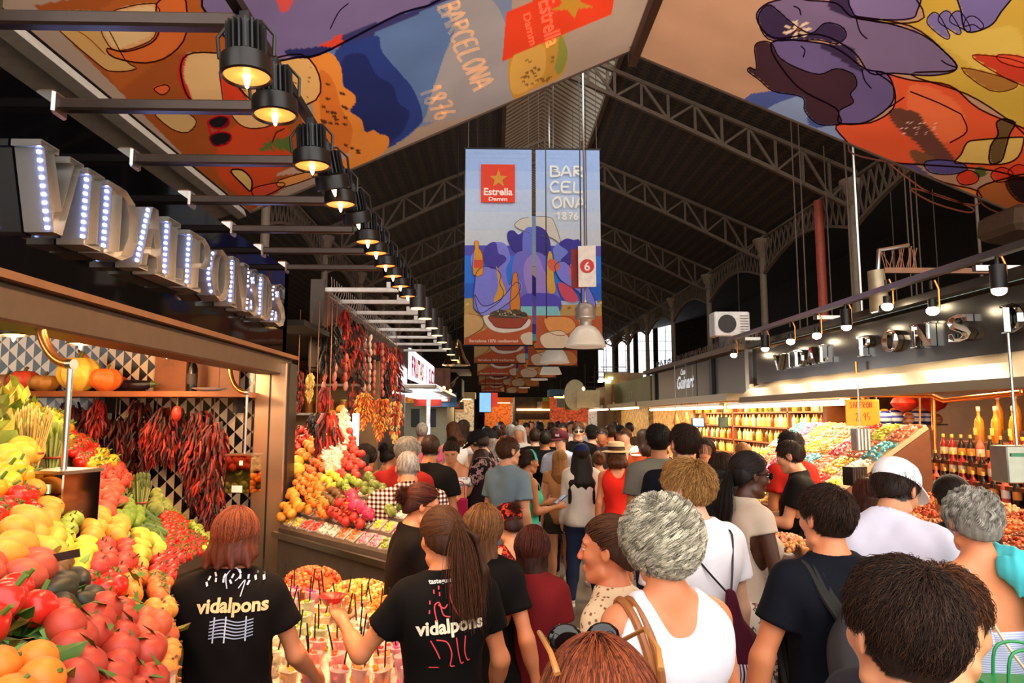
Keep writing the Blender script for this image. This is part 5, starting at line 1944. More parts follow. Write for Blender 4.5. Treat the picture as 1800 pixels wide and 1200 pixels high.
def channel_letter(ch, w, hgt, depth, leds, side, facem):
 """letter in local Y (right) and Z (up), standing out along +X"""
 out, wu = LET[ch]
 root = thing('sign_letter', '', 'letter')
 sy, sz = w / wu, hgt
 loops = [np.array(out, float) * (sy, sz)]
 if ch in HOLE:
  loops.append(np.array(HOLE[ch], float) * (sy, sz))
 b = MB()
 for lp in loops:
  n = len(lp)
  for th in (0,.006):
   pass
  c = lp.mean(0)
  inner = []
  for i in range(n):
   a, b_, c_ = lp[i - 1], lp[i], lp[(i + 1) % n]
   t = (c_ - a) / max(np.linalg.norm(c_ - a),1e-6)
   nn = np.array([-t[1], t[0]])
   inner.append(b_ + nn * .005)
  inner = np.array(inner)
  V = [(0, y, z) for y, z in lp] + [(depth, y, z) for y, z in lp] + [(0, y, z) for y, z in inner] + [(depth, y, z) for y, z in inner]
  F = []
  for i in range(n):
   j = (i + 1) % n
   F += [(i, j, n + j, n + i),(2 * n + i, 3 * n + i, 3 * n + j, 2 * n + j),(n + i, n + j, 3 * n + j, 3 * n + i)]
  b.add(V, F)
 b.build('letter_return', side, root, smooth=False)
 from mathutils.geometry import tessellate_polygon
 lv = [[Vector((0, y, z)) for y, z in lp] for lp in loops]
 tr = tessellate_polygon(lv)
 flat = [(depth * .55, v.y, v.z) for l_ in lv for v in l_]
 b = MB().add(flat, [tuple(t) for t in tr])
 b.build('face_plate', facem, root, smooth=False)
 if leds:
  b = MB()
  wsh = MB()
  lp = loops[0]
  seg = []
  n = len(lp)
  for i in range(n):
   a, c = lp[i], lp[(i + 1) % n]
   if abs(c[1] - a[1]) > .4 * hgt:
    seg.append((a, c))
  if ch in 'OS':
   seg = [(lp[i], lp[(i + 1) % n]) for i in range(n) if lp[i][0] < .45 * w and lp[(i + 1) % n][0] < .45 * w]
  else:
   seg.sort(key=lambda s_: min(s_[0][0], s_[1][0]))
   seg = seg[:1]
  for a, c in seg:
   L_ = np.linalg.norm(c - a)
   k = max(2, int(L_ / .03))
   for i in range(k):
    p = a + (c - a) * (i + .5) / k
    b.ell((depth * .8, p[0] - .004, p[1]),(.0065,.0065,.0065),6)
  b.build('led', M['ledblue'], root)
 return root
spans = [('V', 50,128),('I', 136,166),('D', 172,230),('A', 234,280),('L', 281,316),('P', 320,360),('O', 362,396),('N', 399,427),('S', 430,448),('D', 451,470),('S', 474,494)]
ordn = ['first', 'second', 'third', 'fourth', 'fifth', 'sixth', 'seventh', 'eighth', 'ninth', 'tenth', 'eleventh']
for k, (ch, a, b_) in enumerate(spans):
 y0, y1 = solveY(a, 2.84, XL + .08), solveY(b_, 2.84, XL + .08)
 r = channel_letter(ch, min(y1 - y0,.40),.325,.11, True, M['letterside'], M['letterface'])
 r.location = (XL + .005, y0,2.675)
 tag(r, 'mirror steel channel letter %s with blue lights, %s letter of the black sign' % (ch, ordn[k]), 'letter', 'steel letters on the black fascia')
r = thing('lamp_rail', 'slim black rail that carries the round spot lamps in front of the black fascia', 'rail', (-.83,4.0,3.29))
MB().box((0,0,0),(.035,5.4,.035)).build('rail', M['black'], r, smooth=False)
ARMY = [2.12,2.74,3.34,3.98,4.62,5.24,5.84]
arm0 = None
for k, y in enumerate(ARMY):
 if arm0 is None:
  arm0 = thing('lamp_bracket', '', 'bracket', (XL, y, 3.25))
  MB().box((.47,0,.0),(1.0,.05,.05), bev=.008).build('arm', dm('armpaint', '#3a2c24', rough=.35, metal=.5), arm0, smooth=False)
  MB().box((-.03,0,0),(.08,.1,.1), bev=.01).build('bracket', M['steel'], arm0, smooth=False)
  o = arm0
 else:
  o = copy_tree(arm0, loc=(XL, y, 3.25))
 tag(o, 'dark lamp arm sticking out of the black fascia, %s from the entrance' % ordn[k], None, 'lamp arms of the black fascia')
def make_spot(fins=True):
 root = thing('spot_lamp', '', 'lamp')
 b = MB()
 for i in range(20):
  a = i * math.pi / 10
  b.box((math.cos(a) * .045, math.sin(a) * .045,-.075),(.035,.006,.1), R=rotz(a))
 b.cyl((0,0,-.02),(0,0,-.13),.04, n=20)
 b.build('heat_sink', M['black'], root, smooth=False)
 MB().lathe([(.045,-.12),(.078,-.135),(.08,-.15),(.08,-.195),(.074,-.2),(.07,-.195),(.066,-.15),(0,-.14)],28).build('ring', dm('lampblack', '#1a1512', rough=.35, metal=.3), root)
 rf = MB().lathe([(.07,-.19),(.055,-.165),(.0,-.16)],24).build('reflector', dm('reflector', '#ffb878', rough=.3, emit='#ff8a3a', es=1.7), root)
 MB().lathe([(0,-.16),(.012,-.165),(.012,-.2),(.009,-.215),(.005,-.23),(0,-.235)],12).build('bulb', dm('bulb', '#ffd0a0', emit='#ffc080', es=14), root)
 MB().box((0,0,-.005),(.03,.03,.05)).build('mount', M['black'], root, smooth=False)
 y_ = MB()
 y_.tube([(-.086,0,-.13),(-.09,0,-.06),(-.05,0,-.01),(.05,0,-.01),(.09,0,-.06),(.086,0,-.13)],.006,6)
 y_.build('yoke', M['darksteel'], root)
 return root
LY = [2.08,2.36,2.86,3.12,3.40,3.70,4.15,4.45,4.84,5.2,5.62,6.1]
sp0 = None
for k, y in enumerate(LY):
 o = sp0 = make_spot() if sp0 is None else sp0
 if k:
  o = copy_tree(sp0)
 o.location = (-.8, y, 3.24)
 o.rotation_euler = ((.0,-.06,0) if k not in (3,5) else (.3,-.25,.3))
 tag(o, 'black finned spot lamp with orange glow, %s in the black fascia row' % (ordn + ['twelfth'])[k], 'lamp', 'round spot lamps of the left stall')
 if k % 2 == 0:
  light('SPOT', 'stall_spot', (-.8, y, 3.0),56,(1,.56,.26),(-1.7, y + .1,1.2),.05,125)
o = thing('awning_housing', 'brown awning housing above the near end of the black fascia', 'awning box', (-2.2,1.9,3.62))
MB().box((0,0,0),(.5,1.5,.3), bev=.06).build('shell', dm('housing', '#4a3a2c', rough=.7), o, smooth=False)
MB().box((.1,.0,-.19),(.1,1.2,.14)).build('foot', M['black'], o, smooth=False)
light('AREA', 'canopy_glow', (-2.9,3.4,2.9),85,(1,.56,.27),(-2.2,3.2,1.2),1.6, sy=3.0)  # unseen area light behind the fascia, no fixture of its own
light('AREA', 'inner_glow', (-2.6,2.0,2.75),24,(1,.58,.28),(-1.6,2.0,1.2),.8, sy=1.2)  # second unseen area light under the stall ceiling, no fixture
def tri_tiles(N, L, tc, c=.066, dark='#171310', lite='#e7c9a4'):
 sp = N.new('ShaderNodeSeparateXYZ')
 L.new(tc.outputs['Object'], sp.inputs[0])
 def mth(op, a, b=None):
  n = N.new('ShaderNodeMath')
  n.operation = op
  for i, x in enumerate((a, b)):
   if x is None:
    continue
   if isinstance(x, (int, float)):
    n.inputs[i].default_value = x
   else:
    L.new(x, n.inputs[i])
  return n.outputs[0]
 x = mth('DIVIDE', sp.outputs[0], c)
 z = mth('DIVIDE', sp.outputs[2], c)
 u, v = mth('FRACT', mth('ADD', x, 500)), mth('FRACT', mth('ADD', z, 500))
 px_ = mth('MODULO', mth('FLOOR', mth('ADD', x, 500)),2)
 pz_ = mth('MODULO', mth('FLOOR', mth('ADD', z, 500)),2)
 par = mth('ABSOLUTE', mth('SUBTRACT', px_, pz_))
 a = mth('GREATER_THAN', u, v)
 b_ = mth('GREATER_THAN', mth('ADD', u, v),1)
 f = mth('ADD', mth('MULTIPLY', a, par), mth('MULTIPLY', b_, mth('SUBTRACT', 1, par)))
 return ramp(N, L, f, [(0, dark),(1, lite)])
drive_color(dm('tritile', '#888888', rough=.25), tri_tiles)
o = thing('tiled_partition', 'stall back wall tiled in small black and cream triangles', 'partition', (-3.1,5.68,0))
MB().box((0,0,1.55),(2.5,.08,3.1)).build('tile_face', M['tritile'], o, smooth=False)
MB().box((0,.06,1.55),(2.52,.05,3.1)).build('backing', M['black'], o, smooth=False)
o = thing('metal_post', 'brushed steel post at the end of the fruit stall', 'post', (-1.80,5.66,0))
MB().box((0,0,1.2),(.25,.26,2.4), bev=.008).build('sleeve', dm('brushed', '#c9a989', rough=.32, metal=.85, var=.1, scale=3), o, smooth=False)
MB().box((.0,-.133,1.2),(.012,.006,2.4)).build('seam', M['darksteel'], o, smooth=False)
MB().box((.135,0,1.2),(.02,.2,2.4)).build('side_strip', M['darksteel'], o, smooth=False)
o = thing('high_shelf', 'long dark shelf above the tiled wall of the fruit stall', 'shelf', (-3.05,5.38,2.14))
MB().box((0,0,0),(2.3,.46,.04)).build('board', M['wood'], o, smooth=False)
for x in (-1.0,0,1.0):
 MB().box((x, .16,-.08),(.03,.16,.12)).build('bracket', M['darksteel'], o, smooth=False)
def pumpkin(loc, r, col, squash=.8, lobes=10, name='pumpkin', lab='', stemc='#6a5a2a', rot=0, group='pumpkins and gourds on the high shelf'):
 root = thing(name, lab, name, loc, rot, group)
 a = np.linspace(-math.pi / 2, math.pi / 2,12)
 MB().lathe([(r * math.cos(t) * (1 if abs(t) < 1.3 else .9), r * squash * (math.sin(t) + 1) - (r * .12 * (abs(t) > 1.2))) for t in a],40, lobes=lobes, amp=.06, col=lin(col)).build('rind', M['colfruit'], root)
 MB().tube([(0,0, r * squash * 1.8),(.005,0, r * squash * 2.02),(.02,0, r * squash * 2.2)],[r * .14, r * .1, r * .12],7, col=lin(stemc)).build('stem', M['colfruit'], root)
 return root
zt = 2.161
for (px, r, sq, c, lb, yy) in ((12,.085,.85, '#b07040', 'small tan gourd at the left end of the high shelf', 5.38),(42,.105,.8, '#e0502c', 'red orange pumpkin, left one on the high shelf', 5.3),(50,.08,.8, '#d84424', 'small red pumpkin behind the red orange one on the high shelf', 5.5),
                           (78,.11,.6, '#b8823a', 'flat tan ribbed pumpkin on the high shelf', 5.3),(138,.145,.95, '#f2c84e', 'big pale yellow ribbed pumpkin on the high shelf', 5.3),
                           (186,.11,.85, '#e8742c', 'orange pumpkin right of the big yellow one on the high shelf', 5.3),(205,.085,.8, '#d8401c', 'red pumpkin at the right end of the high shelf', 5.5)):
 p = at(px, 680, yy)
 zz = zt if 'behind' not in lb and 'right end' not in lb else zt + .0
 pumpkin((p[0], yy, zz), r, c, sq, lab=lb)
pp = at(165,640,5.5)
o = thing('butternut_squash', 'long orange squash leaning beside the yellow pumpkin', 'squash', (pp[0],5.48, zt))
MB().tube([(.06,0,.07),(.02,0,.12),(-.03,0,.2),(-.07,0,.27),(-.1,0,.31)],[.05,.075,.05,.035,.02],14, col=lin('#e8823a')).build('rind', M['colfruit'], o)
MB().tube([(-.1,0,.31),(-.115,0,.335)],.009,6, col=lin('#5a4a20')).build('stem', M['colfruit'], o)
for k, px in enumerate((232,248)):
 pp = at(px, 660,5.45)
 o = thing('aubergine', 'dark glossy aubergine on the high shelf, %s one' % ['left', 'right'][k], 'aubergine', (pp[0],5.4, zt + .05))
 MB().tube([(-.1,0,.0),(-.05,0,.0),(.03,0,.0),(.09,0,.01),(.12,0,.015)],[.02,.05,.045,.03,.015],14, col=lin('#1c0e18')).build('skin', M['colgloss'], o)
 MB().lathe([(.03,0),(.02,.02),(.008,.035),(.006,.06)],8, c=(.11,0,.012), R=rotm('Y', math.pi / 2), col=lin('#4a5a24')).build('stalk', M['colfruit'], o)
for k, (x0, x1) in enumerate(((272,326),(346,385),(386,420))):
 a, c = at(x0,625,5.52), at(x1,688,5.52)
 o = MB().box((0,0,.18),(c[0] - a[0] - .006,.03,.36), bev=.004).build('wooden_board', M['wood'], loc=((a[0] + c[0]) / 2,5.54, zt), smooth=False)
 tag(o, 'upright orange brown wooden board on the high shelf, %s of three' % ['left', 'middle', 'right'][k], 'board', 'wooden boards on the high shelf')
pp = at(337,680,5.35)
o = thing('wine_bottle', 'black wine bottle between the wooden boards on the high shelf', 'bottle', (pp[0],5.35, zt))
MB().lathe([(.036,0),(.038,.01),(.038,.18),(.03,.21),(.014,.235),(.013,.29),(0,.29)],16, col=lin('#0e0b0a')).build('glass', M['colgloss'], o)
MB().lathe([(.0385,.06),(.0385,.14)],16, col=lin('#3a3330')).build('label', M['col'], o)
pp = at(366,688,5.22)
tag(MB().lathe([(.05,0),(.12,.02),(.125,.025),(.1,.018),(0,.008)],28).build('white_dish', M['white'], loc=(pp[0],5.24, zt)), 'shallow white dish at the edge of the high shelf', 'dish')
def chillies(n, W_, H_, cols, ln=.09, seed=0, dep=.5, r=.0075, taper=.35, top_r=None, droop=.9):
 rs = random.Random(seed)
 b = MB()
 for i in range(n):
  t = rs.random()
  a = rs.random() * 6.283
  wr = W_ * (math.sin(math.pi * min(1,.12 + t * .95)) ** .5) * (1 - taper * t)
  rr = wr * (.45 + .55 * rs.random())
  p = np.array([math.cos(a) * rr, math.sin(a) * rr * dep, -t * H_])
  d = np.array([math.cos(a) * (.45 - .3 * rs.random()), math.sin(a) * .4,-droop - rs.random() * .5])
  d /= np.linalg.norm(d)
  l_ = ln * (.7 + .6 * rs.random())
  side = np.array([rs.uniform(-1,1), rs.uniform(-1,1),0]) * l_ * .22
  P = [p, p + d * l_ * .5 + side, p + d * l_ + side * .3]
  c = np.array(lin(rs.choice(cols))) * (.75 + .5 * rs.random())
  b.tube(P, [r, r * 1.15, r * .2],5, col=tuple(c), cap=False)
 return b
def hung(name, label, cat, loc, mb, parts=None, cord=.3, group=None, m='colfruit'):
 root = thing(name, label, cat, loc, 0, group)
 mb.build('pods' if 'chil' in name else 'links', M[m], root)
 MB().cyl((0,0,-.03),(0,0, cord),.004, n=5).build('string', M['wood'], root)
 return root
DK = ['#4a130c', '#6a1c10', '#35100b', '#7d2415', '#251009']
RD = ['#b3261a', '#8a1c12', '#c8351f', '#6a150e']
for k, (px, y0, y1, hw, cs, Y, n) in enumerate(((125,705,790,22, DK, 5.5,60),(165,712,790,30, DK, 5.45,90),(172,700,760,16, RD, 5.35,40),(203,735,845,24, DK, 5.45,80),(246,702,862,27, DK, 5.5,130),(275,735,800,24, RD, 5.42,70),
            (300,715,800,34, RD + DK, 5.35,160),(352,722,880,36, RD + DK, 5.35,220),(376,740,935,30, RD[1:] + DK, 5.3,220))):
 p, q_ = at(px, y0, Y), at(px, y1, Y)
 hw_ = hw * Y / F_PX
 hung('dried_chilli_bunch', 'hanging bunch of dried dark red chillies, %s from the left on the tiled wall' % ordn[k], 'chillies', (p[0], Y, p[2]),
         chillies(int(n * 1.5), hw_, p[2] - q_[2], cs, .11, k, r=.0095), cord=2.13 - p[2] if p[2] < 2.1 else .05, group='dried chilli bunches on the tiled wall')
p = at(311,722,5.2)
o = thing('red_pepper', 'fat red pepper hanging above the dried chillies', 'pepper', (p[0],5.2, p[2]))
MB().ell((0,0,-.02),(.036,.036,.06),14, col=lin('#d8402a')).build('flesh', M['colgloss'], o)
MB().cyl((0,0,.03),(0,0,2.12 - p[2]),.004, n=5, col=lin('#7a6a3a')).build('stem', M['colfruit'], o)
def scale_box(loc, w, hgt, dpt, polez, label, rz=0, hook=1.0):
 root = thing('hanging_scale', label, 'scale', loc, rz)
 MB().box((0,0, hgt / 2),(w, dpt, hgt), bev=.004).build('mirror_case', dm('mirrorcase', '#a08a70', rough=.06, metal=1, var=.03), root, smooth=False)
 MB().box((0,0, hgt + .004),(w + .01, dpt + .01,.012)).build('lid', M['steel'], root, smooth=False)
 MB().box((0,-dpt / 2 - .003, hgt * .12),(w * .42,.004, hgt * .18)).build('price_label', M['white'], root, smooth=False)
 MB().box((w * .12,-dpt / 2 - .003, hgt * .8),(w * .13,.004, hgt * .12)).build('display', dm('lcd', '#d8e0b0', emit='#e8f0c0', es=.6), root, smooth=False)
 MB().cyl((0,0, hgt),(0,0, polez),.011, n=10).build('pole', M['steel'], root)
 t = np.linspace(0,1,14)
 P = [(-.16 * hook * (1 - math.cos(a * 1.57)) if False else -hook * .16 * math.sin(a * 1.57),0, polez + hook * .22 * (1 - math.cos(a * 1.57))) for a in t]
 MB().tube(P + [(P[-1][0],0, P[-1][2] + .03)],.019 * hook, 10).build('copper_hook', M['copper'], root)
 MB().cyl((-.012,0, polez),(.014,0, polez),.02 * hook, n=14).build('collar', M['steel'], root)
 return root
p = at(83,960,2.62)
t_ = at(135,640,2.62)
scale_box((p[0] + .04,2.62, p[2]),.175,.27,.17, t_[2] - p[2], 'mirrored hanging scale on a copper hook above the big fruit display', math.radians(-14))
MB().box((0,.0,.0),(.001,.001,.001))
p = at(427,865,5.1)
t_ = at(437,690,5.1)
scale_box((p[0],5.1, p[2]),.19,.27,.16, t_[2] - p[2], 'smaller mirrored hanging scale beside the steel post', math.radians(-10),.9)
for k, (px, py, Y) in enumerate(((138,605,4.2),(20,590,3.8),(290,622,4.9))):
 o = copy_tree(sp0, 'black spot lamp under the stall ceiling, %s one above the pumpkins' % ['middle', 'left', 'right'][k], loc=tuple(at(px, py, Y) + (0,0,.2)), group='lamps under the stall ceiling')
 light('POINT', 'under_lamp', tuple(at(px, py + 14, Y)),14,(1,.6,.3), size=.04)
o = thing('stall_ceiling', 'dark ceiling of the fruit stall behind the fascia', 'ceiling panel', (-3.1,3.4,2.98))
MB().box((0,0,0),(2.4,4.6,.05)).build('panel', M['blackmatte'], o, smooth=False)
FR = {}
def fruit_mesh(kind):
 """returns list of (partname, MB) for one piece; the base sits on z=0"""
 def F(c, r, sq=.92, lob=0, amp=0, dim=.12):
  a = np.linspace(-math.pi / 2, math.pi / 2,9)
  return MB().lathe([(r * math.cos(t), r * sq * (math.sin(t) + 1) - (dim * r if t > 1.4 else 0)) for t in a],14, lobes=lob, amp=amp, col=lin(c))
 def stem(h, c='#5a4020', r=.003, l=.014):
  return ('stem', MB().tube([(0,0, h - .004),(.003,0, h + l)], r, 5, col=lin(c)))
 def calyx(h, c='#4f6a20', r=.022):
  b = MB()
  for i in range(5):
   a = i * 1.2566
   b.add([(0,0, h),(r * .4 * math.cos(a + .5), r * .4 * math.sin(a + .5), h + .004),(r * math.cos(a), r * math.sin(a), h - .002),(r * .4 * math.cos(a - .5), r * .4 * math.sin(a - .5), h + .004)],[(0,1,2,3)], col=lin(c))
  b.tube([(0,0, h),(.002,0, h + .012)],.0025,5, col=lin(c))
  return ('calyx', b)
 K = {
  'peach': lambda: [('flesh', F('#b83c28', .043,.95)),('leaf', MB().add([(0,0,.075),(.02,.012,.086),(.055,.004,.08),(.02,-.01,.079)],[(0,1,2,3)], col=lin('#4a6a24')))],
  'peachy': lambda: [('flesh', F('#cc5c34', .042,.95))],
  'tomato': lambda: [('flesh', F('#d6281a', .036,.85,5,.03)), calyx(.058)],
  'redapple': lambda: [('flesh', F('#c23a2a', .037,.92)), stem(.062)],
  'greenapple': lambda: [('flesh', F('#93a83a', .035,.92)), stem(.06)],
  'lemon': lambda: [('flesh', MB().lathe([(0,0),(.01,.004),(.026,.018),(.031,.04),(.026,.062),(.01,.077),(.006,.084),(0,.086)],14, c=(-.042,0,.03), R=rotm('Y', 1.57), col=lin('#f3c83a')))],
  'orange': lambda: [('flesh', F('#ee7f22', .038,.96)), stem(.07, '#4a6a20', .004,.004)],
  'mandarin': lambda: [('flesh', F('#f08428', .031,.82)),('leaf', MB().add([(0,0,.048),(.02,.008,.056),(.05,0,.054),(.02,-.01,.052)],[(0,1,2,3)], col=lin('#4a7024')))],
  'lime': lambda: [('flesh', MB().ell((0,0,.026),(.032,.026,.026),12, col=lin('#6f8f26')))],
  'kiwi': lambda: [('flesh', MB().ell((0,0,.025),(.033,.026,.025),12, col=lin('#6f4a22')))],
  'avocado': lambda: [('flesh', MB().lathe([(0,0),(.028,.01),(.036,.032),(.03,.058),(.018,.08),(.008,.09),(0,.092)],12, c=(-.04,0,.034), R=rotm('Y', 1.5), col=lin('#2c2a18')))],
  'pear': lambda: [('flesh', MB().lathe([(0,0),(.03,.008),(.037,.032),(.03,.058),(.018,.08),(.01,.092),(0,.094)],12, c=(-.04,0,.034), R=rotm('Y', 1.4), col=lin('#c9b23a'))),('stem', MB().tube([(.05,0,.04),(.066,0,.046)],.0025,5, col=lin('#5a4020')))],
  'mango': lambda: [('flesh', MB().ell((0,0,.038),(.058,.042,.038),14, col=lin('#e89a34')))],
  'mangored': lambda: [('flesh', MB().ell((0,0,.038),(.055,.042,.038),14, col=lin('#d0543a')))],
  'plum': lambda: [('flesh', F('#8a1f2c', .027,.95)), stem(.05)],
  'redplum': lambda: [('flesh', F('#c8302a', .030,.93)), stem(.055)],
  'apricot': lambda: [('flesh', F('#ee8a34', .026,.95)), stem(.048, l=.005)],
  'persimmon': lambda: [('flesh', F('#e2672a', .037,.78)), calyx(.055, '#6a6a30', .024)],
  'yellowpepper': lambda: [('flesh', F('#f0b428', .042,1.1,4,.09)),('stalk', MB().tube([(0,0,.085),(.004,0,.115)],[.007,.005],6, col=lin('#5a7a24')))],
  'redpepper': lambda: [('flesh', F('#d62a1c', .042,1.05,4,.09)),('stalk', MB().tube([(0,0,.08),(.004,0,.11)],[.007,.005],6, col=lin('#5a7a24')))],
  'fig': lambda: [('flesh', MB().lathe([(0,0),(.024,.008),(.027,.025),(.018,.042),(.006,.056),(0,.058)],12, col=lin('#3a1c26')))],
  'strawberry': lambda: [('flesh', MB().lathe([(0,0),(.01,.004),(.018,.02),(.016,.032),(0,.036)],10, col=lin('#d0241c'))), calyx(.034, r=.014)],
  'artichoke': lambda: [('leaves', F('#7d8a3a', .037,1.1,7,.14,0))],
  'pomegranate': lambda: [('rind', F('#c2342a', .045,.92)),('crown', MB().lathe([(.012,.078),(.017,.098),(.012,.094)],8, col=lin('#a03a20')))],
  'dragonfruit': lambda: [('rind', F('#d02a5c', .055,1.05,6,.08)),('scales', (lambda b: [b.add([(.05 * math.cos(a) * .8,.05 * math.sin(a) * .8, z),(.052 * math.cos(a + .25),.052 * math.sin(a + .25), z + .008),(.07 * math.cos(a),.07 * math.sin(a), z + .03),(.052 * math.cos(a - .25),.052 * math.sin(a - .25), z + .008)],[(0,1,2,3)], col=lin('#b8b040')) for z in (.03,.07) for a in np.arange(6) * 1.047 + z * 20] and b)(MB()))],
  'melon': lambda: [('rind', F('#e8b83a', .075,1.0,10,.03))],
  'garlic': lambda: [('bulb', MB().lathe([(0,0),(.022,.004),(.027,.016),(.018,.032),(.006,.045),(.004,.06),(0,.06)],12, lobes=6, amp=.07, col=lin('#e8dcc0')))],
  'cucumber': lambda: [('flesh', MB().tube([(-.08,0,.02),(-.04,.003,.021),(.02,.005,.022),(.08,0,.02)],[.012,.021,.021,.012],10, col=lin('#4a6a24')))],
 }
 return K[kind]()
SMOOTHF = {}
def place_fruit(kind, p, R, label, group, scale=1.0, withparts=True):
 nice = {'peachy': 'peach', 'redapple': 'apple', 'greenapple': 'apple', 'mangored': 'mango', 'redplum': 'plum', 'yellowpepper': 'pepper', 'redpepper': 'pepper', 'dragonfruit': 'dragon_fruit'}.get(kind, kind)
 key = kind
 if key not in FR:
  parts = fruit_mesh(kind)
  main = parts[0][1].build(nice, M['colfruit'] if kind not in ('tomato', 'redpepper', 'yellowpepper', 'redplum') else M['colgloss'])
  kids = []
  for nm, mb in parts[1:]:
   kids.append(mb.build(nm, M['colfruit'], main))
  FR[key] = (main, kids, [True])
  o, first = main, True
 main, kids, used = FR[key]
 if used[0]:
  used[0] = False
  o = main
 else:
  o = main.copy()
  COL.objects.link(o)
  if withparts:
   for kd in kids:
    c = kd.copy()
    COL.objects.link(c)
    c.parent = o
 o.matrix_world = Matrix.Translation(Vector(p)) @ Matrix(R.tolist()).to_4x4() @ Matrix.Scale(scale, 4)
 tag(o, label, nice.replace('_', ' '), group)
 return o
def heap(planefn, poly, patches, nrm, rs, region_ok=None, lift=.0, jit=.25):
 """fill the sloping bed with patches of produce; a patch = (px, py, kind, spacing, scale, label, group)"""
 n = np.asarray(nrm, float)
 n /= np.linalg.norm(n)
 xs = [p[0] for p in poly]
 ys = [p[1] for p in poly]
 ctr = np.array([[q[0], q[1]] for q in patches], float)
 count = {}
 from mathutils.geometry import intersect_point_line
 def inside(x, y):
  c = False
  for i in range(len(poly)):
   x1, y1 = poly[i - 1]
   x2, y2 = poly[i]
   if (y1 > y) != (y2 > y) and x < (x2 - x1) * (y - y1) / (y2 - y1) + x1:
    c = not c
  return c
 R0 = frame_z(n)
 for k, (px, py, kind, sp, sc, label, group) in enumerate(patches):
  if kind is None:
   continue
  kx = sp / math.sqrt(1 + (n[0] / n[2]) ** 2)
  ky = sp * .87 / math.sqrt(1 + (n[1] / n[2]) ** 2)
  row = 0
  y = min(ys)
  while y < max(ys):
   x = min(xs) + (row % 2) * kx / 2
   while x < max(xs):
    X_, Y_ = x + rs.uniform(-jit, jit) * kx * .5, y + rs.uniform(-jit, jit) * ky * .5
    x += kx
    if not inside(X_, Y_):
     continue
    z = planefn(X_, Y_)
    u, v = proj((X_, Y_, z + .04))
    if u < -45 or v > 1290 or u > 900:
     continue
    dd = np.hypot(ctr[:, 0] - u, (ctr[:, 1] - v) * 1.1)
    if int(np.argmin(dd)) != k:
     continue
    if region_ok and not region_ok(X_, Y_, u, v):
     continue
    dome = max(0,1 - dd[k] / 48) * .035
    P = np.array([X_, Y_, z]) + n * (lift + dome + rs.uniform(-.006,.01))
    tilt = eul(rs.uniform(-.5,.5), rs.uniform(-.5,.5), rs.uniform(0,6.28))
    place_fruit(kind, P, R0 @ tilt if kind not in ('pear', 'avocado', 'lemon') else R0 @ eul(rs.uniform(-.3,.3), rs.uniform(-.3,.3), rs.uniform(0,6.28)), label, group, sc * rs.uniform(.92,1.1))
    count[kind] = count.get(kind, 0) + 1
   y += ky
   row += 1
 return count
pf1 = lambda x, y: 1.319 - .727 * x - .341 * y
dom1 = [(-.42,.85),(-.68,1.5),(-.87,1.92),(-1.05,2.26),(-1.47,3.2),(-1.9,4.9),(-3.7,4.9),(-3.7,3.6),(-1.2,.85)]
bd = thing('fruit_stand', 'tall sloping fruit stand that carries the big fruit display on the left', 'stand')
b = MB()
V = [(x, y, pf1(x, y) - .015) for x, y in dom1] + [(x, y, .0) for x, y in dom1]
n = len(dom1)
b.add(V, [tuple(range(n)), tuple(range(2 * n - 1, n - 1,-1))] + [(i, n + i, n + (i + 1) % n, (i + 1) % n) for i in range(n)])
b.build('sloping_bed', dm('bed', '#3a3a1c', rough=.8), bd, smooth=False)
b = MB()
for i in (0,1,2,3,4):
 a, c = np.array(dom1[i]), np.array(dom1[i + 1])
 m_ = (a + c) / 2 + np.array([.02,-.01])
 L_ = np.linalg.norm(c - a)
 za, zc = pf1(*a), pf1(*c)
 d3 = np.array([c[0] - a[0], c[1] - a[1], zc - za])
 b.box(((m_[0]), m_[1],(za + zc) / 2 + .01),(.012,.09, np.linalg.norm(d3)), R=frame_z(d3))
b.build('front_rim', M['steel'], bd, smooth=False)
def G1(place):
 return '%s in the big fruit display on the left' % place
PA = []
def pa(px, py, kind, sp, sc, desc, where):
 PA.append((px, py, kind, sp, sc, desc + ' ' + where, desc + ' ' + where))
D_ = ''
pa(10,850, 'yellowpepper', .078,.9, 'yellow pepper', 'at the left edge of the big fruit display, above the tomatoes')
pa(15,880, 'tomato', .066,1, 'shiny red tomato', 'at the left edge of the big fruit display')
pa(12,935, 'mango', .09,1, 'orange yellow mango', 'under the left edge tomatoes of the big fruit display')
pa(30,985, 'mangored', .09,.9, 'reddish mango', 'left of the brown kiwis in the big fruit display')
pa(80,1005, 'kiwi', .052,1, 'brown kiwi', 'beneath the mirrored scale in the big fruit display')
pa(110,1040, 'avocado', .07,1, 'dark avocado', 'behind the big peaches of the big fruit display')
pa(15,1075, 'redpepper', .08,.9, 'glossy red pepper', 'low at the left edge of the big fruit display')
pa(25,1130, None, 0,0, '', '')
pa(15,1195, 'orange', .076,1, 'orange', 'in the bottom left corner of the big fruit display')
pa(150,1150, 'peach', .088,1.0, 'big blushing red peach', 'at the front of the big fruit display')
pa(215,1170, 'peach', .088,1.0, 'big blushing red peach', 'at the front of the big fruit display')
pa(170,1085, 'peach', .088,1.0, 'big blushing red peach', 'at the front of the big fruit display')
pa(95,1110, 'peach', .088,1.0, 'big blushing red peach', 'at the front of the big fruit display')
pa(240,1110, 'peachy', .084,.95, 'orange blushed peach', 'right of the red peaches in the big fruit display')
pa(290,1150, 'apricot', .054,1.15, 'orange apricot', 'near the front right rim of the big fruit display')
pa(270,1080, 'apricot', .054,1.15, 'orange apricot', 'near the front right rim of the big fruit display')
pa(305,1050, 'orange', .072,.9, 'orange', 'beside the left shop assistant in the big fruit display')
pa(250,1035, 'persimmon', .074,1, 'round orange persimmon', 'in the middle of the big fruit display')
pa(205,1045, 'mandarin', .062,1.05, 'leafy mandarin', 'left of the persimmons in the big fruit display')
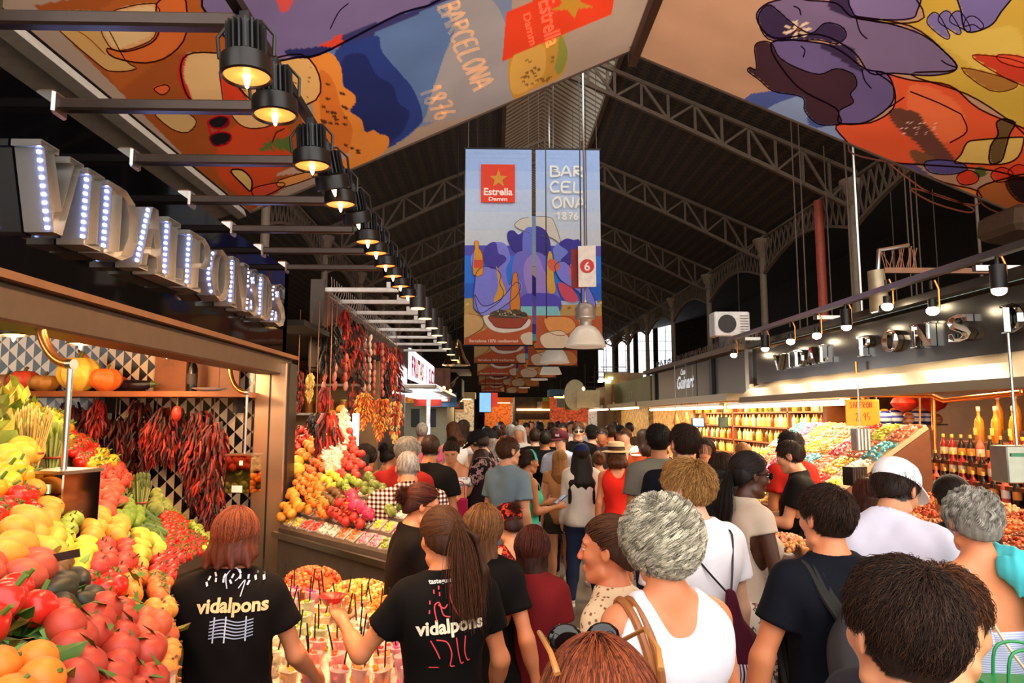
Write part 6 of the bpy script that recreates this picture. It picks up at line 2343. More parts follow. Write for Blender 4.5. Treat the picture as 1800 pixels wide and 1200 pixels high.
pa(160,1035, 'tomato', .066,1, 'bright red tomato', 'above the peaches in the big fruit display')
pa(150,990, 'redapple', .074,1, 'red apple', 'right of the mirrored scale in the big fruit display')
pa(190,975, 'redapple', .074,1, 'red apple', 'right of the mirrored scale in the big fruit display')
pa(110,975, 'lemon', .07,1, 'yellow lemon', 'under the mirrored scale in the big fruit display')
pa(60,960, 'pear', .08,.9, 'yellow pear', 'left under the mirrored scale in the big fruit display')
pa(235,965, 'pear', .078,.95, 'pale yellow pear', 'piled mid height in the big fruit display')
pa(275,990, 'redplum', .06,1, 'glossy red plum', 'above the persimmons in the big fruit display')
pa(315,1010, 'pomegranate', .084,.8, 'red pomegranate', 'left of the assistant in the big fruit display')
pa(350,985, 'lemon', .068,.95, 'bright yellow lemon', 'next to the left assistant, far end of the big fruit display')
pa(375,1005, 'orange', .07,.9, 'small orange', 'just behind the left assistant in the big fruit display')
pa(330,955, 'strawberry', .042,1.2, 'ripe strawberry', 'in the punnets of the big fruit display')
pa(295,925, 'tomato', .066,.95, 'red vine tomato', 'in the cluster under the tiled wall of the big fruit display')
pa(350,925, 'greenapple', .072,.85, 'green apple', 'at the far right end of the big fruit display')
pa(320,890, 'lime', .058,1, 'green lime', 'at the top far end of the big fruit display')
pa(270,870, 'artichoke', .08,.9, 'green artichoke', 'near the dried chillies in the big fruit display')
pa(215,905, 'lime', .06,1.1, 'dark green lime', 'in the cluster right of the mirrored scale, big fruit display')
pa(255,930, 'cucumber', .07,.9, 'small green cucumber', 'left of the vine tomatoes in the big fruit display')
pa(180,925, 'mango', .09,.9, 'golden mango', 'right behind the mirrored scale, big fruit display')
pa(180,880, 'mangored', .09,.9, 'pink skinned mango', 'high behind the mirrored scale, big fruit display')
pa(200,825, 'redapple', .072,.9, 'pink red apple', 'on the upper slope of the big fruit display')
pa(235,825, 'persimmon', .072,.9, 'pale orange persimmon', 'on the upper slope of the big fruit display')
pa(140,780, 'tomato', .068,1.05, 'large red tomato', 'at the top of the big fruit display under the chillies')
pa(175,795, 'yellowpepper', .078,.85, 'yellow green pepper', 'at the top of the big fruit display beside tomatoes')
pa(80,750, 'yellowpepper', .08,1, 'bright yellow pepper', 'at the top left of the big fruit display')
pa(100,720, 'garlic', .05,1.2, 'white garlic head', 'at the very top of the big fruit display')
pa(45,815, None, 0,0, '', '')
pa(20,745, None, 0,0, '', '')
pa(95,815, None, 0,0, '', '')
pa(245,875, None, 0,0, '', '')
pa(20,800, 'melon', .12,.7, 'round yellow melon', 'at the top left of the big fruit display')
pa(60,870, 'mango', .09,.9, 'yellow mango', 'left of the mirrored scale in the big fruit display')
pa(100,900, 'greenapple', .074,.9, 'yellow green apple', 'behind the mirrored scale in the big fruit display')
cnt = heap(pf1, dom1, PA, (.727,.341,1), random.Random(3), lift=-.005)
print('fruit', cnt, sum(cnt.values()))
def leaves(name, label, cat, spots, cols, ln, wd, n, upright, seed, kind='stuff', planef=pf1):
 rs = random.Random(seed)
 b = MB()
 for (px, py, rx, ry) in spots:
  for i in range(n):
   u, v = px + rs.gauss(0,1) * rx * .55, py + rs.gauss(0,1) * ry * .55
   r_ = ray(u, v)
   t = (1.319 - 1.98) / (r_[2] + .727 * r_[0] + .341 * r_[1]) if planef is pf1 else None
   p = E3 + r_ * t
   if p[0] < -3.6 or p[1] > 4.8:
    continue
   a = rs.random() * 6.28
   d = np.array([math.cos(a), math.sin(a),0]) * (1 - upright) + np.array([.3,-.3,1]) * (upright + .25)
   d /= np.linalg.norm(d)
   s_ = np.cross(d, [rs.uniform(-1,1), rs.uniform(-1,1),1])
   s_ /= np.linalg.norm(s_)
   l_, w_ = ln * rs.uniform(.6,1.3), wd * rs.uniform(.6,1.3)
   nn = np.cross(d, s_) * .18 * l_
   p = p + np.array([.55,.2,.75]) * .03 * rs.random()
   c = np.array(lin(rs.choice(cols))) * rs.uniform(.8,1.3)
   V = [p, p + d * l_ * .35 + s_ * w_ * .5 + nn, p + d * l_ * .75 + s_ * w_ * .38 + nn, p + d * l_, p + d * l_ * .75 - s_ * w_ * .38 + nn, p + d * l_ * .35 - s_ * w_ * .5 + nn, p + d * l_ * .5]
   b.add(V, [(0,1,6),(1,2,6),(2,3,6),(3,4,6),(4,5,6),(5,0,6)], col=tuple(c))
 o = b.build(name, M['colfruit'])
 return tag(o, label, cat, None, kind)
GR = ['#5f8030', '#7a9a3c', '#48661f', '#8fa845']
leaves('green_leaves', 'green leaves tucked between the peaches and along the bottom left of the fruit display', 'leaves', [(30,1130,60,35),(60,1180,40,20),(200,1100,90,60),(120,1060,50,20),(240,1150,30,30),(130,1130,60,40)],['#3f6a22', '#55802c', '#2f561c', '#80702a'],.075,.042,26,.05,1)
leaves('salad_leaves', 'curly pale green lettuce leaves at the top left of the fruit display', 'leaves', [(20,745,45,40),(20,790,30,20)],['#b8b040', '#9aa83c', '#c8c060', '#7d9030'],.12,.09,130,.5,2)
leaves('herb_sprigs', 'small green sprigs scattered over the upper fruit display', 'herbs', [(270,850,40,20),(215,880,30,20),(330,870,35,25),(190,940,40,15),(70,1010,40,12),(320,940,40,20)], GR, .06,.025,40,.3,3)
def stalks(name, label, cat, px, py, n, hgt, spread, cols, tipc, seed, r=.005):
 rs = random.Random(seed)
 r_ = ray(px, py)
 t = (1.319 - 1.98) / (r_[2] + .727 * r_[0] + .341 * r_[1])
 p = E3 + r_ * t
 root = thing(name, label, cat, tuple(p))
 b, tp = MB(), MB()
 for i in range(n):
  a = rs.random() * 6.28
  q = np.array([math.cos(a), math.sin(a),0]) * spread * .4 * rs.random()
  e = q * 3 + np.array([0,0, hgt * rs.uniform(.8,1.1)])
  b.tube([q, (q + e) / 2, e], r, 5, col=lin(rs.choice(cols)))
  b.ell(e, (r * 1.5, r * 1.5, r * 5),6, col=lin(tipc))
 b.build('stalks', M['colfruit'], root)
 MB().tube([(math.cos(a) * spread * .75, math.sin(a) * spread * .75, hgt * .35) for a in np.linspace(0,6.28,14)],.006,6, col=lin('#a03a20')).build('band', M['colfruit'], root)
stalks('wheat_bundle', 'fan of pale dry stalks standing left of the mirrored scale', 'bundle', 50,835,60,.26,.06,['#d8b860', '#c8a84c', '#b89a50'], '#e0c870', 4,.003)
stalks('asparagus_bundle', 'bundle of green asparagus standing in the fruit display', 'asparagus', 245,905,30,.2,.045,['#8f9a4a', '#a8a858', '#6f803a'], '#5f6a34', 5)
stalks('celery_bundle', 'bundle of pale green stalks beside the mirrored scale', 'celery', 90,830,26,.2,.05,['#c8c070', '#a8b058'], '#8fa040', 6,.006)
o = thing('price_stake', 'thin steel price stake standing in the peaches', 'stake', tuple(at(66,1095,1.72)))
tp_ = at(86,985,1.78) - at(66,1095,1.72)
MB().tube([(0,0,-.1), tuple(tp_)],.0055,8).build('rod', M['steel'], o)
MB().box(tuple(tp_ + (.03,0,.01)),(.09,.004,.02), R=rotm('Y', -.2)).build('clip', M['darksteel'], o, smooth=False)
cc = thing('cup_counter', 'white iced counter in front of the assistants full of fruit cups', 'counter', (-.72,3.3,0))
poly = [(-.5,-.35),(.42,-.35),(.2,.42),(-.62,.95)]
cz_ = lambda y: .80 + (y + .35) / 1.3 * .2
V = [(x, y, cz_(y)) for x, y in poly] + [(x, y, 0) for x, y in poly]
MB().add(V, [(0,1,2,3),(7,6,5,4)] + [(i, 4 + i, 4 + (i + 1) % 4,(i + 1) % 4) for i in range(4)]).build('body', M['steel'], cc, smooth=False)
b = MB()
g = 26
rs = np.random.RandomState(4)
Z = .02 * rs.rand(g, g)
V, F = [],[]
for i in range(g):
 for j in range(g):
  t, s_ = i / (g - 1), j / (g - 1)
  a = np.array(poly[0]) * (1 - s_) + np.array(poly[1]) * s_
  c = np.array(poly[3]) * (1 - s_) + np.array(poly[2]) * s_
  q = (a * (1 - t) + c * t) * .985 + (0,.003)
  V.append((q[0], q[1], cz_(q[1]) + .004 + Z[i, j]))
for i in range(g - 1):
 for j in range(g - 1):
  F.append((i * g + j, i * g + j + 1,(i + 1) * g + j + 1,(i + 1) * g + j))
b.add(V, F).build('crushed_ice', dm('ice', '#fff0d8', rough=.25, var=.1, scale=40, bump=.6), cc)
CC = [('#f2b02c', 'yellow mango'),('#e23a24', 'red strawberry'),('#f08a2c', 'orange papaya'),('#e8e0b0', 'pale coconut'),('#a8b83a', 'green kiwi'),('#d8447a', 'pink dragon fruit'),('#e85a30', 'melon')]
dm('fruitcube', attr='Col', rough=.3, var=.15, scale=40)
cupP = {}
def cup(ci, loc, label, group):
 col, nm = CC[ci]
 if ci not in cupP:
  root = thing('fruit_cup', '', 'cup')
  MB().lathe([(.028,0),(.03,.002),(.042,.11),(.044,.113),(.042,.114)],18).build('plastic_cup', M['plastic'], root)
  b = MB()
  r_ = random.Random(ci)
  for i in range(26):
   a, q = r_.random() * 6.28, r_.random() ** .5 * .027
   b.box((q * math.cos(a), q * math.sin(a),.012 + i * .0042),(.02,.02,.02), R=eul(r_.random() * 3, r_.random() * 3,0), col=tuple(np.array(lin(col)) * (.8 + .5 * r_.random())), bev=.003)
  b.build('cut_fruit', M['fruitcube'], root)
  MB().tube([(.01,0,.04),(.02,.01,.16),(.028,.016,.235)],.0035,6).build('fork', M['black'], root)
  cupP[ci] = [root, True]
 if cupP[ci][1]:
  cupP[ci][1] = False
  o = cupP[ci][0]
 else:
  o = copy_tree(cupP[ci][0])
 o.location = loc
 tag(o, label, 'cup', group)
 return o
rs = random.Random(9)
for i in range(8):
 for j in range(9):
  t, s_ = .02 + i / 8.6,(j + .5) / 9
  a = np.array(poly[0]) * (1 - s_) + np.array(poly[1]) * s_
  c = np.array(poly[3]) * (1 - s_) + np.array(poly[2]) * s_
  q = a * (1 - t) + c * t
  zc_ = cz_(q[1])
  q = q + np.array([-.72,3.3])
  if t > .8:
   continue
  ci = (j // 2 * 3 + i // 3) % 7 if rs.random() < .8 else rs.randrange(7)
  o = cup(ci, (q[0] + rs.uniform(-.01,.01), q[1] + rs.uniform(-.01,.01) + .03, zc_ + .018), 'clear plastic cup of cut %s with a black fork on the iced counter' % CC[ci][1], 'cups of %s on the iced counter' % CC[ci][1])
  o.rotation_euler = (rs.uniform(-.12,.12), rs.uniform(-.12,.12), rs.uniform(0,6.28))
for k, (px, py, Y, rx, cols) in enumerate(((548,1005,4.0,.17,['#d8622c', '#c24a24', '#e88a44']),(632,1012,3.8,.2,['#e8a84a', '#c8b84a', '#e27a34', '#f0d890']),(690,1030,3.6,.15,['#e88428', '#f09a34', '#d86a20']))):
 p = at(px, py, Y)
 root = thing('heaped_tray', ['tray of reddish dried fruit at the back left of the iced counter', 'tray of mixed candied fruit at the back middle of the iced counter', 'tray of orange candied fruit at the back right of the iced counter'][k], 'tray', (p[0], Y, cz_(Y - 3.3) + .02))
 MB().lathe([(rx * .8,0),(rx, .03),(rx * 1.02,.05),(rx * .98,.05),(rx * .8,.01),(0,.008)],28).build('basket', M['wood'], root)
 b = MB()
 for i in range(230):
  a, q = rs.random() * 6.28, rs.random() ** .5
  z = .04 + .1 * math.sqrt(max(0,1 - q * q))
  b.ell((q * rx * .95 * math.cos(a), q * rx * .95 * math.sin(a), z),(.016,.013,.011),6, R=eul(rs.random() * 3, rs.random() * 3,0), col=lin(rs.choice(cols)), m=5)
 b.ell((0,0,.03),(rx * .93, rx * .93,.1),20, col=lin(cols[0]))
 tag(b.build('pieces', M['colfruit'], root), kind='stuff')
for y in (3.0,3.7):
 light('SPOT', 'counter_glow', (-.8, y, 3.0),70,(1,.64,.32),(-.75, y, 1.0),.06,75)
pf2 = lambda x, y: -.625 + .557 * x + .505 * y
dom2 = [(-1.62,5.28),(-.42,3.98),(-.36,4.3),(-.98,5.35),(-1.5,6.9),(-2.35,6.9),(-1.62,5.8)]
pf2 = lambda x, y: -.625 + .557 * x + .505 * y + .02
bd = thing('fruit_stand', 'steel fronted fruit stand of the second left stall', 'stand')
V = [(x, y, pf2(x, y) - .015) for x, y in dom2] + [(x, y, 0) for x, y in dom2]
n = len(dom2)
MB().add(V, [tuple(range(n)), tuple(range(2 * n - 1, n - 1,-1))] + [(i, n + i, n + (i + 1) % n, (i + 1) % n) for i in range(n)]).build('body', dm('greypanel', '#6b6056', rough=.35, metal=.5), bd, smooth=False)
a, c = np.array([-1.62,5.28,1.11]), np.array([-.42,3.98,1.11])
MB().box((a + c) / 2 + (-.02,-.02,-.01),(.03,.04, np.linalg.norm(c - a) + .05), R=frame_z(c - a)).build('rim', M['steel'], bd, smooth=False)
PA = []
w2 = 'on the second left stall'
pa(520,825, 'melon', .13,.8, 'yellow melon', w2)
pa(545,800, 'mango', .1,.9, 'yellow mango at the far end', w2)
pa(525,790, 'pomegranate', .085,.8, 'red pomegranate at the far end', w2)
pa(560,815, 'persimmon', .074,.9, 'orange persimmon near the far end', w2)
pa(590,815, 'garlic', .055,1.3, 'white garlic head near the far end', w2)
pa(620,820, 'redapple', .072,.9, 'red apple near the far end', w2)
pa(535,850, 'apricot', .055,1, 'small apricot', w2)
pa(562,850, 'orange', .072,.85, 'orange', w2)
pa(590,845, 'lemon', .07,.85, 'lemon', w2)
pa(595,875, 'kiwi', .055,.95, 'kiwi', w2)
pa(565,880, 'mandarin', .06,1, 'mandarin', w2)
pa(640,880, 'dragonfruit', .105,.85, 'pink dragon fruit', w2)
pa(612,895, 'pomegranate', .085,.8, 'pomegranate', w2)
pa(620,850, 'greenapple', .07,.9, 'green apple', w2)
pa(660,860, 'artichoke', .08,.8, 'green artichoke', w2)
pa(525,885, 'mango', .09,.9, 'golden mango', w2)
pa(540,915, None, 0,0, '', '')
pa(600,935, None, 0,0, '', '')
pa(660,945, None, 0,0, '', '')
pa(710,950, None, 0,0, '', '')
cnt = heap(pf2, dom2, PA, (-.557,-.505,1), random.Random(5), lift=0)
print('fruit2', cnt)
u_ = (c - a) / np.linalg.norm(c - a)
nn_ = np.array([-.557,-.505,1.]) / np.linalg.norm([-.557,-.505,1.])
w_ = np.cross(nn_, u_)
if w_[1] < 0:
 w_ = -w_
Rt = np.stack([u_, w_, nn_],1)
trP = {}
tc_ = [('#f0c83a', 'yellow'),('#e2402c', 'red'),('#f0ead0', 'white'),('#e87a30', 'orange'),('#e88aa0', 'pink'),('#9aa83a', 'green')]
for i in range(4):
 for j in range(13):
  q = a + u_ * (.08 + j * .128) + w_ * (.1 + i * .125) + nn_ * .012
  if q[0] > -.42 or (i > 1 and j > 9):
   continue
  ci = (j // 2 + i * 2) % 6
  if ci not in trP:
   root = thing('fruit_tray', '', 'tray')
   MB().box((0,0,.014),(.108,.1,.028), bev=.005).build('tray', M['plastic'], root, smooth=False)
   b = MB()
   for t in range(30):
    b.box((rs.uniform(-.042,.042), rs.uniform(-.038,.038), rs.uniform(.012,.036)),(.02,.016,.014), R=eul(rs.random() * 3, rs.random() * 3,0), col=tuple(np.array(lin(tc_[ci][0])) * rs.uniform(.8,1.2)), bev=.003)
   b.build('cut_fruit', M['fruitcube'], root)
   trP[ci] = root
   o = root
  else:
   o = copy_tree(trP[ci])
  o.matrix_world = Matrix.Translation(Vector(q)) @ Matrix((Rt @ rotz(rs.uniform(-.15,.15))).tolist()).to_4x4()
  tag(o, 'clear tray of %s cut fruit at the front of the second left stall' % tc_[ci][1], 'tray', 'trays of %s cut fruit on the second left stall' % tc_[ci][1])
o = thing('hook_board', 'long brown fascia board with steel hooks above the second left stall', 'board', (XL, 9.6,2.5))
MB().box((-.05,1.0,.42),(.06,7.2,.84)).build('board', M['brownpanel'], o, smooth=False)
MB().box((.0,1.0,-.03),(.2,7.2,.06)).build('shelf_lip', M['beam'], o, smooth=False)
MB().box((-.02,-2.63,.42),(.14,.05,.9)).build('end_post', M['beam'], o, smooth=False)
b = MB()
for i in range(40):
 y = -2.4 + i * .12
 b.tube([(-.01, y, .7),(.03, y, .74),(.06, y + .02,.86),(.05, y + .03,.95)],.005,5)
 b.tube([(-.01, y, .8),(.06, y, .78),(.07, y, .68),(.04, y, .66)],.004,5)
b.build('hooks', M['steel'], o)
MB().cyl((.06,-2.5,.72),(.06,2.5,.72),.012, n=8).build('rail', M['steel'], o)
def links(n, H_, cols, r=.03, seed=0, strands_=3, w=.05):
 rs_ = random.Random(seed)
 b = MB()
 for s in range(strands_):
  x0 = (s - (strands_ - 1) / 2) * w
  y0 = rs_.uniform(-.03,.03)
  for i in range(n):
   z = -i * H_ / n - r
   b.ell((x0 + rs_.uniform(-.01,.01), y0 + rs_.uniform(-.01,.01), z),(r, r, H_ / n * .56),8, R=rotm('Y', rs_.uniform(-.2,.2)), col=tuple(np.array(lin(rs_.choice(cols))) * rs_.uniform(.8,1.2)))
 return b
BK = ['#1a0f0c', '#241410', '#2f1a12', '#120b0a']
OR = ['#d8502c', '#c23a24', '#e0683a', '#b0301c']
PK = ['#d8705a', '#e08a70', '#c85a48']
strs = [(578,568,645,26, 'c', BK, 'black dried pepper bunch near the post'),(590,625,690,22, 'l', PK, 'loop of pink sausages under the black peppers'),
  (606,545,600,10, 'c', RD, 'short scarlet pepper string'),(612,560,650,18, 'c', OR + BK, 'mixed red and dark chilli string'),(628,560,745,20, 'c', BK + RD, 'longest dark red chilli string'),
  (572,680,705,7, 'c', RD, 'small scarlet pepper tail near the steel post'),
  (646,590,690,12, 'l', ['#e8c8b0', '#d8a890'], 'pale sausage with white rind'),(659,605,700,18, 'l', PK, 'thick pink sausage chain, left of the red ones'),(670,600,640,12, 'c', RD, 'scarlet pepper tuft above the pink sausages'),
  (677,625,715,11, 'c', BK, 'narrow black pepper string'),(683,620,700,12, 'c', OR, 'orange red string beside the narrow black one'),(692,612,700,12, 'l', OR, 'orange sausage chain'),(700,612,715,9, 'c', RD, 'last scarlet string before the wooden end')]
for k, (px, y0, y1, hw, ty, cs, lb) in enumerate(strs):
 Y = solveY(px, 2.9, XL + .12)
 p = atX(px, y0, XL + .12)
 q_ = at(px, y1, p[1])
 sc_ = p[1] / F_PX
 H_ = p[2] - q_[2]
 mb = chillies(130, hw * sc_, H_, cs, .11, k + 40, r=.011, taper=.15) if ty == 'c' else links(max(4, int(H_ / .09)), H_, cs, .026, k, 2 if hw < 15 else 3, hw * sc_ * .8)
 hung('chilli_string' if ty == 'c' else 'sausage_string', lb + ' above the second left stall', 'chillies' if ty == 'c' else 'sausages', tuple(p), mb, cord=max(.02,3.2 - p[2]), group=None)
for k, (px, y0, y1, hw, Y, cs, lb, dr) in enumerate(((579,722,845,22,6.0, RD + ['#2a2010'], 'big ristra of long red and green peppers beside the steel post', .9),(556,725,760,14,6.1, BK, 'small black pepper bunch beside the steel post', .5),
                                             (640,690,750,16,8.0,['#e8862c', '#c83a1c', '#e0b040'], 'cluster of small orange peppers, left of two', .3),(668,700,770,18,8.2,['#e8702c', '#e8a83a', '#c83a1c'], 'cluster of small yellow orange peppers, middle', .3),(695,705,775,14,8.4,['#d8502c', '#e8b84a', '#f0d890'], 'cluster of small orange peppers, right by the white canopy', .3),
                                             (525,650,720,12,6.6,['#8a2a1c', '#5a1c14'], 'dark red pepper bundle behind the steel post', .7),(545,655,700,7,6.7,['#e8c86a', '#d8b050'], 'pale yellow candle shaped cheese string behind the post', 1))):
 p, q_ = at(px, y0, Y), at(px, y1, Y)
 hung('chilli_string', lb, 'chillies', tuple(p), chillies(150 if dr > .5 else 260, hw * Y / F_PX, p[2] - q_[2], cs, .15 if dr == .9 else .05, k + 80, r=.012 if dr == .9 else .009, droop=dr), cord=3.0 - p[2], group=None)
o = thing('stall_backdrop', 'cream inner wall of the second left stall with racks', 'partition', (-2.6,8.6,0))
MB().box((0,1.2,1.4),(1.9,.06,2.8)).build('back_panel', dm('cream2', '#8a6a48', rough=.6), o, smooth=False)
MB().box((-.9,-.8,1.4),(.06,4.0,2.8)).build('side_panel', M['cream2'], o, smooth=False)
MB().box((0,-.6,2.78),(1.9,4.2,.05)).build('roof_panel', M['blackmatte'], o, smooth=False)
for z in (1.55,2.0,2.4):
 MB().box((-.1,1.0, z),(1.6,.3,.03)).build('shelf', M['white'], o, smooth=False)
o = MB().box((0,0,.4),(.06,.06,.8)).build('light_strip', M['glow_white'], loc=(at(624,800,7.6)[0],7.6,1.2), smooth=False)
tag(o, 'thin upright white light strip inside the second left stall', 'light')
rs = random.Random(31)
jarm = None
k = 0
for z in (1.565,2.015,2.415):
 for i in range(10):
  x = -3.35 + i * .155 + rs.uniform(-.01,.01)
  if jarm is None:
   jarm = thing('glass_jar', '', 'jar')
   MB().lathe([(.05,0),(.055,.01),(.055,.13),(.045,.15),(.045,.16),(0,.16)],14, col=lin('#b5651e')).build('contents', M['colgloss'], jarm)
   MB().lathe([(.048,.16),(.048,.185),(0,.187)],14, col=lin('#d8b050')).build('lid', M['colgloss'], jarm)
   o = jarm
  else:
   o = copy_tree(jarm)
  o.location = (x, 9.55, z)
  tag(o, 'amber preserve jar on the %s shelf inside the second left stall' % {1.565: 'lowest', 2.015: 'middle', 2.415: 'top'}[z], 'jar', 'jars on the %s shelf of the second left stall' % {1.565: 'lowest', 2.015: 'middle', 2.415: 'top'}[z])
light('AREA', 'stall2_glow', (-2.45,6.9,2.68),70,(1,.72,.42),(-2.3,6.8,1.2),.9, sy=2.2)  # unseen area light below the roof panel, no fixture
light('SPOT', 'stall2_spot', (-.9,5.9,3.0),110,(1,.68,.38),(-1.5,5.6,1.2),.06,90)
armw = None
for k, y in enumerate((7.0,7.75,8.6,9.4,10.3,11.3,12.4,13.6)):
 if armw is None:
  armw = thing('lamp_bracket', '', 'bracket', (XL, y, 3.27))
  MB().box((.42,0,0),(.95,.045,.045), bev=.006).build('arm', M['white'], armw, smooth=False)
  MB().box((.78,0,.05),(.2,.07,.06)).build('driver_box', M['white'], armw, smooth=False)
  lm = MB().cyl((0,0,0),(0,0,-.24),.075,.085, n=20).build('lamp_can', dm('can', '#2a2420', rough=.4), armw, loc=(1.0,0,.05))
  MB().cyl((0,0,-.2),(0,0,-.245),.07,.07, n=20).build('lens', dm('canlens', '#ffd890', emit='#ffcf80', es=4), lm)
  o = armw
 else:
  o = copy_tree(armw, loc=(XL, y, 3.27))
 if k % 2 == 0:
  light('SPOT', 'can_light', (XL + 1.0, y, 3.06),55,(1,.75,.48),(XL - .1, y + .3,1.6),.05,120)
 tag(o, 'white lamp arm with a dark can lamp, %s along the second left stall' % ordn[k], 'lamp', 'white lamp arms of the second left stall')
p = at(802,642,14.2)
o = thing('bell_lamp', 'shiny gold bell shaped lamp hanging over the left stalls', 'lamp', p)
MB().lathe([(.3,0),(.29,.03),(.2,.16),(.12,.36),(.09,.5),(.03,.55)],30).build('shade', dm('gold', '#e8c070', rough=.15, metal=1), o)
MB().cyl((0,0,.04),(0,0,.08),.2, n=20).build('glow', M['glow_white'], o)
MB().cyl((0,0,.5),(0,0,5.3),.01, n=6).build('cord', M['black'], o)
o = thing('lit_canopy', 'pale canopy with white tube light, third stall on the left', 'canopy', (XL, 15.0,2.75))
MB().box((.1,3.6,-.15),(.9,8.0,.1), bev=.02).build('soffit', dm('soffit', '#8a7a68', rough=.4, metal=.3), o, smooth=False)
MB().box((-.1,3.6,-.27),(.7,7.6,.06)).build('diffuser', dm('coolpanel', '#ffffff', emit='#f2f6ff', es=5), o, smooth=False)
MB().box((-.4,3.6,.8),(.3,8.0,.2)).build('top_board', M['darksteel'], o, smooth=False)
light('AREA', 'canopy3_light', (XL + .3,17,2.4),160,(.95,.97,1),(-1.0,16.5,0),.8, sy=6)
o = thing('lit_sign', 'bright white sign with magenta and yellow lettering on the third left stall', 'sign', (XL, 17.4,2.75))
MB().box((-.02,0,.33),(.04,5.8,.66)).build('panel', dm('signlit', '#ffffff', emit='#fff4ff', es=1.3), o, smooth=False)
P_ = MB()
xx = -2.7
for w_k, (ch, c) in enumerate(zip('FRUTAS I SUCS', ['#c8186a'] * 3 + ['#e8c020'] * 2 + ['#d81870'] * 8)):
 v, f = text2d(ch, .04) if ch != ' ' else (None, None)
 if v is not None:
  P_.add([(.005, xx + a_ * .5 + .2,.1 + b_ * .42) for a_, b_ in v],[tuple(q) for q in f], col=lin(c))
 xx += .43
dm('signink', attr='Col', rough=.5, var=0)
P_.build('lettering', M['signink'], o, smooth=False)
o = thing('dark_awning', 'black curved stall hood with a pale drawing beyond the lit sign', 'hood', (XL + .1,23.6,2.35))
MB().box((0,0,.55),(1.2,2.2,1.0), bev=.2).build('hood', M['blackmatte'], o)
MB().box((-.2,-1.2,.62),(.9,.16,1.1)).build('wood_side', M['wood'], o, smooth=False)
MB().box((.1,0,1.1),(1.5,2.2,.1)).build('top_trim', M['awning'], o, smooth=False)
P_ = MB()
for q in ([(-.4,.5),(-.1,.7),(.15,.55),(.3,.75)],[(-.2,.45),(0,.35),(.1,.5)],[(.1,.6),(.4,.9)]):
 v, f = ribbon(smooth_pts(q, False, 5),.05)
 P_.add([(a_ + .1,-1.115, b_) for a_, b_ in v], f)
P_.build('drawing', M['awning'], o, smooth=False)
o = thing('market_stall', 'brown patterned stall block under the lit canopy on the left', 'stall', (-2.4,17.5,0))
MB().box((0,0,.55),(1.0,5.0,1.1)).build('counter', M['cream2'], o, smooth=False)
MB().box((-.2,-2.2,1.9),(1.2,.1,1.3)).build('patterned_panel', dm('brownpat', '#5a4234', rough=.7, var=.4, scale=40), o, smooth=False)
MB().box((.5,2.2,1.6),(.1,.12,2.2)).build('white_post', M['white'], o, smooth=False)
o = thing('market_stall', 'pale kiosk with dark openings further down on the left', 'stall', (-2.3,25,0))
MB().box((0,0,1.2),(1.4,4.0,2.4)).build('kiosk_body', dm('kiosk', '#a39a78', rough=.6), o, smooth=False)
for x in (-.35,.2):
 MB().box((x, -2.01,1.9),(.28,.04,.6)).build('opening', M['black'], o, smooth=False)
p = at(853,707,21.0)
o = thing('hanging_screen', 'blue lit screen hanging over the aisle', 'screen', p)
MB().box((0,0,0),(.38,.06,.62)).build('housing', M['black'], o, smooth=False)
MB().box((0,-.035,0),(.35,.01,.58)).build('display', M['screenblue'], o, smooth=False)
MB().cyl((0,0,.3),(0,0,2.6),.01, n=6).build('cord', M['black'], o)
p = at(869,702,21.2)
o = thing('hanging_screen', 'small red lit sign beside the blue screen over the aisle', 'screen', p)
MB().box((0,0,0),(.2,.05,.42)).build('housing', M['screenred'], o, smooth=False)
MB().cyl((0,0,.2),(0,0,2.6),.008, n=6).build('cord', M['black'], o)
rs = random.Random(77)
wh = [('far_left', -3.2,31,2.6,4),('a', -3.0,38,2.4,5),('b', 2.2,40,2.2,4)]
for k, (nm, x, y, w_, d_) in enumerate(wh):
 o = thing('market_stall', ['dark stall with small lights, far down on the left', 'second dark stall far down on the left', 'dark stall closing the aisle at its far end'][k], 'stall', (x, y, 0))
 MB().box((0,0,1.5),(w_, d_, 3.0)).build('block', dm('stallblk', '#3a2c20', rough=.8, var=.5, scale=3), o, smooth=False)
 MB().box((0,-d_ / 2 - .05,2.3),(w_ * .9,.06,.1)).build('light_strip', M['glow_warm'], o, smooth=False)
 MB().box((0,-d_ / 2 - .05,1.5),(w_ * .8,.06,.5)).build('window_display', dm('glowgoods', '#c88a4a', rough=.7, var=.6, scale=9, emit='#c8803a', es=.25), o, smooth=False)  # goods glow by themselves, stall light put into the material
for k, (x, y) in enumerate(((-.6,27),(.8,34),(.2,41))):
 light('POINT', 'far_aisle_fill', (x, y, 2.9),130,(1,.75,.45), size=.3)  # added unseen lights without fixtures, brighten the dark far end
fb = None
for k in range(22):
 y = 19 + k * 1.05
 x = (-1.55,2.75)[k % 2] + random.Random(k).uniform(-.2,.2)
 if fb is None:
  fb = thing('fill_bulb', '', 'bulb')  # added bulbs, brighten the black gaps among the far stalls
  MB().ell((0,0,0),(.045,.045,.055),10).build('glass', M['glow_warm'], fb)
  MB().cyl((0,0,.04),(0,0,5.5),.006, n=5).build('flex', M['black'], fb)
  o = fb
 else:
  o = copy_tree(fb)
 o.location = (x, y, 2.62 + .25 * random.Random(k + 9).random())
 tag(o, 'small added bulb brightening the far %s stalls' % ('left', 'right')[k % 2], 'bulb', 'added bulbs of the far %s stalls' % ('left', 'right')[k % 2])
cl = ['#a8382a', '#d8c8a0', '#4a6a8a', '#c88a3a', '#e8e0d0', '#6a7a3a', '#b85a2c', '#8a8a90']
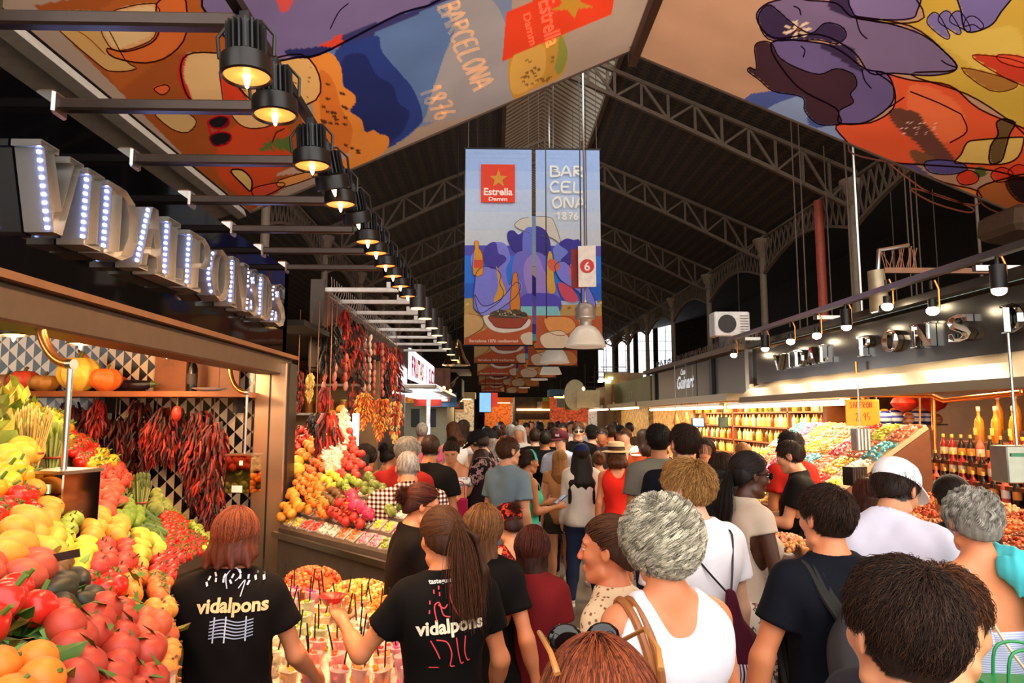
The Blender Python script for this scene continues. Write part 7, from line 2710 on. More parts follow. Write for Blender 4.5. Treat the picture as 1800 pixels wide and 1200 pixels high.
for k in range(18):
 r_ = random.Random(k + 300)
 y, x = 20 + k * 1.2,(-1.75,2.9)[k % 2]
 o = MB().box((0,0,0),(.5 + r_.random() * .5,.06,.3 + .3 * r_.random())).build('hanging_placard', cloth('pl%d' % (k % 8), cl[k % 8]), loc=(x + r_.uniform(-.2,.2), y, 2.35 + r_.random() * .3), smooth=False)
 tag(o, '%s placard hanging among the far %s stalls, %s rank' % (['brick red', 'cream', 'blue', 'ochre', 'white', 'green', 'orange', 'grey'][k % 8],('left', 'right')[k % 2], 'near' if k < 8 else ('far' if k < 16 else 'last')), 'placard')
 MB().cyl((0,0,.15),(0,0,5.6),.006, n=5).build('cord', M['black'], o)
for k in range(8):
 r_ = random.Random(k + 60)
 x, y = (-3.4,-1.9,3.3,4.8,-2.6,3.9,.2,1.9)[k],(28,34,30,35,41,42,43.5,44)[k]
 o = thing('market_stall', 'small lit stall far down the hall with %s goods, %s' % (['amber', 'cream', 'red', 'white', 'brown', 'green', 'orange', 'pale'][k], 'beside the left bulbs' if x < 0 else ('at the end of the aisle' if x < 2 else 'beside the right bulbs')), 'stall', (x, y, 0))
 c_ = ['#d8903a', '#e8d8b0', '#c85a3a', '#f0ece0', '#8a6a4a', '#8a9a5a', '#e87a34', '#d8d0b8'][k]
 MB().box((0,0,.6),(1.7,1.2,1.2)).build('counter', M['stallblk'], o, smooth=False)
 MB().box((0,.5,2.0),(1.7,.15,1.7)).build('goods_wall', dm('fg%d' % k, c_, rough=.8, var=.9, scale=10, emit=c_, es=.28), o, smooth=False)  # goods emit light themselves to lift the dark far end
 MB().box((0,0,2.95),(1.9,1.4,.3)).build('fascia', cloth('pl%d' % k, cl[k]), o, smooth=False)
 MB().box((0,-.6,2.76),(1.5,.06,.05)).build('light_strip', M['glow_warm'], o, smooth=False)
# ================================================================== right side stalls
XR = 3.6
YR = lambda px, z=2.5, X=XR: solveY(px, z, X)
o = thing('stall_canopy', 'grey metal canopy with a mirror lettered fascia on the right', 'canopy', (XR, 0,0))
y0, y1 = 1.6,9.3
ym, ly = (y0 + y1) / 2, y1 - y0
MB().box((.06, ym, 2.64),(.12, ly, .46)).build('fascia_panel', dm('greymirror', '#3c3a38', rough=.22, metal=.5, var=.04), o, smooth=False)
V = []
for y in (y0, y1 - .25):
 V += [(0, y, 2.42),(-.22, y, 2.33),(-.34, y, 2.22),(-.36, y, 2.15),(-.30, y, 2.14),(-.26, y, 2.2),(.1, y, 2.36)]
n = 7
MB().add(V, [(i, (i + 1) % n, n + (i + 1) % n, n + i) for i in range(n)] + [tuple(range(n - 1,-1,-1)), tuple(range(n, 2 * n))]).build('curved_soffit', dm('softsteel', '#7a6c58', rough=.42, metal=.6, var=.06, scale=2), o, smooth=False)
MB().box((1.6, ym, 2.5),(3.0, ly, .06)).build('ceiling_board', dm('cboard', '#8a7458', rough=.5), o, smooth=False)
MB().box((.3, ym, 2.93),(.9, ly, .06)).build('roof_board', M['darksteel'], o, smooth=False)
MB().cyl((-.03, y0,2.92),(-.03, y1,2.92),.022, n=10).build('top_tube', dm('cyantube', '#cfe6e2', rough=.2, metal=.6, emit='#bfe8e4', es=.25), o)
for y in (y0 + .2, y1 - .2,5.4):
 MB().box((1.2, y, 1.24),(.1,.1,2.48)).build('post', M['steel'], o, smooth=False)
dm('mirrorletter', '#dcdcd8', rough=.08, metal=1, var=0)
for k, (ch, a, b_) in enumerate((('V', 1366,1384),('I', 1390,1398),('D', 1402,1422),('A', 1424,1442),('L', 1446,1464),('P', 1516,1540),('O', 1560,1590),('N', 1610,1650),('S', 1675,1718),('D', 1772,1815))):
 ya, yb = YR(b_, 2.64), YR(a, 2.64)
 r = channel_letter(ch, min(abs(yb - ya),.3),.2,.05, False, M['mirrorletter'], M['mirrorletter'])
 r.rotation_euler = (0,0, math.pi)
 r.location = (XR - .005, max(ya, yb),2.545)
 tag(r, 'polished channel letter %s on the grey right fascia, %s letter of the word' % (ch, ordn[k]), 'letter', 'mirror letters on the right fascia')
r = thing('lamp_rail', 'long grey rail with spot lamps above the right fascia', 'rail', (XR - .25,0,0))
MB().box((0, ym, 3.06),(.06, ly + .6,.05)).build('rail', M['steel'], r, smooth=False)
for y in (2.2,4.6,7.0,9.0):
 MB().box((.2, y, 3.0),(.42,.04,.04)).build('bracket', M['steel'], r, smooth=False)
rs0 = None
for k, (px, py, big, lb) in enumerate(((1757,518,1, 'nearest'),(1640,553,0, 'second'),(1560,545,0, 'third'),(1488,580,1, 'fourth'),(1436,595,0, 'fifth'),(1390,605,0, 'sixth'),(1345,617,1, 'seventh'),(1290,628,0, 'farthest'))):
 p = atX(px, py, XR - .25)
 if rs0 is None:
  rs0 = thing('track_spot', '', 'lamp')
  MB().cyl((0,0,.04),(0,0,.2),.05, n=18).build('can', M['black'], rs0)
  MB().ell((0,0,.03),(.045,.045,.035),14).build('bulb', M['glow_bulb'], rs0)
  MB().tube([(.055,0,.05),(.058,0,.2),(.03,0,.27)],.008,6, col=None).build('copper_strip', M['copper'], rs0)
  MB().cyl((0,0,.2),(0,0,1.0),.012, n=8).build('stem', M['darksteel'], rs0)
  o = rs0
 else:
  o = copy_tree(rs0)
 o.location = p
 if not big:
  o.children[1].scale = (.6,.6,.6)
 for ch in o.children:
  if ch.name.startswith('stem'):
   ch.scale = (1,1,1)
   ch.data = ch.data.copy()
   for v_ in ch.data.vertices:
    if v_.co.z > .5:
     v_.co.z = max(.22,3.04 - p[2])
 tag(o, 'bright track spot lamp on the rail over the right fascia, %s' % lb, 'lamp', 'track spots of the right stall')
 light('SPOT', 'track_light', (p[0] - .02, p[1], p[2] - .03),50,(1,.8,.55),(p[0] - 1.2, p[1],0),.05,150)
p = atX(1546,525, XR - .1)
o = thing('canister_lamp', 'pale long canister lamp pointing down over the right fascia', 'lamp', p)
MB().cyl((0,0,-.12),(-.02,0,.26),.085,.07, n=22).build('canister', dm('canis', '#a8987c', rough=.4, metal=.4), o)
MB().cyl((0,0,-.125),(0,0,-.11),.07, n=20).build('lens', M['glow_white'], o)
MB().tube([(0,0,.24),(.02,0,.45),(.3,0,.5)],.02,8).build('arm', M['steel'], o)
o = thing('bird_spikes', 'spiky bird wires on an arm above the canister lamp', 'spikes', atX(1560,472, XR + .1))
b = MB()
rs = random.Random(3)
for i in range(16):
 b.tube([(-.02 + i * .02,0,0),(-.02 + i * .02 + rs.uniform(-.07,.07), rs.uniform(-.08,.08),.2)],.004,4)
b.build('wires', dm('spike', '#b07a5a', rough=.4), o)
MB().box((.46,0,-.02),(1.0,.05,.05)).build('arm', dm('armb', '#9a6a4a', rough=.5), o, smooth=False)
for k, y in enumerate((9.6,11.2,12.8,14.4)):
 o = thing('bird_spikes', 'strip of fine bird spikes on the canopy edge, %s going away on the right' % ordn[k], 'spikes', (XR, y, 2.98))
 b = MB()
 for i in range(60):
  b.tube([(0,-.75 + i * .025,0),(rs.uniform(-.05,.05),-.75 + i * .025,.17)],.0035,4)
 b.build('wires', M['steel'], o)
 MB().box((0,0,-.01),(.06,1.55,.03)).build('strip', M['darksteel'], o, smooth=False)
p = at(1282,571,12.6)
o = thing('air_conditioner', 'white air conditioner box on top of the right stalls', 'air conditioner', (p[0],12.6, p[2]))
MB().box((0,0,0),(.66,.34,.46), bev=.02).build('case', M['white'], o, smooth=False)
MB().cyl((-.1,-.175,0),(-.1,-.185,0),.17, n=24).build('fan_grille', M['darksteel'], o)
b = MB()
for i in range(7):
 b.box((.22,-.176,-.15 + i * .05),(.15,.01,.015))
b.build('louvre', M['awning'], o, smooth=False)
MB().box((0,0,-.5),(.5,.3,.55)).build('stand', M['darksteel'], o, smooth=False)
for k, y in enumerate((3.0,4.2,5.4,6.6,7.8)):
 for x in (3.95,4.9):
  o = thing('downlight', 'small round downlight in the right canopy ceiling, %s row, %s side' % (ordn[k], 'aisle' if x < 4 else 'back'), 'light', (x, y, 2.46), group='downlights of the right canopy')
  MB().cyl((0,0,0),(0,0,.01),.06, n=16).build('glow', M['glow_warm'], o)
  MB().lathe([(.06,0),(.075,-.006),(.075,.01),(.06,.01)],18).build('ring', M['steel'], o)
 light('AREA', 'right_canopy_light', (3.95, y, 2.40),42,(1,.68,.36),(3.2, y, 1.2),.3, sy=.7)
def bed(name, label, x0, z0, x1, z1, ya, yb, m):
 root = thing(name, label, 'stand')
 V = [(x, y, z) for y in (ya, yb) for x, z in ((x0, z0),(x1, z1),(x1,0),(x0,0))]
 MB().add(V, [(0,1,5,4),(1,2,6,5),(2,3,7,6),(3,0,4,7),(3,2,1,0),(4,5,6,7)]).build('body', m, root, smooth=False)
 MB().box((x0 - .01,(ya + yb) / 2, z0 - .02),(.03, yb - ya, .1)).build('rim', M['wood'], root, smooth=False)
 return root
bed('candy_stand', 'tall sloping stand of loose sweets under the right canopy', 2.6,1.1,3.72,1.86,5.8,8.25, dm('standwood', '#6a3c22', rough=.6))
th = math.atan2(.76,1.12)
CAN = [('#e8788a', 'pink'),('#d8e05a', 'lime green'),('#f4e8d8', 'white'),('#d8322c', 'red'),('#f0a84a', 'orange'),('#e8607a', 'rose'),('#5ab8c8', 'turquoise'),('#f0d060', 'yellow'),('#c87ab0', 'lilac'),('#e88a6a', 'salmon')]
candyP = {}
rs = random.Random(17)
for i in range(5):
 for j in range(8):
  t = (i + .5) / 5
  ci = [0,5,4,1,3,9,2,7,8,6][(j + i * 3) % 10] if (i + j) % 4 else 9
  if ci not in candyP:
   root = thing('candy_bin', '', 'bin')
   MB().box((0,0,.02),(.27,.285,.04)).build('bin', dm('bin', '#c8a888', rough=.3), root, smooth=False)
   b = MB()
   for q in range(90):
    x, y = rs.uniform(-.12,.12), rs.uniform(-.125,.125)
    b.ell((x, y, .045 + .035 * (1 - (x / .13) ** 2) * (1 - (y / .13) ** 2)),(.02,.012,.011),6, R=eul(rs.random() * .6, rs.random() * .6, rs.random() * 3), col=tuple(np.array(lin(CAN[ci][0])) * rs.uniform(.75,1.25)), m=5)
   tag(b.build('sweets', M['colgloss'], root), kind='stuff')
   candyP[ci] = root
   o = root
  else:
   o = copy_tree(candyP[ci])
  o.location = (2.6 + t * 1.12,5.95 + j * .3,1.105 + t * .76)
  o.rotation_euler = (0,-th, 0)
  tag(o, 'bin of %s sweets on the sloping candy stand' % CAN[ci][1], 'bin', 'bins of %s sweets on the candy stand' % CAN[ci][1])
bed('dried_fruit_stand', 'lower sloping stand of nuts and dried fruit on the right', 2.5,1.02,3.65,1.3,2.9,5.7, M['standwood'])
th2 = math.atan2(.28,1.15)
NUT = [('#d8703a', 'orange dried fruit'),('#e0a060', 'pale nuts'),('#b04a24', 'dark red dried fruit'),('#e89a70', 'pink salted nuts'),('#8a4a2a', 'brown almonds')]
nutP = {}
for i in range(5):
 for j in range(8):
  t = (i + .5) / 5
  ci = (i * 2 + j) % 5
  if ci not in nutP:
   root = thing('nut_tray', '', 'tray')
   MB().box((0,0,.015),(.225,.31,.03)).build('crate', M['wood'], root, smooth=False)
   b = MB()
   for q in range(120):
    x, y = rs.uniform(-.105,.105), rs.uniform(-.14,.14)
    b.ell((x, y, .035 + .05 * (1 - (x / .13) ** 2) * (1 - (y / .15) ** 2)),(.017,.012,.011),6, R=eul(rs.random() * 2, rs.random() * 2, rs.random() * 3), col=tuple(np.array(lin(NUT[ci][0])) * rs.uniform(.7,1.3)), m=5)
   tag(b.build('pieces', M['colfruit'], root), kind='stuff')
   nutP[ci] = root
   o = root
  else:
   o = copy_tree(nutP[ci])
  o.location = (2.5 + t * 1.15,3.1 + j * .34,1.025 + t * .28)
  o.rotation_euler = (0,-th2,0)
  tag(o, 'tray of %s on the lower right stand' % NUT[ci][1], 'tray', 'trays of %s on the lower right stand' % NUT[ci][1])
o = thing('bottle_rack', 'stepped rack of bottles at the right edge under the canopy', 'rack', (0,0,0))
steps = [(3.82,1.32),(3.90,1.46),(3.98,1.60),(4.16,1.76),(4.34,1.86)]
for x, z in steps:
 MB().box((x + .4,4.85, z - .02),(.98,2.6,.03) if x < 4.3 else (.5,2.6,.03)).build('step', M['standwood'], o, smooth=False)
MB().box((3.76,4.7,.65),(.05,2.2,1.3)).build('front', M['standwood'], o, smooth=False)
bot = {}
def bottle(kind):
 root = thing('oil_bottle' if kind == 'oil' else 'sauce_bottle', '', 'bottle')
 if kind == 'oil':
  MB().lathe([(.034,0),(.038,.01),(.038,.15),(.03,.19),(.013,.22),(.012,.27),(0,.27)],16, col=lin('#c07a1e')).build('glass', M['colgloss'], root)
  MB().lathe([(.016,.262),(.017,.3),(0,.304)],12, col=lin('#e8b8a0')).build('cap', M['colgloss'], root)
  MB().box((-.039,0,.09),(.004,.04,.06), col=lin('#f0c860')).build('label', M['col'], root, smooth=False)
 else:
  c = {'dark': '#22150e', 'red': '#8a1f1a', 'rose': '#d8604a'}[kind]
  MB().lathe([(.026,0),(.03,.008),(.03,.13),(.022,.155),(.011,.175),(.011,.205),(0,.205)],14, col=lin(c)).build('glass', M['colgloss'], root)
  MB().lathe([(.0125,.195),(.013,.222),(0,.224)],10, col=lin({'dark': '#c8a050', 'red': '#e8c040', 'rose': '#e86a4a'}[kind])).build('cap', M['colgloss'], root)
  MB().lathe([(.0305,.05),(.0305,.11)],14, col=lin({'dark': '#d88a3a', 'red': '#f0d8b0', 'rose': '#f4e0c8'}[kind])).build('label', M['col'], root)
 return root
for si, (x, z) in enumerate(steps):
 for j in range(22 if si < 3 else 12):
  kd = 'oil' if si >= 3 else ['dark', 'dark', 'red', 'dark', 'rose', 'dark', 'red'][(j * 3 + si) % 7]
  if kd not in bot:
   bot[kd] = bottle(kd)
   o = bot[kd]
  else:
   o = copy_tree(bot[kd])
  sp = .115 if si < 3 else .2
  o.location = (x + .01,3.62 + j * sp, z - .005)
  lb = {'oil': 'tall golden oil bottle with a pale cap', 'dark': 'small dark sauce bottle with an orange label', 'red': 'small red sauce bottle with a cream label', 'rose': 'small pink sauce bottle with a pale label'}[kd] + ' on the %s step at right' % ['lowest', 'second', 'third', 'fourth', 'top'][si]
  tag(o, lb, 'bottle', lb.replace('bottle with', 'bottles with', 1))
for k, (x0, x1, yb, m, lb) in enumerate(((1650,1690,8.5, 'polka', 'grey panel with small dark dots behind the bottles'),(1694,1736,8.0, 'hex', 'perforated cream panel behind the golden bottles'),(1738,1830,7.6, 'greyw', 'plain grey stall wall at the far right'))):
 if m not in M:
  dm(m, '#9aa090' if m == 'polka' else ('#d8b890' if m == 'hex' else '#8f8a80'), rough=.5)
  if m != 'greyw':
   def pf(N, L, tc, m=m):
    vo = N.new('ShaderNodeTexVoronoi')
    vo.inputs['Randomness'].default_value = 0
    vo.inputs['Scale'].default_value = 12 if m == 'polka' else 26
    L.new(tc.outputs['Object'], vo.inputs['Vector'])
    return ramp(N, L, vo.outputs['Distance'],[(0, '#1c1a16'),(.18 if m == 'polka' else .36, '#1c1a16'),(.24 if m == 'polka' else .42, '#8a9080' if m == 'polka' else '#d8b080')])
   drive_color(M[m], pf)
 a, c = at(x0,700, yb), at(x1,700, yb)
 o = MB().box((0,0,1.22),(c[0] - a[0],.05,2.44)).build('partition_screen', M[m], loc=((a[0] + c[0]) / 2, yb, 0), smooth=False)
 tag(o, lb, 'panel')
o = thing('stall_partition', 'brown wooden inner wall behind the candy stand', 'partition', (0,0,0))
MB().box((5.3,5.2,1.24),(.06,6.6,2.48)).build('panel', dm('backwood', '#7a4526', rough=.6, var=.3, scale=3), o, smooth=False)
MB().box((4.30,8.6,1.24),(.24,.1,2.48)).build('end_post', M['wood'], o, smooth=False)
a, c = at(1546,746,7.2), at(1650,746,7.2)
o = thing('pot_shelf', 'narrow steel shelf of painted pots above the sweets', 'shelf', ((a[0] + c[0]) / 2,7.2, a[2]))
MB().box((0,0,0),(c[0] - a[0],.3,.015)).build('board', M['steel'], o, smooth=False)
for x in (-.28,.28):
 MB().cyl((x, .1,0),(x, .1,2.46 - a[2]),.008, n=6).build('hanger', M['steel'], o)
k = 0
for px, r, red, lb in ((1555,.075,0, 'first'),(1574,.08,0, 'second'),(1597,.06,2, 'third'),(1612,.075,0, 'fourth'),(1630,.075,0, 'fifth'),(1648,.05,2, 'sixth')):
 p = at(px, 740,7.15)
 o = thing('painted_pot', ('blue and white painted pot' if red == 0 else 'small orange painted bowl') + ' on the steel shelf, %s from the left' % lb, 'pot', (p[0],7.15, a[2] + .008))
 cs = [lin(q) for q in (('#2a3a9a', '#dfe4f4', '#3a4ab0', '#e8e8f4', '#2a3490', '#e08a30', '#2a3490') if red == 0 else ('#e08a50', '#f0c0a0', '#d86a3a', '#e8b080', '#d86a3a', '#f0c0a0', '#e08a50'))]
 MB().lathe([(r * .5,0),(r * .85, r * .35),(r, r * .8),(r * .98, r * 1.1),(r * .85, r * 1.5),(r * .6, r * 1.8),(r * .5, r * 1.85)],20, cols=cs).build('body', M['colgloss'], o)
 MB().lathe([(r * .52, r * 1.85),(r * .56, r * 1.95),(r * .3, r * 2.05),(0, r * 2.1)],16, col=lin('#e0902c')).build('lid', M['colgloss'], o)
for px, lb in ((1590, 'left'),(1640, 'right')):
 p = at(px, 708,7.0)
 o = thing('red_lantern', 'round red paper ball hanging above the painted pots, %s one' % lb, 'lantern', p)
 MB().lathe([(.03,-.09),(.1,-.05),(.13,0),(.1,.05),(.03,.09)],20, lobes=10, amp=.03, col=lin('#d8341f')).build('paper_ball', M['colfruit'], o)
 MB().cyl((0,0,.08),(0,0,2.46 - p[2]),.004, n=5).build('string', M['black'], o)
o = thing('pipe_frame', 'copper pipe frame hanging below the right canopy', 'frame')
A_ = [at(1507,693,6.6), at(1640,696,5.9), at(1660,704,5.7), at(1795,690,5.0)]
B_ = [at(1507,690,7.2), at(1640,684,6.6)]
MB().tube(A_, .022,10).build('front_pipe', M['copper'], o)
MB().tube(B_, .02,10).build('back_pipe', M['copper'], o)
MB().cyl(A_[1], at(1643,790,5.9),.018, n=10).build('upright', M['copper'], o)
MB().tube([A_[0], A_[0] + (0,0,.32)],.014,8).build('hanger', M['copper'], o)
MB().tube([A_[3], A_[3] + (0,0,.32)],.014,8).build('hanger', M['copper'], o)
MB().tube([at(1617,697,6.0), at(1617,750,6.0), at(1608,812,6.0)],.009,8).build('thin_rod', M['copper'], o)
p = at(1516,725,6.5)
o = thing('saffron_sign', 'orange price card lettered SAFFRON hanging from the copper pipe', 'sign', p, math.radians(-4))
MB().box((0,0,0),(.32,.012,.25), bev=.004).build('card', dm('safcard', '#f0a020', rough=.6, var=.03), o, smooth=False)
b = MB()
for s_, ox, oz, w_, h_ in (('SAFFRON', -.12,.045,.036,.055),('2,95', -.07,-.075,.042,.07)):
 for stt in letters(s_, 1.0):
  q = smooth_pts(stt, False, 3) if len(stt) > 2 else np.array(stt)
  v, f = ribbon(np.c_[q[:, 0] * w_ * .85 + ox, q[:, 1] * h_ + oz],.006)
  b.add([(x, -.008, z) for x, z in v], f)
b.build('lettering', dm('ink', '#8a2a10', rough=.7), o, smooth=False)
for x in (-.12,.12):
 MB().cyl((x, 0,.12),(x, 0,.2),.003, n=5).build('wire', M['black'], o)
p = at(1513,772,6.0)
o = thing('hanging_scale', 'ribbed grey scale hanging below the saffron card', 'scale', p)
MB().box((0,0,0),(.13,.1,.2), bev=.006).build('case', dm('scalegrey', '#8f8c8a', rough=.25, metal=.6), o, smooth=False)
for i in range(4):
 MB().box((-.045 + i * .03,-.053,0),(.012,.008,.18)).build('rib', M['white'], o, smooth=False)
MB().cyl((0,0,.1),(0,0,.5),.006, n=6).build('rod', M['steel'], o)
p = at(1503,836,5.2)
o = thing('scale_display', 'black slanted scale box standing at the sweets', 'scale', p)
MB().box((0,0,0),(.14,.1,.14), R=rotm('Z', .3)).build('case', M['black'], o, smooth=False)
for i in range(5):
 MB().box((-.03 + i * .02,-.062,0),(.004,.004,.12), R=rotm('Z', .3)).build('slot', M['steel'], o, smooth=False)
MB().cyl((0,0,-.07),(0,0,-.4),.02, n=8).build('stand', M['copper'], o)
p = at(1790,815,3.9)
o = thing('hanging_scale', 'pale framed scale with a green label at the right edge', 'scale', p)
MB().box((0,0,0),(.23,.14,.21), bev=.006).build('case', dm('palecase', '#8f9080', rough=.2, metal=.7), o, smooth=False)
MB().box((0,-.074,.055),(.19,.004,.02)).build('green_label', dm('greenl', '#1f6a4a', rough=.5), o, smooth=False)
MB().cyl((0,0,.1),(0,0,2.46 - p[2]),.008, n=6).build('rod', M['steel'], o)
o = thing('stall_fascia', 'dark fascia board with white script lettering, next stall on the right', 'fascia', (XR, 0,0))
yb0, yb1 = 9.55,15.6
MB().box((.06,(yb0 + yb1) / 2,2.6),(.1, yb1 - yb0,.62)).build('panel', dm('fasc3', '#3a3026', rough=.4, var=.1), o, smooth=False)
MB().box((-.1,(yb0 + yb1) / 2,2.24),(.5, yb1 - yb0,.1)).build('lower_ledge', M['softsteel'], o, smooth=False)
MB().box((.1,(yb0 + yb1) / 2,2.95),(.6, yb1 - yb0,.08)).build('cornice', dm('corn', '#6a5846', rough=.6), o, smooth=False)
for y in (yb0,11.2,15.2):
 MB().box((-.01, y, 2.6),(.06,.14,.62)).build('divider', M['steel'] if y == yb0 else M['black'], o, smooth=False)
b = MB()
for s_, sc_, oy, oz in (('Guinart', .24,12.9,2.5),('Casa', .11,13.0,2.76)):
 v, f = text2d(s_, .03,.35)
 b.add([(0, oy - a_ * sc_ * 1.1, oz + c_ * sc_) for a_, c_ in v],[tuple(q) for q in f])
b.build('script_lettering', dm('scriptw', '#f4f4f4', emit='#ffffff', es=.5), o, smooth=False)
for k, (ya, yb) in enumerate(((6.6,9.85),(10.2,14.9),(16.2,20.0),(20.6,24.5))):
 r = thing('tube_light', 'long glowing tube under the right stall fronts, %s from the entrance' % ordn[k], 'light', (XR - .2,(ya + yb) / 2,2.1 if k < 2 else 2.16), group='tube lights of the right stalls')
 MB().cyl((0,-(yb - ya) / 2,0),(0,(yb - ya) / 2,0),.022, n=10).build('tube', M['glow_tube'], r)
 MB().box((0,0,.045),(.07, yb - ya, .04)).build('fitting', M['steel'], r, smooth=False)
 light('AREA', 'tube_glow', (XR - .2,(ya + yb) / 2,2.04),50,(1,.82,.5),(XR - .1,(ya + yb) / 2,0),.1, sy=yb - ya)
 if k < 2:
  MB().box((0,0,.11),(.03,.3,.12)).build('hanger', M['steel'], r, smooth=False)
o = thing('bottle_wall', 'warm lit wall of shelves packed with golden bottles on the right', 'shelving', (5.0,0,0))
MB().box((.3,13.0,1.25),(.05,8.4,2.5)).build('back_panel', dm('goldback', '#b8743a', rough=.6, var=.4, scale=3), o, smooth=False)
SH = [.95,1.22,1.5,1.78,2.05]
for z in SH:
 MB().box((.12,13.0, z - .015),(.34,8.4,.025)).build('shelf', M['backwood'], o, smooth=False)
for y in (8.95,11.5,14.2,17.1):
 MB().box((.12, y, 1.25),(.34,.05,2.5)).build('upright', M['backwood'], o, smooth=False)
BC = [('#d89a3a', 'golden'),('#f0c870', 'pale yellow'),('#5a3a1a', 'brown'),('#e8d8b0', 'cream'),('#a83a1c', 'red'),('#6a7a2c', 'green')]
bw = {}
rs = random.Random(8)
n_ = 0
for si, z in enumerate(SH):
 y = 9.05
 while y < 17.0:
  ci = rs.choice([0,0,1,1,2,3,3,4,5])
  if ci not in bw:
   m_ = MB().lathe([(.036,0),(.04,.01),(.04,.13),(.03,.16),(.013,.18),(.013,.22),(0,.222)],10, col=lin(BC[ci][0])).build('bottle', M['colgloss'])
   bw[ci] = m_
   o = m_
  else:
   o = bw[ci].copy()
   COL.objects.link(o)
  o.location = (5.0 + rs.uniform(-.0,.06), y, z)
  lb = '%s bottle on the %s shelf of the warm bottle wall' % (BC[ci][1],['lowest', 'second', 'third', 'fourth', 'top'][si])
  tag(o, lb, 'bottle', lb.replace('bottle', 'bottles', 1))
  y += rs.uniform(.125,.16)
  n_ += 1
for y in (10.5,13,15.6):
 light('AREA', 'bottle_wall_glow', (4.2, y, 2.35),120,(1,.72,.36),(4.8, y, 1.4),.4, sy=2.0)
o = thing('bar_counter', 'long counter with an orange front in the stall of golden bottles', 'counter', (3.7,0,0))
MB().box((0,12.6,.55),(.7,6.0,1.1)).build('front', dm('orangewood', '#c8581f', rough=.4, var=.2, scale=3), o, smooth=False)
MB().box((0,12.6,1.12),(.8,6.1,.05)).build('top', M['wood'], o, smooth=False)
rs = random.Random(12)
cb = None
for i in range(40):
 if cb is None:
  cb = thing('snack_cone', '', 'cone')
  MB().lathe([(.01,0),(.045,.16),(.05,.17)],12, col=lin('#e8c890')).build('paper', M['col'], cb)
  b = MB()
  for q in range(14):
   b.ell((rs.uniform(-.03,.03), rs.uniform(-.03,.03),.165 + rs.uniform(0,.03)),(.016,.016,.012),6, col=lin(rs.choice(['#e0602c', '#f0b04a', '#d84a24'])))
  b.build('filling', M['colfruit'], cb)
  o = cb
 else:
  o = copy_tree(cb)
 o.location = (3.46 + (i % 3) * .16,9.8 + (i // 3) * .42,1.145)
 tag(o, 'paper cone of snacks on the orange fronted counter', 'cone', 'snack cones on the orange counter')
for k, (px, py) in enumerate(((1208,733),(1222,728),(1242,727),(1196,735))):
 p = at(px, py, 12.2)
 o = thing('hanging_ham', 'cured ham hanging under the tube light, %s of four' % ['third from left', 'second from right', 'rightmost', 'leftmost'][k], 'ham', (p[0],12.2 + k * .1, p[2]), group='hams over the orange counter')
 MB().tube([(0,0,.12),(.0,0,.03),(.01,0,-.07),(.03,0,-.17),(.035,0,-.2)],[.012,.03,.065,.07,.03],12, col=lin('#b8733a')).build('leg_meat', M['colfruit'], o)
 MB().cyl((0,0,.1),(0,0,2.9 - p[2]),.004, n=5).build('cord', M['white'], o)
for k, (px, py, m, w_, h_) in enumerate(((1227,742, 'screenblue', .22,.16),(1271,742, 'black', .16,.18))):
 p = at(px, py, 11.6)
 o = thing('small_screen', ['small blue lit screen over the orange counter', 'small dark screen over the orange counter'][k], 'screen', p)
 MB().box((0,0,0),(w_, .03, h_)).build('housing', M['black'], o, smooth=False)
 MB().box((0,-.017,0),(w_ * .85,.005, h_ * .85)).build('display', M[m] if k == 0 else dm('offscreen', '#4a5a5a', rough=.1), o, smooth=False)
 MB().cyl((0,0, h_ / 2),(0,0,2.9 - p[2]),.006, n=5).build('rod', M['black'], o)
o = thing('stall_fascia', 'green panelled fascia further down on the right', 'fascia', (XR, 18.2,0))
MB().box((.06,0,2.6),(.1,4.8,.62)).build('panel', dm('greenfasc', '#5a6030', rough=.5, var=.15, scale=3), o, smooth=False)
MB().box((-.1,0,2.24),(.5,4.8,.1)).build('lower_ledge', M['softsteel'], o, smooth=False)
b = MB()
for i in range(4):
 v, f = text2d('LLET'[i],.02)
 b.add([(0,.8 - i * .35 - a_ * .2,2.42 + c_ * .2) for a_, c_ in v],[tuple(q) for q in f])
b.build('lettering', dm('greenpale', '#9aa868', rough=.6), o, smooth=False)
o = thing('stall_fascia', 'brown wooden fascia block beyond the green panels', 'fascia', (XR, 22.6,0))
MB().box((.06,0,2.6),(.12,3.4,.66)).build('panel', M['wood'], o, smooth=False)
MB().box((-.1,0,2.24),(.5,3.4,.1)).build('lower_ledge', M['steel'], o, smooth=False)
MB().box((.4,-1.5,2.8),(1.2,.06,1.0)).build('side_board', dm('kraft', '#a88a60', rough=.7), o, smooth=False)
p = at(1011,694,22.0)
o = thing('oval_sign', 'pale oval hanging sign over the right stalls', 'sign', p)
MB().lathe([(0,-.02),(.34,-.02),(.36,0),(.34,.02),(0,.02)],30, R=rotm('X', math.pi / 2)).build('disc', dm('ovalc', '#d8c8a0', rough=.6), o)
o.scale = (1,1,1.4)
MB().cyl((0,0,.3),(0,0,2.2),.01, n=5).build('cord', M['black'], o)
o = thing('neon_lamp', 'greenish white glowing lamp cluster over the wooden fascia', 'lamp', at(1062,668,21.0))
for q in ((0,0),(.12,-.05),(-.12,-.03),(.2,.06)):
 MB().box((q[0],0, q[1]),(.14,.08,.08)).build('tube', dm('neon', '#f0ffd8', emit='#e8ffc0', es=4), o, smooth=False)
MB().cyl((0,0,0),(0,0,2.2),.01, n=5).build('cord', M['black'], o)
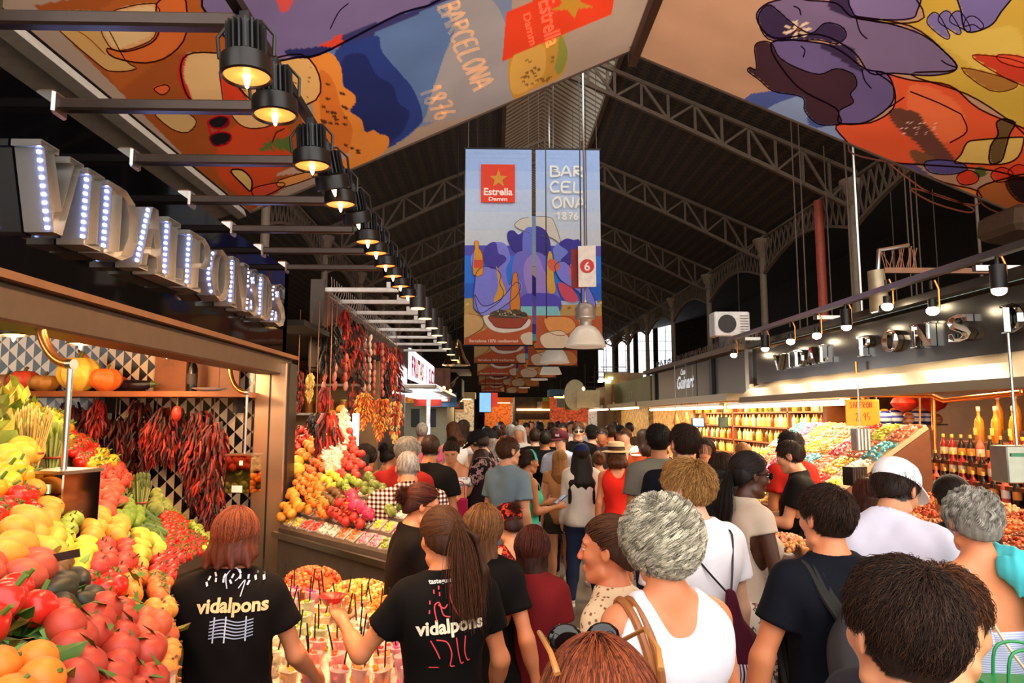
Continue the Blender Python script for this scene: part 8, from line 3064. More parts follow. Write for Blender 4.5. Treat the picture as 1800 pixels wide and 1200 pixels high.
for k, (y, d_, c) in enumerate(((19.5,5.4, '#a8783a'),(25.4,5.0, '#8a6a3a'),(31.5,6.0, '#5a4024'))):
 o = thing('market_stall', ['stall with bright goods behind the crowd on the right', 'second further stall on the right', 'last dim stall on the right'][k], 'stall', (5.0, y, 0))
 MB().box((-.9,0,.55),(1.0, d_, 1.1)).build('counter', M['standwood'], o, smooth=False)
 MB().box((.3,0,1.4),(.3, d_, 2.8)).build('back_wall', dm('goods%d' % k, c, rough=.7, var=.8, scale=7, emit=c, es=.15), o, smooth=False)  # wall of goods also emits, its lighting sits in the material
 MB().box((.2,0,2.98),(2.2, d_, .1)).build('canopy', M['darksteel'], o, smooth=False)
 if k < 2:
  light('AREA', 'far_stall_glow', (4.2, y, 2.4),150,(1,.8,.5),(4.2, y, 0),1.0, sy=d_)
jar = None
for i in range(36):
 if jar is None:
  jar = thing('goods_jar', '', 'jar')
  MB().lathe([(.07,0),(.08,.02),(.08,.22),(.06,.25),(0,.26)],12, col=lin('#e8d8c0')).build('jar', M['colgloss'], jar)
  o = jar
 else:
  o = copy_tree(jar)
 o.location = (3.75 + (i % 2) * .3,17.1 + (i // 2) * .27,1.1)
 tag(o, 'pale jar on the counter of the bright stall behind the crowd', 'jar', 'pale jars on the bright stall counter')
o = thing('nut_table', 'small wooden table of salted nuts in the aisle before the stall worker', 'table', (2.05,4.75,0))
MB().box((0,0,1.03),(.42,.62,.06)).build('top', M['wood'], o, smooth=False)
for x in (-.17,.17):
 for y in (-.26,.26):
  MB().box((x, y, .5),(.04,.04,1.0)).build('leg', M['wood'], o, smooth=False)
MB().box((0,0,.72),(.38,.56,.02)).build('shelf', M['wood'], o, smooth=False)
for k, y in enumerate((-.14,.16)):
 c = copy_tree(nutP[3 if k else 1], 'heaped tray of %s nuts on the small wooden table' % ['pale', 'pink salted'][k],(2.05,4.75 + y, 1.06),(0,0,1.57))
 c['group'] = None
 del c['group']
# ================================================================== the people
CT = cloth
tee_blk = CT('cl_black', '#0c0807')
tee_brn = CT('cl_brownblack', '#120a08')
navy = CT('cl_navy', '#0a0c16')
DEN = CT('cl_denim', '#26304a')
DRK = CT('cl_dark', '#15141a')
SK = dict(tan='#c98a64', pale='#e0ab8a', orange='#d98558', dark='#4a2818', brown='#a8683f', pink='#d89078')
def decal(pi, polys, u0, z0, up=False, off=.006, m=None, name='print', rot=0):
 """lay flat shapes on the back of a shirt: polys = (verts2d, faces, colour); x to the right as seen from behind"""
 V, Q = pi['shirt_vq']
 bvh = BVHTree.FromPolygons([tuple(v) for v in V],[tuple(int(i) for i in q) for q in Q])
 b = MB()
 cr, sr = math.cos(rot), math.sin(rot)
 for v, f, c in polys:
  W = []
  for x, z in v:
   x, z = x * cr - z * sr, x * sr + z * cr
   hit = bvh.ray_cast(Vector((u0 + x, -1.2, z0 + z)), Vector((0,1,0)))
   if hit[0] is None:
    W.append((u0 + x, -.1, z0 + z))
   else:
    W.append((u0 + x, hit[0].y - off, z0 + z))
  b.add(W, f, 0, lin(c))
 return b.build(name, dm('printink', attr='Col', rough=.8, var=0), pi['shirt'], smooth=False)
def st_poly(P, w, c, sm=5):
 q = smooth_pts(P, False, sm) if sm else np.array(P, float)
 v, f = ribbon(q, w)
 return (v, f, c)
def txt_poly(s_, h_, ox, oz, c, bold=.03, shear=0, sx=1):
 v, f = text2d(s_, bold, shear)
 return (np.c_[v[:, 0] * h_ * sx + ox, v[:, 1] * h_ + oz],[tuple(q) for q in f], c)
e1 = person(418,893,2.75,8, 'f', SK['orange'], 'bob', 'redbrown', 'tee', tee_brn, 'trousers', DRK, nstr=5200, hairlen=.085, fat=1.1, head=(-8,6),
   L=((-.35,.1,-1),(-.1,.75,-.5)), R=((.38,.1,-1),(.25,.7,-.6)), fine=.008, label='shop assistant with a reddish bob in a dark vidalpons shirt, left by the fruit')
ls = [txt_poly('vidalpons', .047,0,0, '#f2c489', .035)]
for i in range(16):
 a = -.1 + (i % 8) * .028
 zz = .085 + .035 * ((i * 7) % 5) / 5 + .004 * (i // 8) * 3
 ls.append(st_poly([(a, zz),(a + .006 * ((i % 3) - 1), zz + .014)],.007, '#e8e0e4', 0))
ls += [st_poly([(-.03,.075),(-.035,.12),(-.01,.145),(.012,.12),(-.004,.1)],.004, '#c8ccd8'), st_poly([(.01,.075),(.03,.1),(.022,.05)],.004, '#c8ccd8')]
for i in range(6):
 ls.append(st_poly([(-.075,-.03 - i * .011),(-.03,-.024 - i * .011),(.02,-.034 - i * .011),(.075,-.026 - i * .011)],.004, '#aab0c8'))
for x in (-.06,-.02,.05):
 ls.append(st_poly([(x, -.015),(x, -.1)],.005, '#c8ccd8', 0))
decal(e1, ls, .03,1.27)
e2 = person(775,893,2.68,20, 'f', SK['orange'], 'pony', 'brown', 'tee', tee_blk, 'trousers', DRK, nstr=4200, pony=(.03,-.108,.05), hairlen=.26, head=(10,8), fat=1.0,
   L=((-.75,.42,-1),(-.15,.95,.25)), R=((.3,-.02,-1),(.1,.6,-.8)), fine=.007, hand=.75, label='shop assistant with a brown ponytail in a black vidalpons shirt')
ls = [txt_poly('vidalpons', .046,0,0, '#efe0c0', .035), txt_poly('tastegust', .016,-.02,.16, '#e8e4e0', .02)]
RDc = '#e0434a'
for q in ([(-.05,.04),(-.055,.09),(-.035,.1),(-.025,.06),(0,.05)],[(.03,.05),(.01,.1),(.015,.15),(.04,.16),(.035,.12),(.06,.13),(.075,.11),(.06,.09),(.07,.04)],
          [(-.075,-.02),(-.055,-.06),(-.045,-.085)],[(-.055,-.02),(-.02,-.03),(-.005,-.07),(-.01,-.11),(.005,-.115)],[(.015,-.02),(.02,-.07),(.03,-.11),(.04,-.11)],
          [(.05,-.02),(.045,-.07),(.055,-.105),(.065,-.105)],[(-.04,.095),(-.02,.08),(-.005,.09)],[(.02,.13),(.045,.14)]):
 ls.append(st_poly(q, .0045, RDc))
for x, z in ((-.075,.07),(-.07,.1),(-.05,.13),(-.03,.12),(.02,.18),(.09,.1),(-.03,.14)):
 ls.append(st_poly([(x, z),(x + .002, z + .012)],.005, RDc, 0))
ls.append(st_poly([(-.08,-.115),(-.05,-.115)],.004, RDc, 0))
decal(e2, ls, -.005,1.22, rot=.05)
wr = e2['J']['L'][2] + e2['J']['L'][3] * .1
cw = e2['root']
M4 = Matrix.Translation(cw.location) @ Matrix.Rotation(cw.rotation_euler.z, 4, 'Z')
wp = M4 @ Vector(wr)
o = thing('red_bowl', 'small red bowl held out by the middle shop assistant', 'bowl', (wp.x - .02, wp.y + .02, wp.z + .012))
MB().lathe([(.03,0),(.05,.03),(.056,.035),(.05,.034),(.0,.012)],20, col=lin('#d8241c')).build('bowl', M['colgloss'], o)
person(850,885,3.15,-25, 'f', SK['orange'], 'long', 'lightbrown', 'tee', tee_blk, 'trousers', DRK, nstr=3600, hairlen=.42, head=(-10,0), R=((.35,-.1,-1),(.1,.3,-1)), fine=.009,
       label='woman with long streaked light brown hair behind the middle assistant')
person(938,925,3.3,-20, 'f', SK['orange'], 'long', 'auburn', 'tee', CT('cl_maroon', '#6a1418'), 'skirt', CT('cl_floralskirt', '#e8d8d0', 'noise', '#8a2a2a', 16, col3='#20181a'), nstr=3200, hairlen=.46, head=(0,10), fine=.01,
       label='woman with long dark wavy hair in a maroon top')
p5 = person(888,893,4.0,30, 'f', SK['tan'], 'bun', 'auburn', 'tank', CT('cl_redprint', '#5a1414', 'noise', '#c8402c', 30), 'skirt', DRK, head=(0,25), fine=.01, label='woman with a red and black patterned headscarf')
b = MB()
b.lathe([(.088,.0),(.098,.03),(.1,.06),(.085,.1),(.05,.128),(0,.135)],24)
b.V = [np.array([p5['HT'](x * (1,1.2,1) + (0,-.012,.012)) for x in v]) for v in b.V]
b.build('headscarf', CT('cl_scarfp', '#2a0f0d', 'noise', '#d83a24', 40), p5['root'])
p6 = person(748,852,3.75,-75, 'f', SK['orange'], 'bun', 'auburn', 'tee', tee_brn, 'trousers', DRK, nstr=1500, pony=(0,-.115,.03), head=(-2,14), sunglasses='g', fine=.0065, fat=1.1,
   L=((-.2,.45,-1),(.1,1,-.1)), R=((.2,.5,-1),(-.1,1,-.15)), label='shop assistant with glasses and tied back hair, looking down at the right')
person(716,795,4.85,12, 'm', SK['tan'], 'crop', 'grey', 'shirt', CT('cl_check', '#2a1410', 'checks', '#f0e6dc', 36, col3='#8f6a60'), 'trousers', CT('cl_khaki', '#b08a5c'), fat=1.2, head=(0,22),
       L=((-.45,.1,-1),(.05,.35,-1)), label='stout man with cropped grey hair in a black and white checked shirt')
person(648,782,6.4,-60, 'f', SK['tan'], 'bob', 'black', 'cami', CT('cl_cream', '#e8dcc8'), 'skirt', DEN, hairlen=.1, head=(0,15), label='woman with short black hair and bare shoulders, looking right at the second stall')
person(688,782,6.8,-40, 'f', SK['brown'], 'bun', 'black', 'tank', CT('cl_tan', '#b08060'), 'skirt', DEN, head=(0,10), label='woman with a black bun in a tan top beside the second stall')
person(722,770,5.5,-25, 'm', SK['tan'], 'short', 'grey', 'shirt', CT('cl_darkred', '#8f1d18'), 'trousers', DRK, fat=1.15, head=(-20,15), label='grey haired man in a dark red polo shirt')
person(758,765,6.0,-20, 'm', SK['brown'], 'crop', 'dark', 'tee', tee_blk, 'jeans', DEN, head=(10,14), label='man in a plain black tee beside the dark red polo')
person(742,742,9.5,5, 'm', SK['pink'], 'crop', 'grey', 'tee', CT('cl_pink', '#e05a8a'), 'jeans', DEN, label='person in a bright pink shirt by the brown stall')
w9 = person(792,778,7.0,155, 'f', SK['tan'], 'bun', 'dark', 'off', CT('cl_whitelace', '#f2ece6', 'noise', '#9aa0c0', 22), 'briefshorts', CT('cl_ltdenim', '#8fa4c8'), head=(20,28), pony=(0,-.09,.09),
   L=((-.1,.35,-1),(.2,.9,.15)), R=((.15,.35,-1),(-.2,.9,.1)), label='woman in a white off shoulder blouse looking down at her phone')
w10 = person(836,760,7.3,70, 'm', SK['tan'], 'short', 'dark', 'shirt', CT('cl_darkfloral', '#1c1618', 'noise', '#a87a80', 18, col3='#4a5a3a'), 'shorts', CT('cl_pinkshort', '#c8706a'), head=(0,22), fat=1.05,
             L=((-.1,.45,-1),(.1,.7,.75)), R=((.15,.5,-1),(-.1,.8,.6)), label='man in a black cap and dark floral shirt holding up a phone')
hat_cap(w10, '#141212')
person(797,742,9.8,30, 'f', SK['pale'], 'bob', 'brown', 'tank', CT('cl_white', '#f0ece8'), 'shorts', DEN, label='woman in a white top near the lit canopy')
person(815,738,10.8,-30, 'f', SK['pale'], 'long', 'dark', 'off', CT('cl_white', '#f0ece8'), 'shorts', DEN, label='woman with bare shoulders in white further behind the phone users')
person(893,768,6.1,-45, 'm', SK['tan'], 'short', 'brown', 'shirt', CT('cl_greyblue', '#6f828c'), 'trousers', CT('cl_stone', '#a09888'), head=(-15,0), fine=.009, L=((-.1,-.1,-1),(.0,.2,-1)),
       R=((.15,-.05,-1),(0,.3,-1)), label='tall man in a grey blue short sleeved shirt, seen in profile')
w14 = person(930,792,6.9,-70, 'f', SK['brown'], 'bun', 'dark', 'cami', CT('cl_teal', '#3fb896'), 'briefshorts', CT('cl_greyshort', '#767f8c'), head=(0,4), fine=.009,
             L=((-.1,.15,-1),(.1,1,.18)), R=((.15,.1,-1),(-.15,1,.15)), label='woman in a teal tank top and headband holding a phone')
b = MB()
tt = np.linspace(0, math.pi, 14)
b.tube([w14['HT']((.092 * math.cos(a),.045 - .03 * math.sin(a),.02 + .105 * math.sin(a))) for a in tt],.012,8)
b.build('headband', CT('cl_hb', '#4ab8a8'), w14['root'])
def held(pi, name, label, sd, size, m, dx=.11, lift=.03, both=False, tilt=.6, rz=0):
 w_ = pi['J'][sd][2] + pi['J'][sd][3] * dx
 if both:
  o_ = 'R' if sd == 'L' else 'L'
  w_ = (w_ + pi['J'][o_][2] + pi['J'][o_][3] * dx) / 2
 r = pi['root']
 q = Matrix.Translation(r.location) @ Matrix.Rotation(r.rotation_euler.z, 4, 'Z') @ Vector(w_ + np.array([0,0, lift]))
 o = thing(name, label, name.split('_')[-1], q, r.rotation_euler.z + rz)
 MB().box((0,0,0), size, R=rotm('X', tilt), bev=.003).build('case', m, o, smooth=False)
 if name == 'phone':
  MB().box((0,-.0,0),(size[0] * .9, size[1] * .92, size[2] * 1.12), R=rotm('X', tilt)).build('display', dm('phonescreen', '#8a94a8', rough=.1, emit='#a8b8d8', es=.5), o, smooth=False)
 return o
PH = (.075,.15,.009)
phm = dm('phonecase', '#1a1a22', rough=.3)
held(w14, 'phone', 'dark blue phone in the hands of the woman in teal', 'L', PH, phm, both=True)
held(w9, 'phone', 'phone held by the woman in the white off shoulder blouse', 'L', PH, phm, both=True)
held(w10, 'phone', 'white phone held up by the man in the floral shirt', 'L', PH, M['white'], both=True, lift=.06, tilt=1.2)
c15 = person(986,758,8.6,150, 'm', SK['pale'], 'short', 'dark', 'shirt', CT('cl_ltcheck', '#c8ccd8', 'checks', '#8a94b0', 60, col3='#a8b0c4'), 'jeans', DEN, L=((-.15,.05,-1),(-.1,.2,-1)), label='young man in a maroon cap and pale checked shirt facing the camera')
hat_cap(c15, '#4a1620', badge='#e8d8d8')
person(1016,741,9.4,178, 'm', SK['pale'], 'short', 'brown', 'tee', tee_blk, 'jeans', DEN, sunglasses=True, fine=.012, label='man in dark sunglasses facing the camera')
person(984,790,7.9,0, 'f', SK['tan'], 'long', 'blond', 'cap', CT('cl_tan2', '#b07c4c'), 'briefshorts', CT('cl_olive', '#3c3a30'), hairlen=.28, nstr=1200, label='blonde woman in a tan top seen from behind')
c18 = person(1022,781,7.5,-8, 'f', SK['tan'], 'long', 'dark', 'long', CT('cl_cream2', '#d8cdc0'), 'jeans', DEN, hairlen=.5, hw=1.6, nstr=2200, shoe='#e8e4dc', fat=1.05, R=((.3,-.05,-1),(.0,.5,-.8)),
             legs=[((-.1,0),(-.13,-.12)),((.11,.03),(.16,.1))], label='woman with very long dark hair, navy cap, cream sweater and jeans')
hat_cap(c18, '#1a2048')
c19 = person(1083,780,7.2,0, 'f', SK['orange'], 'bob', 'brown', 'tank', CT('cl_red', '#e02a1c'), 'briefshorts', CT('cl_denimprint', '#3a4664', 'noise', '#a8b4c8', 14), hairlen=.1, label='woman in a straw hat and red tank top')
hat_straw(c19)
person(1052,792,8.2,5, 'f', SK['tan'], 'bun', 'brown', 'cami', tee_blk, 'skirt', DRK, label='woman in a black strappy top between the navy cap and the straw hat')
p20 = person(1118,786,8.6,170, 'f', SK['tan'], 'bob', 'dark', 'tank', CT('cl_redtop', '#c83020'), 'shorts', DEN, hairlen=.15, label='woman with a small white cap facing the camera')
hat_cap(p20, '#f0ece4')
p21 = person(1157,745,5.4,12, 'm', SK['brown'], 'short', 'black', 'tee', CT('cl_greygreen', '#6a665c'), 'jeans', DEN, head=(-25,0), nstr=1200, bald=2, fine=.009, label='bearded man in a grey tee with a black crossbody strap')
T = p21['T']
b = MB()
sp_ = smooth_pts([T((.1,.02,1.5)), T((.09,-.09,1.42)), T((-.02,-.145,1.25)), T((-.14,-.13,1.05)), T((-.19,-.02,.93))], False, 6)
b.tube(sp_, .017,6)
b.build('strap', M['black'], p21['root'])
person(1203,745,4.6,-12, 'm', SK['pink'], 'short', 'dark', 'tee', navy, 'jeans', DEN, head=(25,0), nstr=1500, fat=1.15, bald=2, fine=.009, label='broad man in a dark navy tee turned to the bearded man')
p23 = person(1205,813,3.0,22, 'm', SK['pale'], 'quiff', 'blond', 'tee', CT('cl_white2', '#ece8ee'), 'jeans', CT('cl_bluejeans', '#39486c'), head=(25,6), nstr=4200, fine=.0065, fat=.95, label='young man with blond quiff in a white tee')
T = p23['T']
rt = p23['root']
g = M4 = Matrix.Translation(rt.location) @ Matrix.Rotation(rt.rotation_euler.z, 4, 'Z')
o = thing('drawstring_bag', 'maroon drawstring bag on the back of the blond young man', 'bag', tuple(rt.location), rt.rotation_euler.z)
F_ = Fld(np.arange(-.26,.26,.008), np.arange(-.42,0,.008), np.arange(.6,1.5,.008))
cz = T((0,0,1.0))
bx, by = T((.055,-.19,1.0))[:2]
F_.ell((bx, by, T((0,0,.93))[2]),(.145,.065,.17), k=.05)
F_.cap((bx, by, T((0,0,.98))[2]),(bx - .03, by + .015, T((0,0,1.24))[2]),.09,.018, k=.06)
F_.noise(.006,26,2,.4)
bag = fld_obj(F_, 'bag_body', CT('cl_bagmaroon', '#4a1428'), o)
b = MB()
tz = T((0,0,1.25))[2]
for sx in (-1,1):
 b.tube(smooth_pts([(bx - .03, by + .01, tz - .02), T((sx * .08 - .0,-.135,1.36)), T((sx * .12,-.08,1.462)), T((sx * .125,.05,1.42)), T((sx * .16,.12,1.25))], False, 5),.0045,6)
b.build('cord', M['black'], o)
Vb, Qb = F_.mesh()
bvh = BVHTree.FromPolygons([tuple(v) for v in Vb],[tuple(int(i) for i in q) for q in Qb])
b = MB()
r_ = random.Random(4)
for i in range(15):
 x, z = bx - .075 + i * .011, tz - .30
 hh = .11 + .04 * r_.random() - (i > 10) * .02
 pts = [(x, z - hh),(x + .002, z),(x + .001 * i * .3, z + .05)]
 v, f = ribbon(smooth_pts(pts, False, 5),.0055 if i % 3 else .009)
 W_ = []
 for a_, c_ in v:
  h_ = bvh.ray_cast(Vector((a_, -1, c_)), Vector((0,1,0)))
  W_.append((a_, (h_[0].y - .004) if h_[0] else by - .06, c_))
 b.add(W_, f)
b.build('white_print', dm('bagprint', '#d8ccd8', rough=.7), bag, smooth=False)
p24 = person(1160,888,2.1,12, 'f', SK['orange'], 'curly', 'silver', 'tank', CT('cl_whitetop', '#f1ecf4'), 'jeans', DEN, nstr=7500, head=(4,4), fine=.0065, fat=1.08, L=((-.25,.0,-1),(-.1,.25,-1)),
             R=((.22,.05,-1),(.05,.3,-1)), label='woman with curly silver grey hair in a white sleeveless top')
T = p24['T']
b = MB()
P_ = smooth_pts([T((-.13,.08,1.36)), T((-.135,-.0,1.472)), T((-.12,-.1,1.42)), T((-.1,-.145,1.28)), T((-.13,-.15,1.1)), T((-.2,-.1,.92))], False, 7)
v = []
for dx in (-.016,.016):
 b.tube(P_ + (dx * .8,0,0),.0125,8)
o = thing('shoulder_bag', 'brown leather strap bag on the shoulder of the curly haired woman', 'bag', tuple(p24['root'].location), p24['root'].rotation_euler.z)
b.build('leather_strap', dm('leather', '#9a5a2c', rough=.4, var=.1), o)
MB().box(T((-.25,-.05,.80)),(.1,.26,.26), bev=.03).build('pouch', M['leather'], o)
p25 = person(1072,905,2.4,62, 'f', '#d47a50', 'bun', 'brown', 'cap', CT('cl_dots', '#e8c8a0', 'dots', '#8a5a3a', 48), 'skirt', DEN, nstr=2200, head=(8,0), fine=.0055, fat=1.05, label='woman in profile in a cream dotted blouse looking left')
p26 = person(1318,796,3.8,-78, 'f', SK['dark'], 'pony', 'black', 'cap', CT('cl_blouse', '#c8b4a0'), 'skirt', CT('cl_patskirt', '#d8ccb8', 'noise', '#5a4a40', 26, col3='#b8606a'), nstr=3000, hairlen=.34, pony=(0,-.108,.0), sunglasses=True,
             head=(-6,6), fine=.0065, L=((-.15,.2,-1),(.15,1,.05)), R=((.25,.1,-1),(-.1,.9,.05)), hand=.7, label='dark skinned woman in sunglasses and cream blouse holding a phone')
held(p26, 'phone', 'pale phone held by the woman in sunglasses', 'L', PH, dm('phonetan', '#c89870', rough=.3), both=True, tilt=.2)
T = p26['T']
o = thing('dark_jacket', 'dark jacket hanging from the arm of the woman in sunglasses', 'jacket', tuple(p26['root'].location), p26['root'].rotation_euler.z)
F_ = Fld(np.arange(.0,.45,.012), np.arange(-.2,.4,.012), np.arange(.35,1.2,.012))
q = p26['J']['R'][1] + np.array([.02,.06,-.02])
F_.cap(q, q + (0.02,0,-.5),.06,.09, k=.03)
F_.cap(q + (0,.08,-.02), q + (0.03,.1,-.42),.05,.07, k=.03)
F_.noise(.01,20,3,.3)
fld_obj(F_, 'cloth', tee_blk, o)
person(1268,795,4.7,10, 'f', SK['pale'], 'bob', 'dark', 'cap', CT('cl_white3', '#efe6e2'), 'skirt', DEN, nstr=1500, hairlen=.14, label='woman with a dark bob in a white top, seen from behind')
p28 = person(1382,776,5.45,62, 'm', SK['tan'], 'short', 'dark', 'tee', tee_blk, 'trousers', DRK, nstr=1000, head=(0,15), L=((-.05,.3,-1),(.1,1,.1)), R=((.1,.3,-1),(-.1,1,.0)), fine=.009, label='stall worker in a black tee behind the candy stand')
person(1388,757,6.0,20, 'm', SK['brown'], 'short', 'black', 'tee', CT('cl_red2', '#a01c14'), 'trousers', DRK, head=(30,0), label='man in a red tee behind the black shirted worker')
person(1305,776,7.0,0, 'm', SK['pink'], 'crop', 'lightbrown', 'tee', tee_blk, 'jeans', DEN, label='man with cropped light brown hair, only his crown showing by the bottles')
p29 = person(1452,853,2.55,10, 'm', SK['orange'], 'short', 'dark', 'tee', navy, 'jeans', CT('cl_blackj', '#16161c'), nstr=4200, head=(10,0), fine=.0075, fat=1.0, L=((-.42,.06,-1),(-.14,.12,-1)), R=((.3,.0,-1),(.1,.3,-1)), label='man with dark hair in a navy tee wearing a backpack')
T = p29['T']
o = thing('backpack', 'grey backpack worn by the man in the navy tee', 'backpack', tuple(p29['root'].location), p29['root'].rotation_euler.z)
F_ = Fld(np.arange(-.25,.3,.009), np.arange(-.5,.0,.009), np.arange(.6,1.5,.009))
F_.ell(T((.0,-.24,1.08)),(.165,.11,.27), k=.05)
F_.ell(T((.0,-.21,1.24)),(.145,.09,.14), k=.08)
F_.cap(T((-.1,-.27,.88)), T((.1,-.27,.88)),.08,.08, k=.07)
F_.noise(.005,18,8,.5)
bk = fld_obj(F_, 'pack_body', CT('cl_packgrey', '#3c3a3c', rough=.6), o)
F_ = Fld(np.arange(-.2,.26,.009), np.arange(-.5,-.1,.009), np.arange(.65,1.1,.009))
F_.ell(T((.0,-.325,.95)),(.125,.055,.12), k=.04)
fld_obj(F_, 'front_pocket', CT('cl_packgrey2', '#454346', rough=.6), o)
for sx in (-1,1):
 b = MB()
 P_ = smooth_pts([T((sx * .07,-.17,1.3)), T((sx * .105,-.125,1.38)), T((sx * .115,-.03,1.478)), T((sx * .12,.09,1.40)), T((sx * .13,.13,1.2)), T((sx * .15,.05,1.0))], False, 6)
 for dx in (-.018,0,.018):
  b.tube(P_ + (dx, 0,0),.0115,6)
 b.build('shoulder_strap', CT('cl_strap', '#2a2826'), o)
b = MB()
b.tube(smooth_pts([T((-.04,-.17,1.34)), T((-.03,-.2,1.40)), T((.03,-.2,1.40)), T((.04,-.17,1.34))], False, 5),.009,6)
b.build('carry_loop', CT('cl_strap', '#2a2826'), o)
el, wr_ = p29['J']['L'][1], p29['J']['L'][2]
dd = (wr_ - el) / np.linalg.norm(wr_ - el)
w_ = wr_ - dd * .03
b = MB()
b.tube([w_ + frame_z(dd) @ (np.array([math.cos(a), math.sin(a),0]) * .0305) for a in np.linspace(0,6.28,20)],.007,6, cap=False)
wt = thing('wrist_watch', 'steel watch on the left wrist of the backpack man', 'watch', tuple(p29['root'].location), p29['root'].rotation_euler.z)
b.build('bracelet', M['steel'], wt)
MB().cyl(w_ + (-.03,0,0), w_ + (-.042,0,0),.018, n=18).build('watch_case', M['steel'], wt)
p30 = person(1580,818,3.1,-38, 'm', SK['tan'], 'short', 'dark', 'shirt', CT('cl_paleblue', '#d4d2e4'), 'trousers', DRK, nstr=1500, head=(-22,18), fine=.0065, fat=1.12, lean=10, label='man in a white baseball cap and pale blue shirt bending to the sweets')
hat_cap(p30, '#e4e2e6')
person(1668,838,3.5,5, 'f', SK['orange'], 'bun', 'black', 'tee', tee_blk, 'trousers', DRK, nstr=2500, head=(-15,12), pony=(0,-.1,.0), fine=.009, label='woman with tied dark hair in a black top, right of the white cap')
person(1525,838,4.1,0, 'f', SK['tan'], 'bob', 'auburn', 'tee', tee_brn, 'trousers', DRK, hairlen=.1, label='person with auburn hair hidden behind the white cap man')
p32 = person(1705,862,2.6,6, 'f', SK['orange'], 'wavyshort', 'grey', 'cami', CT('cl_stripe', '#d8dcf0', 'stripes', '#a8b0d8', 120), 'trousers', CT('cl_navytrouser', '#14152a'), nstr=3600, head=(-12,4), fine=.0075, fat=1.18,
             L=((-.25,.1,-1),(0,.3,-1)), R=((.4,.05,-1),(.15,.25,-1)), label='woman with short grey hair in a striped strappy top')
T = p32['T']
o = thing('turquoise_scarf', 'turquoise scarf over the right shoulder of the grey haired woman', 'scarf', tuple(p32['root'].location), p32['root'].rotation_euler.z)
F_ = Fld(np.arange(-.1,.5,.008), np.arange(-.45,.3,.008), np.arange(.6,1.65,.008))
F_.cap(T((.08,.06,1.50)), T((.075,-.1,1.49)),.045,.05, k=.03)
F_.cap(T((.03,-.13,1.47)), T((.13,-.12,1.45)),.04,.05, k=.03)
F_.cap(T((.08,-.15,1.45)), T((.115,-.2,1.2)),.05,.05, k=.03)
F_.cap(T((.115,-.2,1.2)), T((.18,-.2,.95)),.05,.035, k=.03)
F_.cap(T((.09,.08,1.46)), T((.12,.15,1.2)),.045,.04, k=.03)
F_.noise(.012,40,3,.18)
fld_obj(F_, 'scarf_cloth', CT('cl_turq', '#4fc4cc'), o)
F_ = MB()
for i in range(16):
 a = T((.145 + i * .005,-.2,.93))
 F_.tube([a, a + (.0,0,-.05), a + (.004 * (i % 3 - 1),0,-.11)],.0022,4)
F_.build('fringe', CT('cl_turq', '#4fc4cc'), o)
b = MB()
b.tube(smooth_pts([T((-.1,-.04,1.47)), T((-.11,-.13,1.36)), T((-.02,-.165,1.18)), T((.12,-.17,1.02)), T((.24,-.12,.9))], False, 6),.006,6)
o = thing('crossbody_bag', 'thin cream strap bag across the back of the grey haired woman', 'bag', tuple(p32['root'].location), p32['root'].rotation_euler.z)
b.build('strap', CT('cl_strapc', '#d8c4a0'), o)
MB().box(T((.3,-.06,.8)),(.07,.2,.18), bev=.02).build('pouch', CT('cl_strapc', '#d8c4a0'), o)
q = at(1765,1165,2.2)
o = thing('green_bag', 'green shopping bag lettered GREEN at the bottom right corner', 'bag', (q[0] + .06,2.2, q[2] - .38),-.12)
MB().box((0,0,.12),(.3,.12,.42), bev=.012).build('paper_bag', dm('greenbag', '#1f8a4a', rough=.35), o, smooth=False)
MB().box((.09,-.062,.29),(.11,.004,.07), R=rotm('Y', -.3)).build('light_corner', dm('greenlt', '#7fc04a', rough=.4), o, smooth=False)
v, f = text2d('GREEN', .03)
MB().add([(a_ * .035 + .06,-.064,.235 + c_ * .035) for a_, c_ in v],[tuple(x) for x in f]).build('lettering', M['white'], o, smooth=False)
for y in (-.04,.04):
 MB().tube(smooth_pts([(-.07, y, .32),(-.05, y, .42),(.05, y, .42),(.07, y, .32)], False, 5),.005,6).build('handle', dm('greenbag', '#1f8a4a'), o)
person(1583,985,1.2,4, 'm', '#d08860', 'short', 'dark', 'tee', CT('cl_tee3', '#4a4a50'), 'jeans', DEN, nstr=9000, fine=.006, head=(0,0), label='man with thick dark brown hair right in front of the camera')
person(1662,1000,1.5,-48, 'm', '#d89a68', 'short', 'brown', 'tee', CT('cl_tee4', '#2c2b2f'), 'jeans', DEN, nstr=3000, fine=.0065, head=(-20,10), label='person with tanned cheek partly hidden by the dark haired man')
p34 = person(1052,1122,1.02,5, 'f', SK['orange'], 'bob', 'redbrown', 'tee', CT('cl_tee5', '#8a5a4a'), 'jeans', DEN, nstr=7000, hairlen=.15, fine=.0065, label='person whose auburn crown shows at the bottom edge, sunglasses pushed up')
HT = p34['HT']
o = thing('sunglasses', 'brown sunglasses pushed up on the auburn crown at the bottom edge', 'sunglasses', tuple(p34['root'].location), p34['root'].rotation_euler.z)
b = MB()
for sx in (-1,1):
 b.tube([HT((sx * .062,.085,.09)), HT((sx * .085,.03,.125)), HT((sx * .08,-.05,.12)), HT((sx * .075,-.075,.1))],[.0035,.0035,.004,.005],8)
 b.build('temple', dm('tortoise', '#b87a40', rough=.2), o)
 b = MB()
b = MB()
for sx in (-1,1):
 b.ell(HT((sx * .032,.095,.095)),(.028,.01,.022),14, R=p34['RH'])
b.build('lenses', dm('shades', '#120c0a', rough=.08, var=0), o)
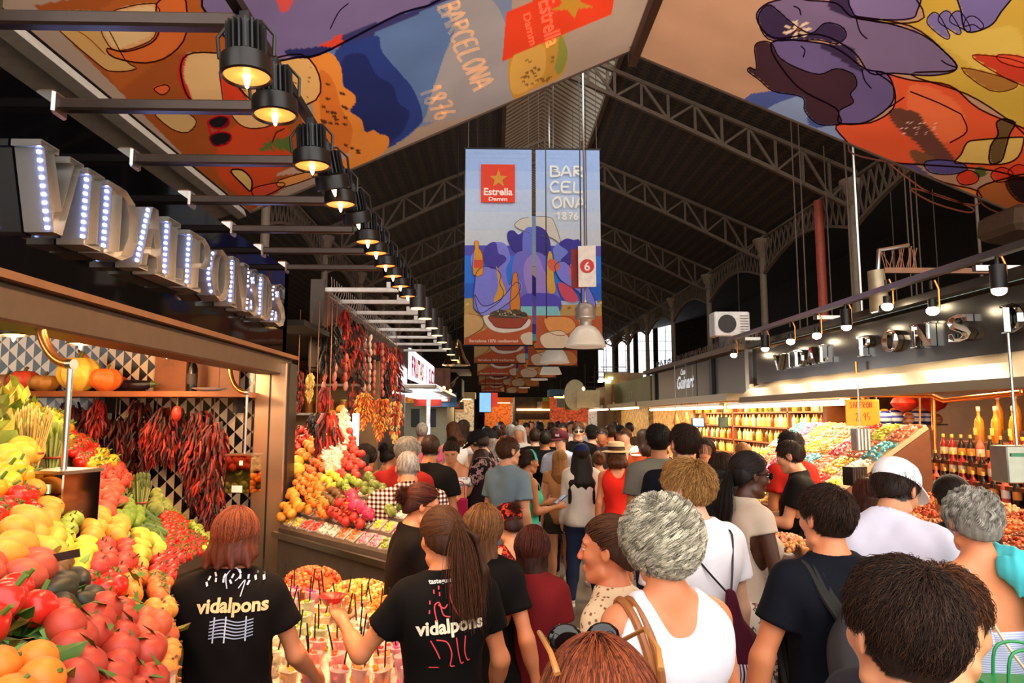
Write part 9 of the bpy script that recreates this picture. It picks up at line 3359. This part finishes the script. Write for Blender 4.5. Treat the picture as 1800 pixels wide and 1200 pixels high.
FAR = [(862,757,9.0, 'm', 'grey', 'cl_f1', '#8a94a0', -20),(872,748,11.0, 'm', 'dark', 'cl_f2', '#c8b8a8', 10),(883,745,12.5, 'f', 'brown', 'cl_f3', '#a86a5a', 0),(898,745,11.5, 'm', 'grey', 'cl_f4', '#9aa0a8', -10),
       (913,748,10.5, 'f', 'white', 'cl_f5', '#d8d0c8', 160),(940,752,9.6, 'm', 'dark', 'cl_black', '', 5),(958,756,9.2, 'm', 'black', 'cl_black', '', -5),(974,752,9.8, 'm', 'dark', 'cl_black', '', 0),
       (925,742,14, 'm', 'black', 'cl_f6', '#3a2a24', 180),(948,740,15, 'f', 'black', 'cl_f7', '#a83a2a', 0),(968,741,14, 'm', 'dark', 'cl_f8', '#4a5a7a', 0),(990,742,13, 'm', 'dark', 'cl_f2', '', 170),(1003,740,15, 'f', 'brown', 'cl_f5', '', 180),
       (1040,748,9.8, 'm', 'black', 'cl_f9', '#c8351f', 0),(1058,750,9.4, 'm', 'dark', 'cl_f10', '#2a2022', 170),(1072,746,10.5, 'm', 'dark', 'cl_f11', '#a8382a', 10),(1088,748,11.0, 'f', 'dark', 'cl_f12', '#3a3038', 180),(1100,752,10.0, 'm', 'brown', 'cl_f13', '#d8a07a', 150),
       (1132,755,8.6, 'f', 'dark', 'cl_f14', '#b8502c', 20),(1106,742,13, 'm', 'black', 'cl_f6', '', 0),(1027,742,13, 'f', 'blond', 'cl_f1', '', 0),(905,740,16, 'm', 'dark', 'cl_f8', '', 5),(880,741,17, 'f', 'black', 'cl_f12', '', 0),
       (855,748,13, 'f', 'dark', 'cl_f7', '', 0),(1240,770,6.8, 'f', 'dark', 'cl_f5', '', 150),(1080,741,16, 'm', 'dark', 'cl_f4', '', 0),(980,739,19, 'm', 'dark', 'cl_f1', '', 0),(934,739,20, 'f', 'brown', 'cl_f13', '', 180),(1012,739,20, 'm', 'black', 'cl_f6', '', 0),
       (868,775,7.6, 'm', 'grey', 'cl_f5', '', 30),(847,790,7.2, 'f', 'dark', 'cl_f10', '', -40)]
CN = {'cl_f1': 'slate', 'cl_f2': 'beige', 'cl_f3': 'rust', 'cl_f4': 'pale grey', 'cl_f5': 'cream', 'cl_f6': 'dark brown', 'cl_f7': 'brick red', 'cl_f8': 'blue', 'cl_f9': 'red', 'cl_f10': 'charcoal', 'cl_f11': 'dark red', 'cl_f12': 'plum grey', 'cl_f13': 'salmon', 'cl_f14': 'orange', 'cl_black': 'black'}
CHEX = {}
for k, (px, py, Y, sx_, hc, cm, hx, fc) in enumerate(FAR):
 if hx:
  CHEX[cm] = hx
 m_ = CT(cm, CHEX.get(cm, '#17110f'))
 near = min((abs(px - q[0]), q) for q in ((716, 'the checked shirt'),(833, 'the floral shirt'),(893, 'the grey blue shirt'),(932, 'the teal top'),(986, 'the maroon cap'),(1022, 'the navy cap'),(1083, 'the straw hat'),(1157, 'the crossbody strap'),(1240, 'the dark bob'))) [1][1]
 pi = person(px, py, Y, fc, sx_, [SK['tan'], SK['pale'], SK['brown'], SK['orange']][k % 4], 'short' if sx_ == 'm' else ['bob', 'long', 'bun'][k % 3], hc, 'tee', m_, 'trousers' if k % 2 else 'jeans', DEN if k % 3 else DRK,
    label='%s haired %s in %s, %s row of the crowd behind %s' % (hc, 'man' if sx_ == 'm' else 'woman', CN[cm], 'front' if Y < 10 else ('middle' if Y < 13 else ('back' if Y < 17 else 'last')), near), group='far crowd in the aisle')
 if k in (0,13,16):
  hat_cap(pi, ['#1a1618', '#141210', '#20242c'][k % 3])
for px, py, Y, c, lb in ((808,880,6.9, '#a8204a', 'magenta tote bag hanging beside the floral shirt'),):
 p = at(px, py, Y)
 o = thing('tote_bag', lb, 'bag', (p[0], Y, p[2] - .2))
 o.scale = (.62,.62,.62)
 MB().box((0,0,.2),(.26,.08,.34), bev=.03).build('cloth_bag', CT('cl_tote' + c, c), o)
 MB().tube(smooth_pts([(-.08,0,.36),(-.06,0,.6),(.06,0,.6),(.08,0,.36)], False, 5),.008,6).build('handle', CT('cl_tote' + c, c), o)
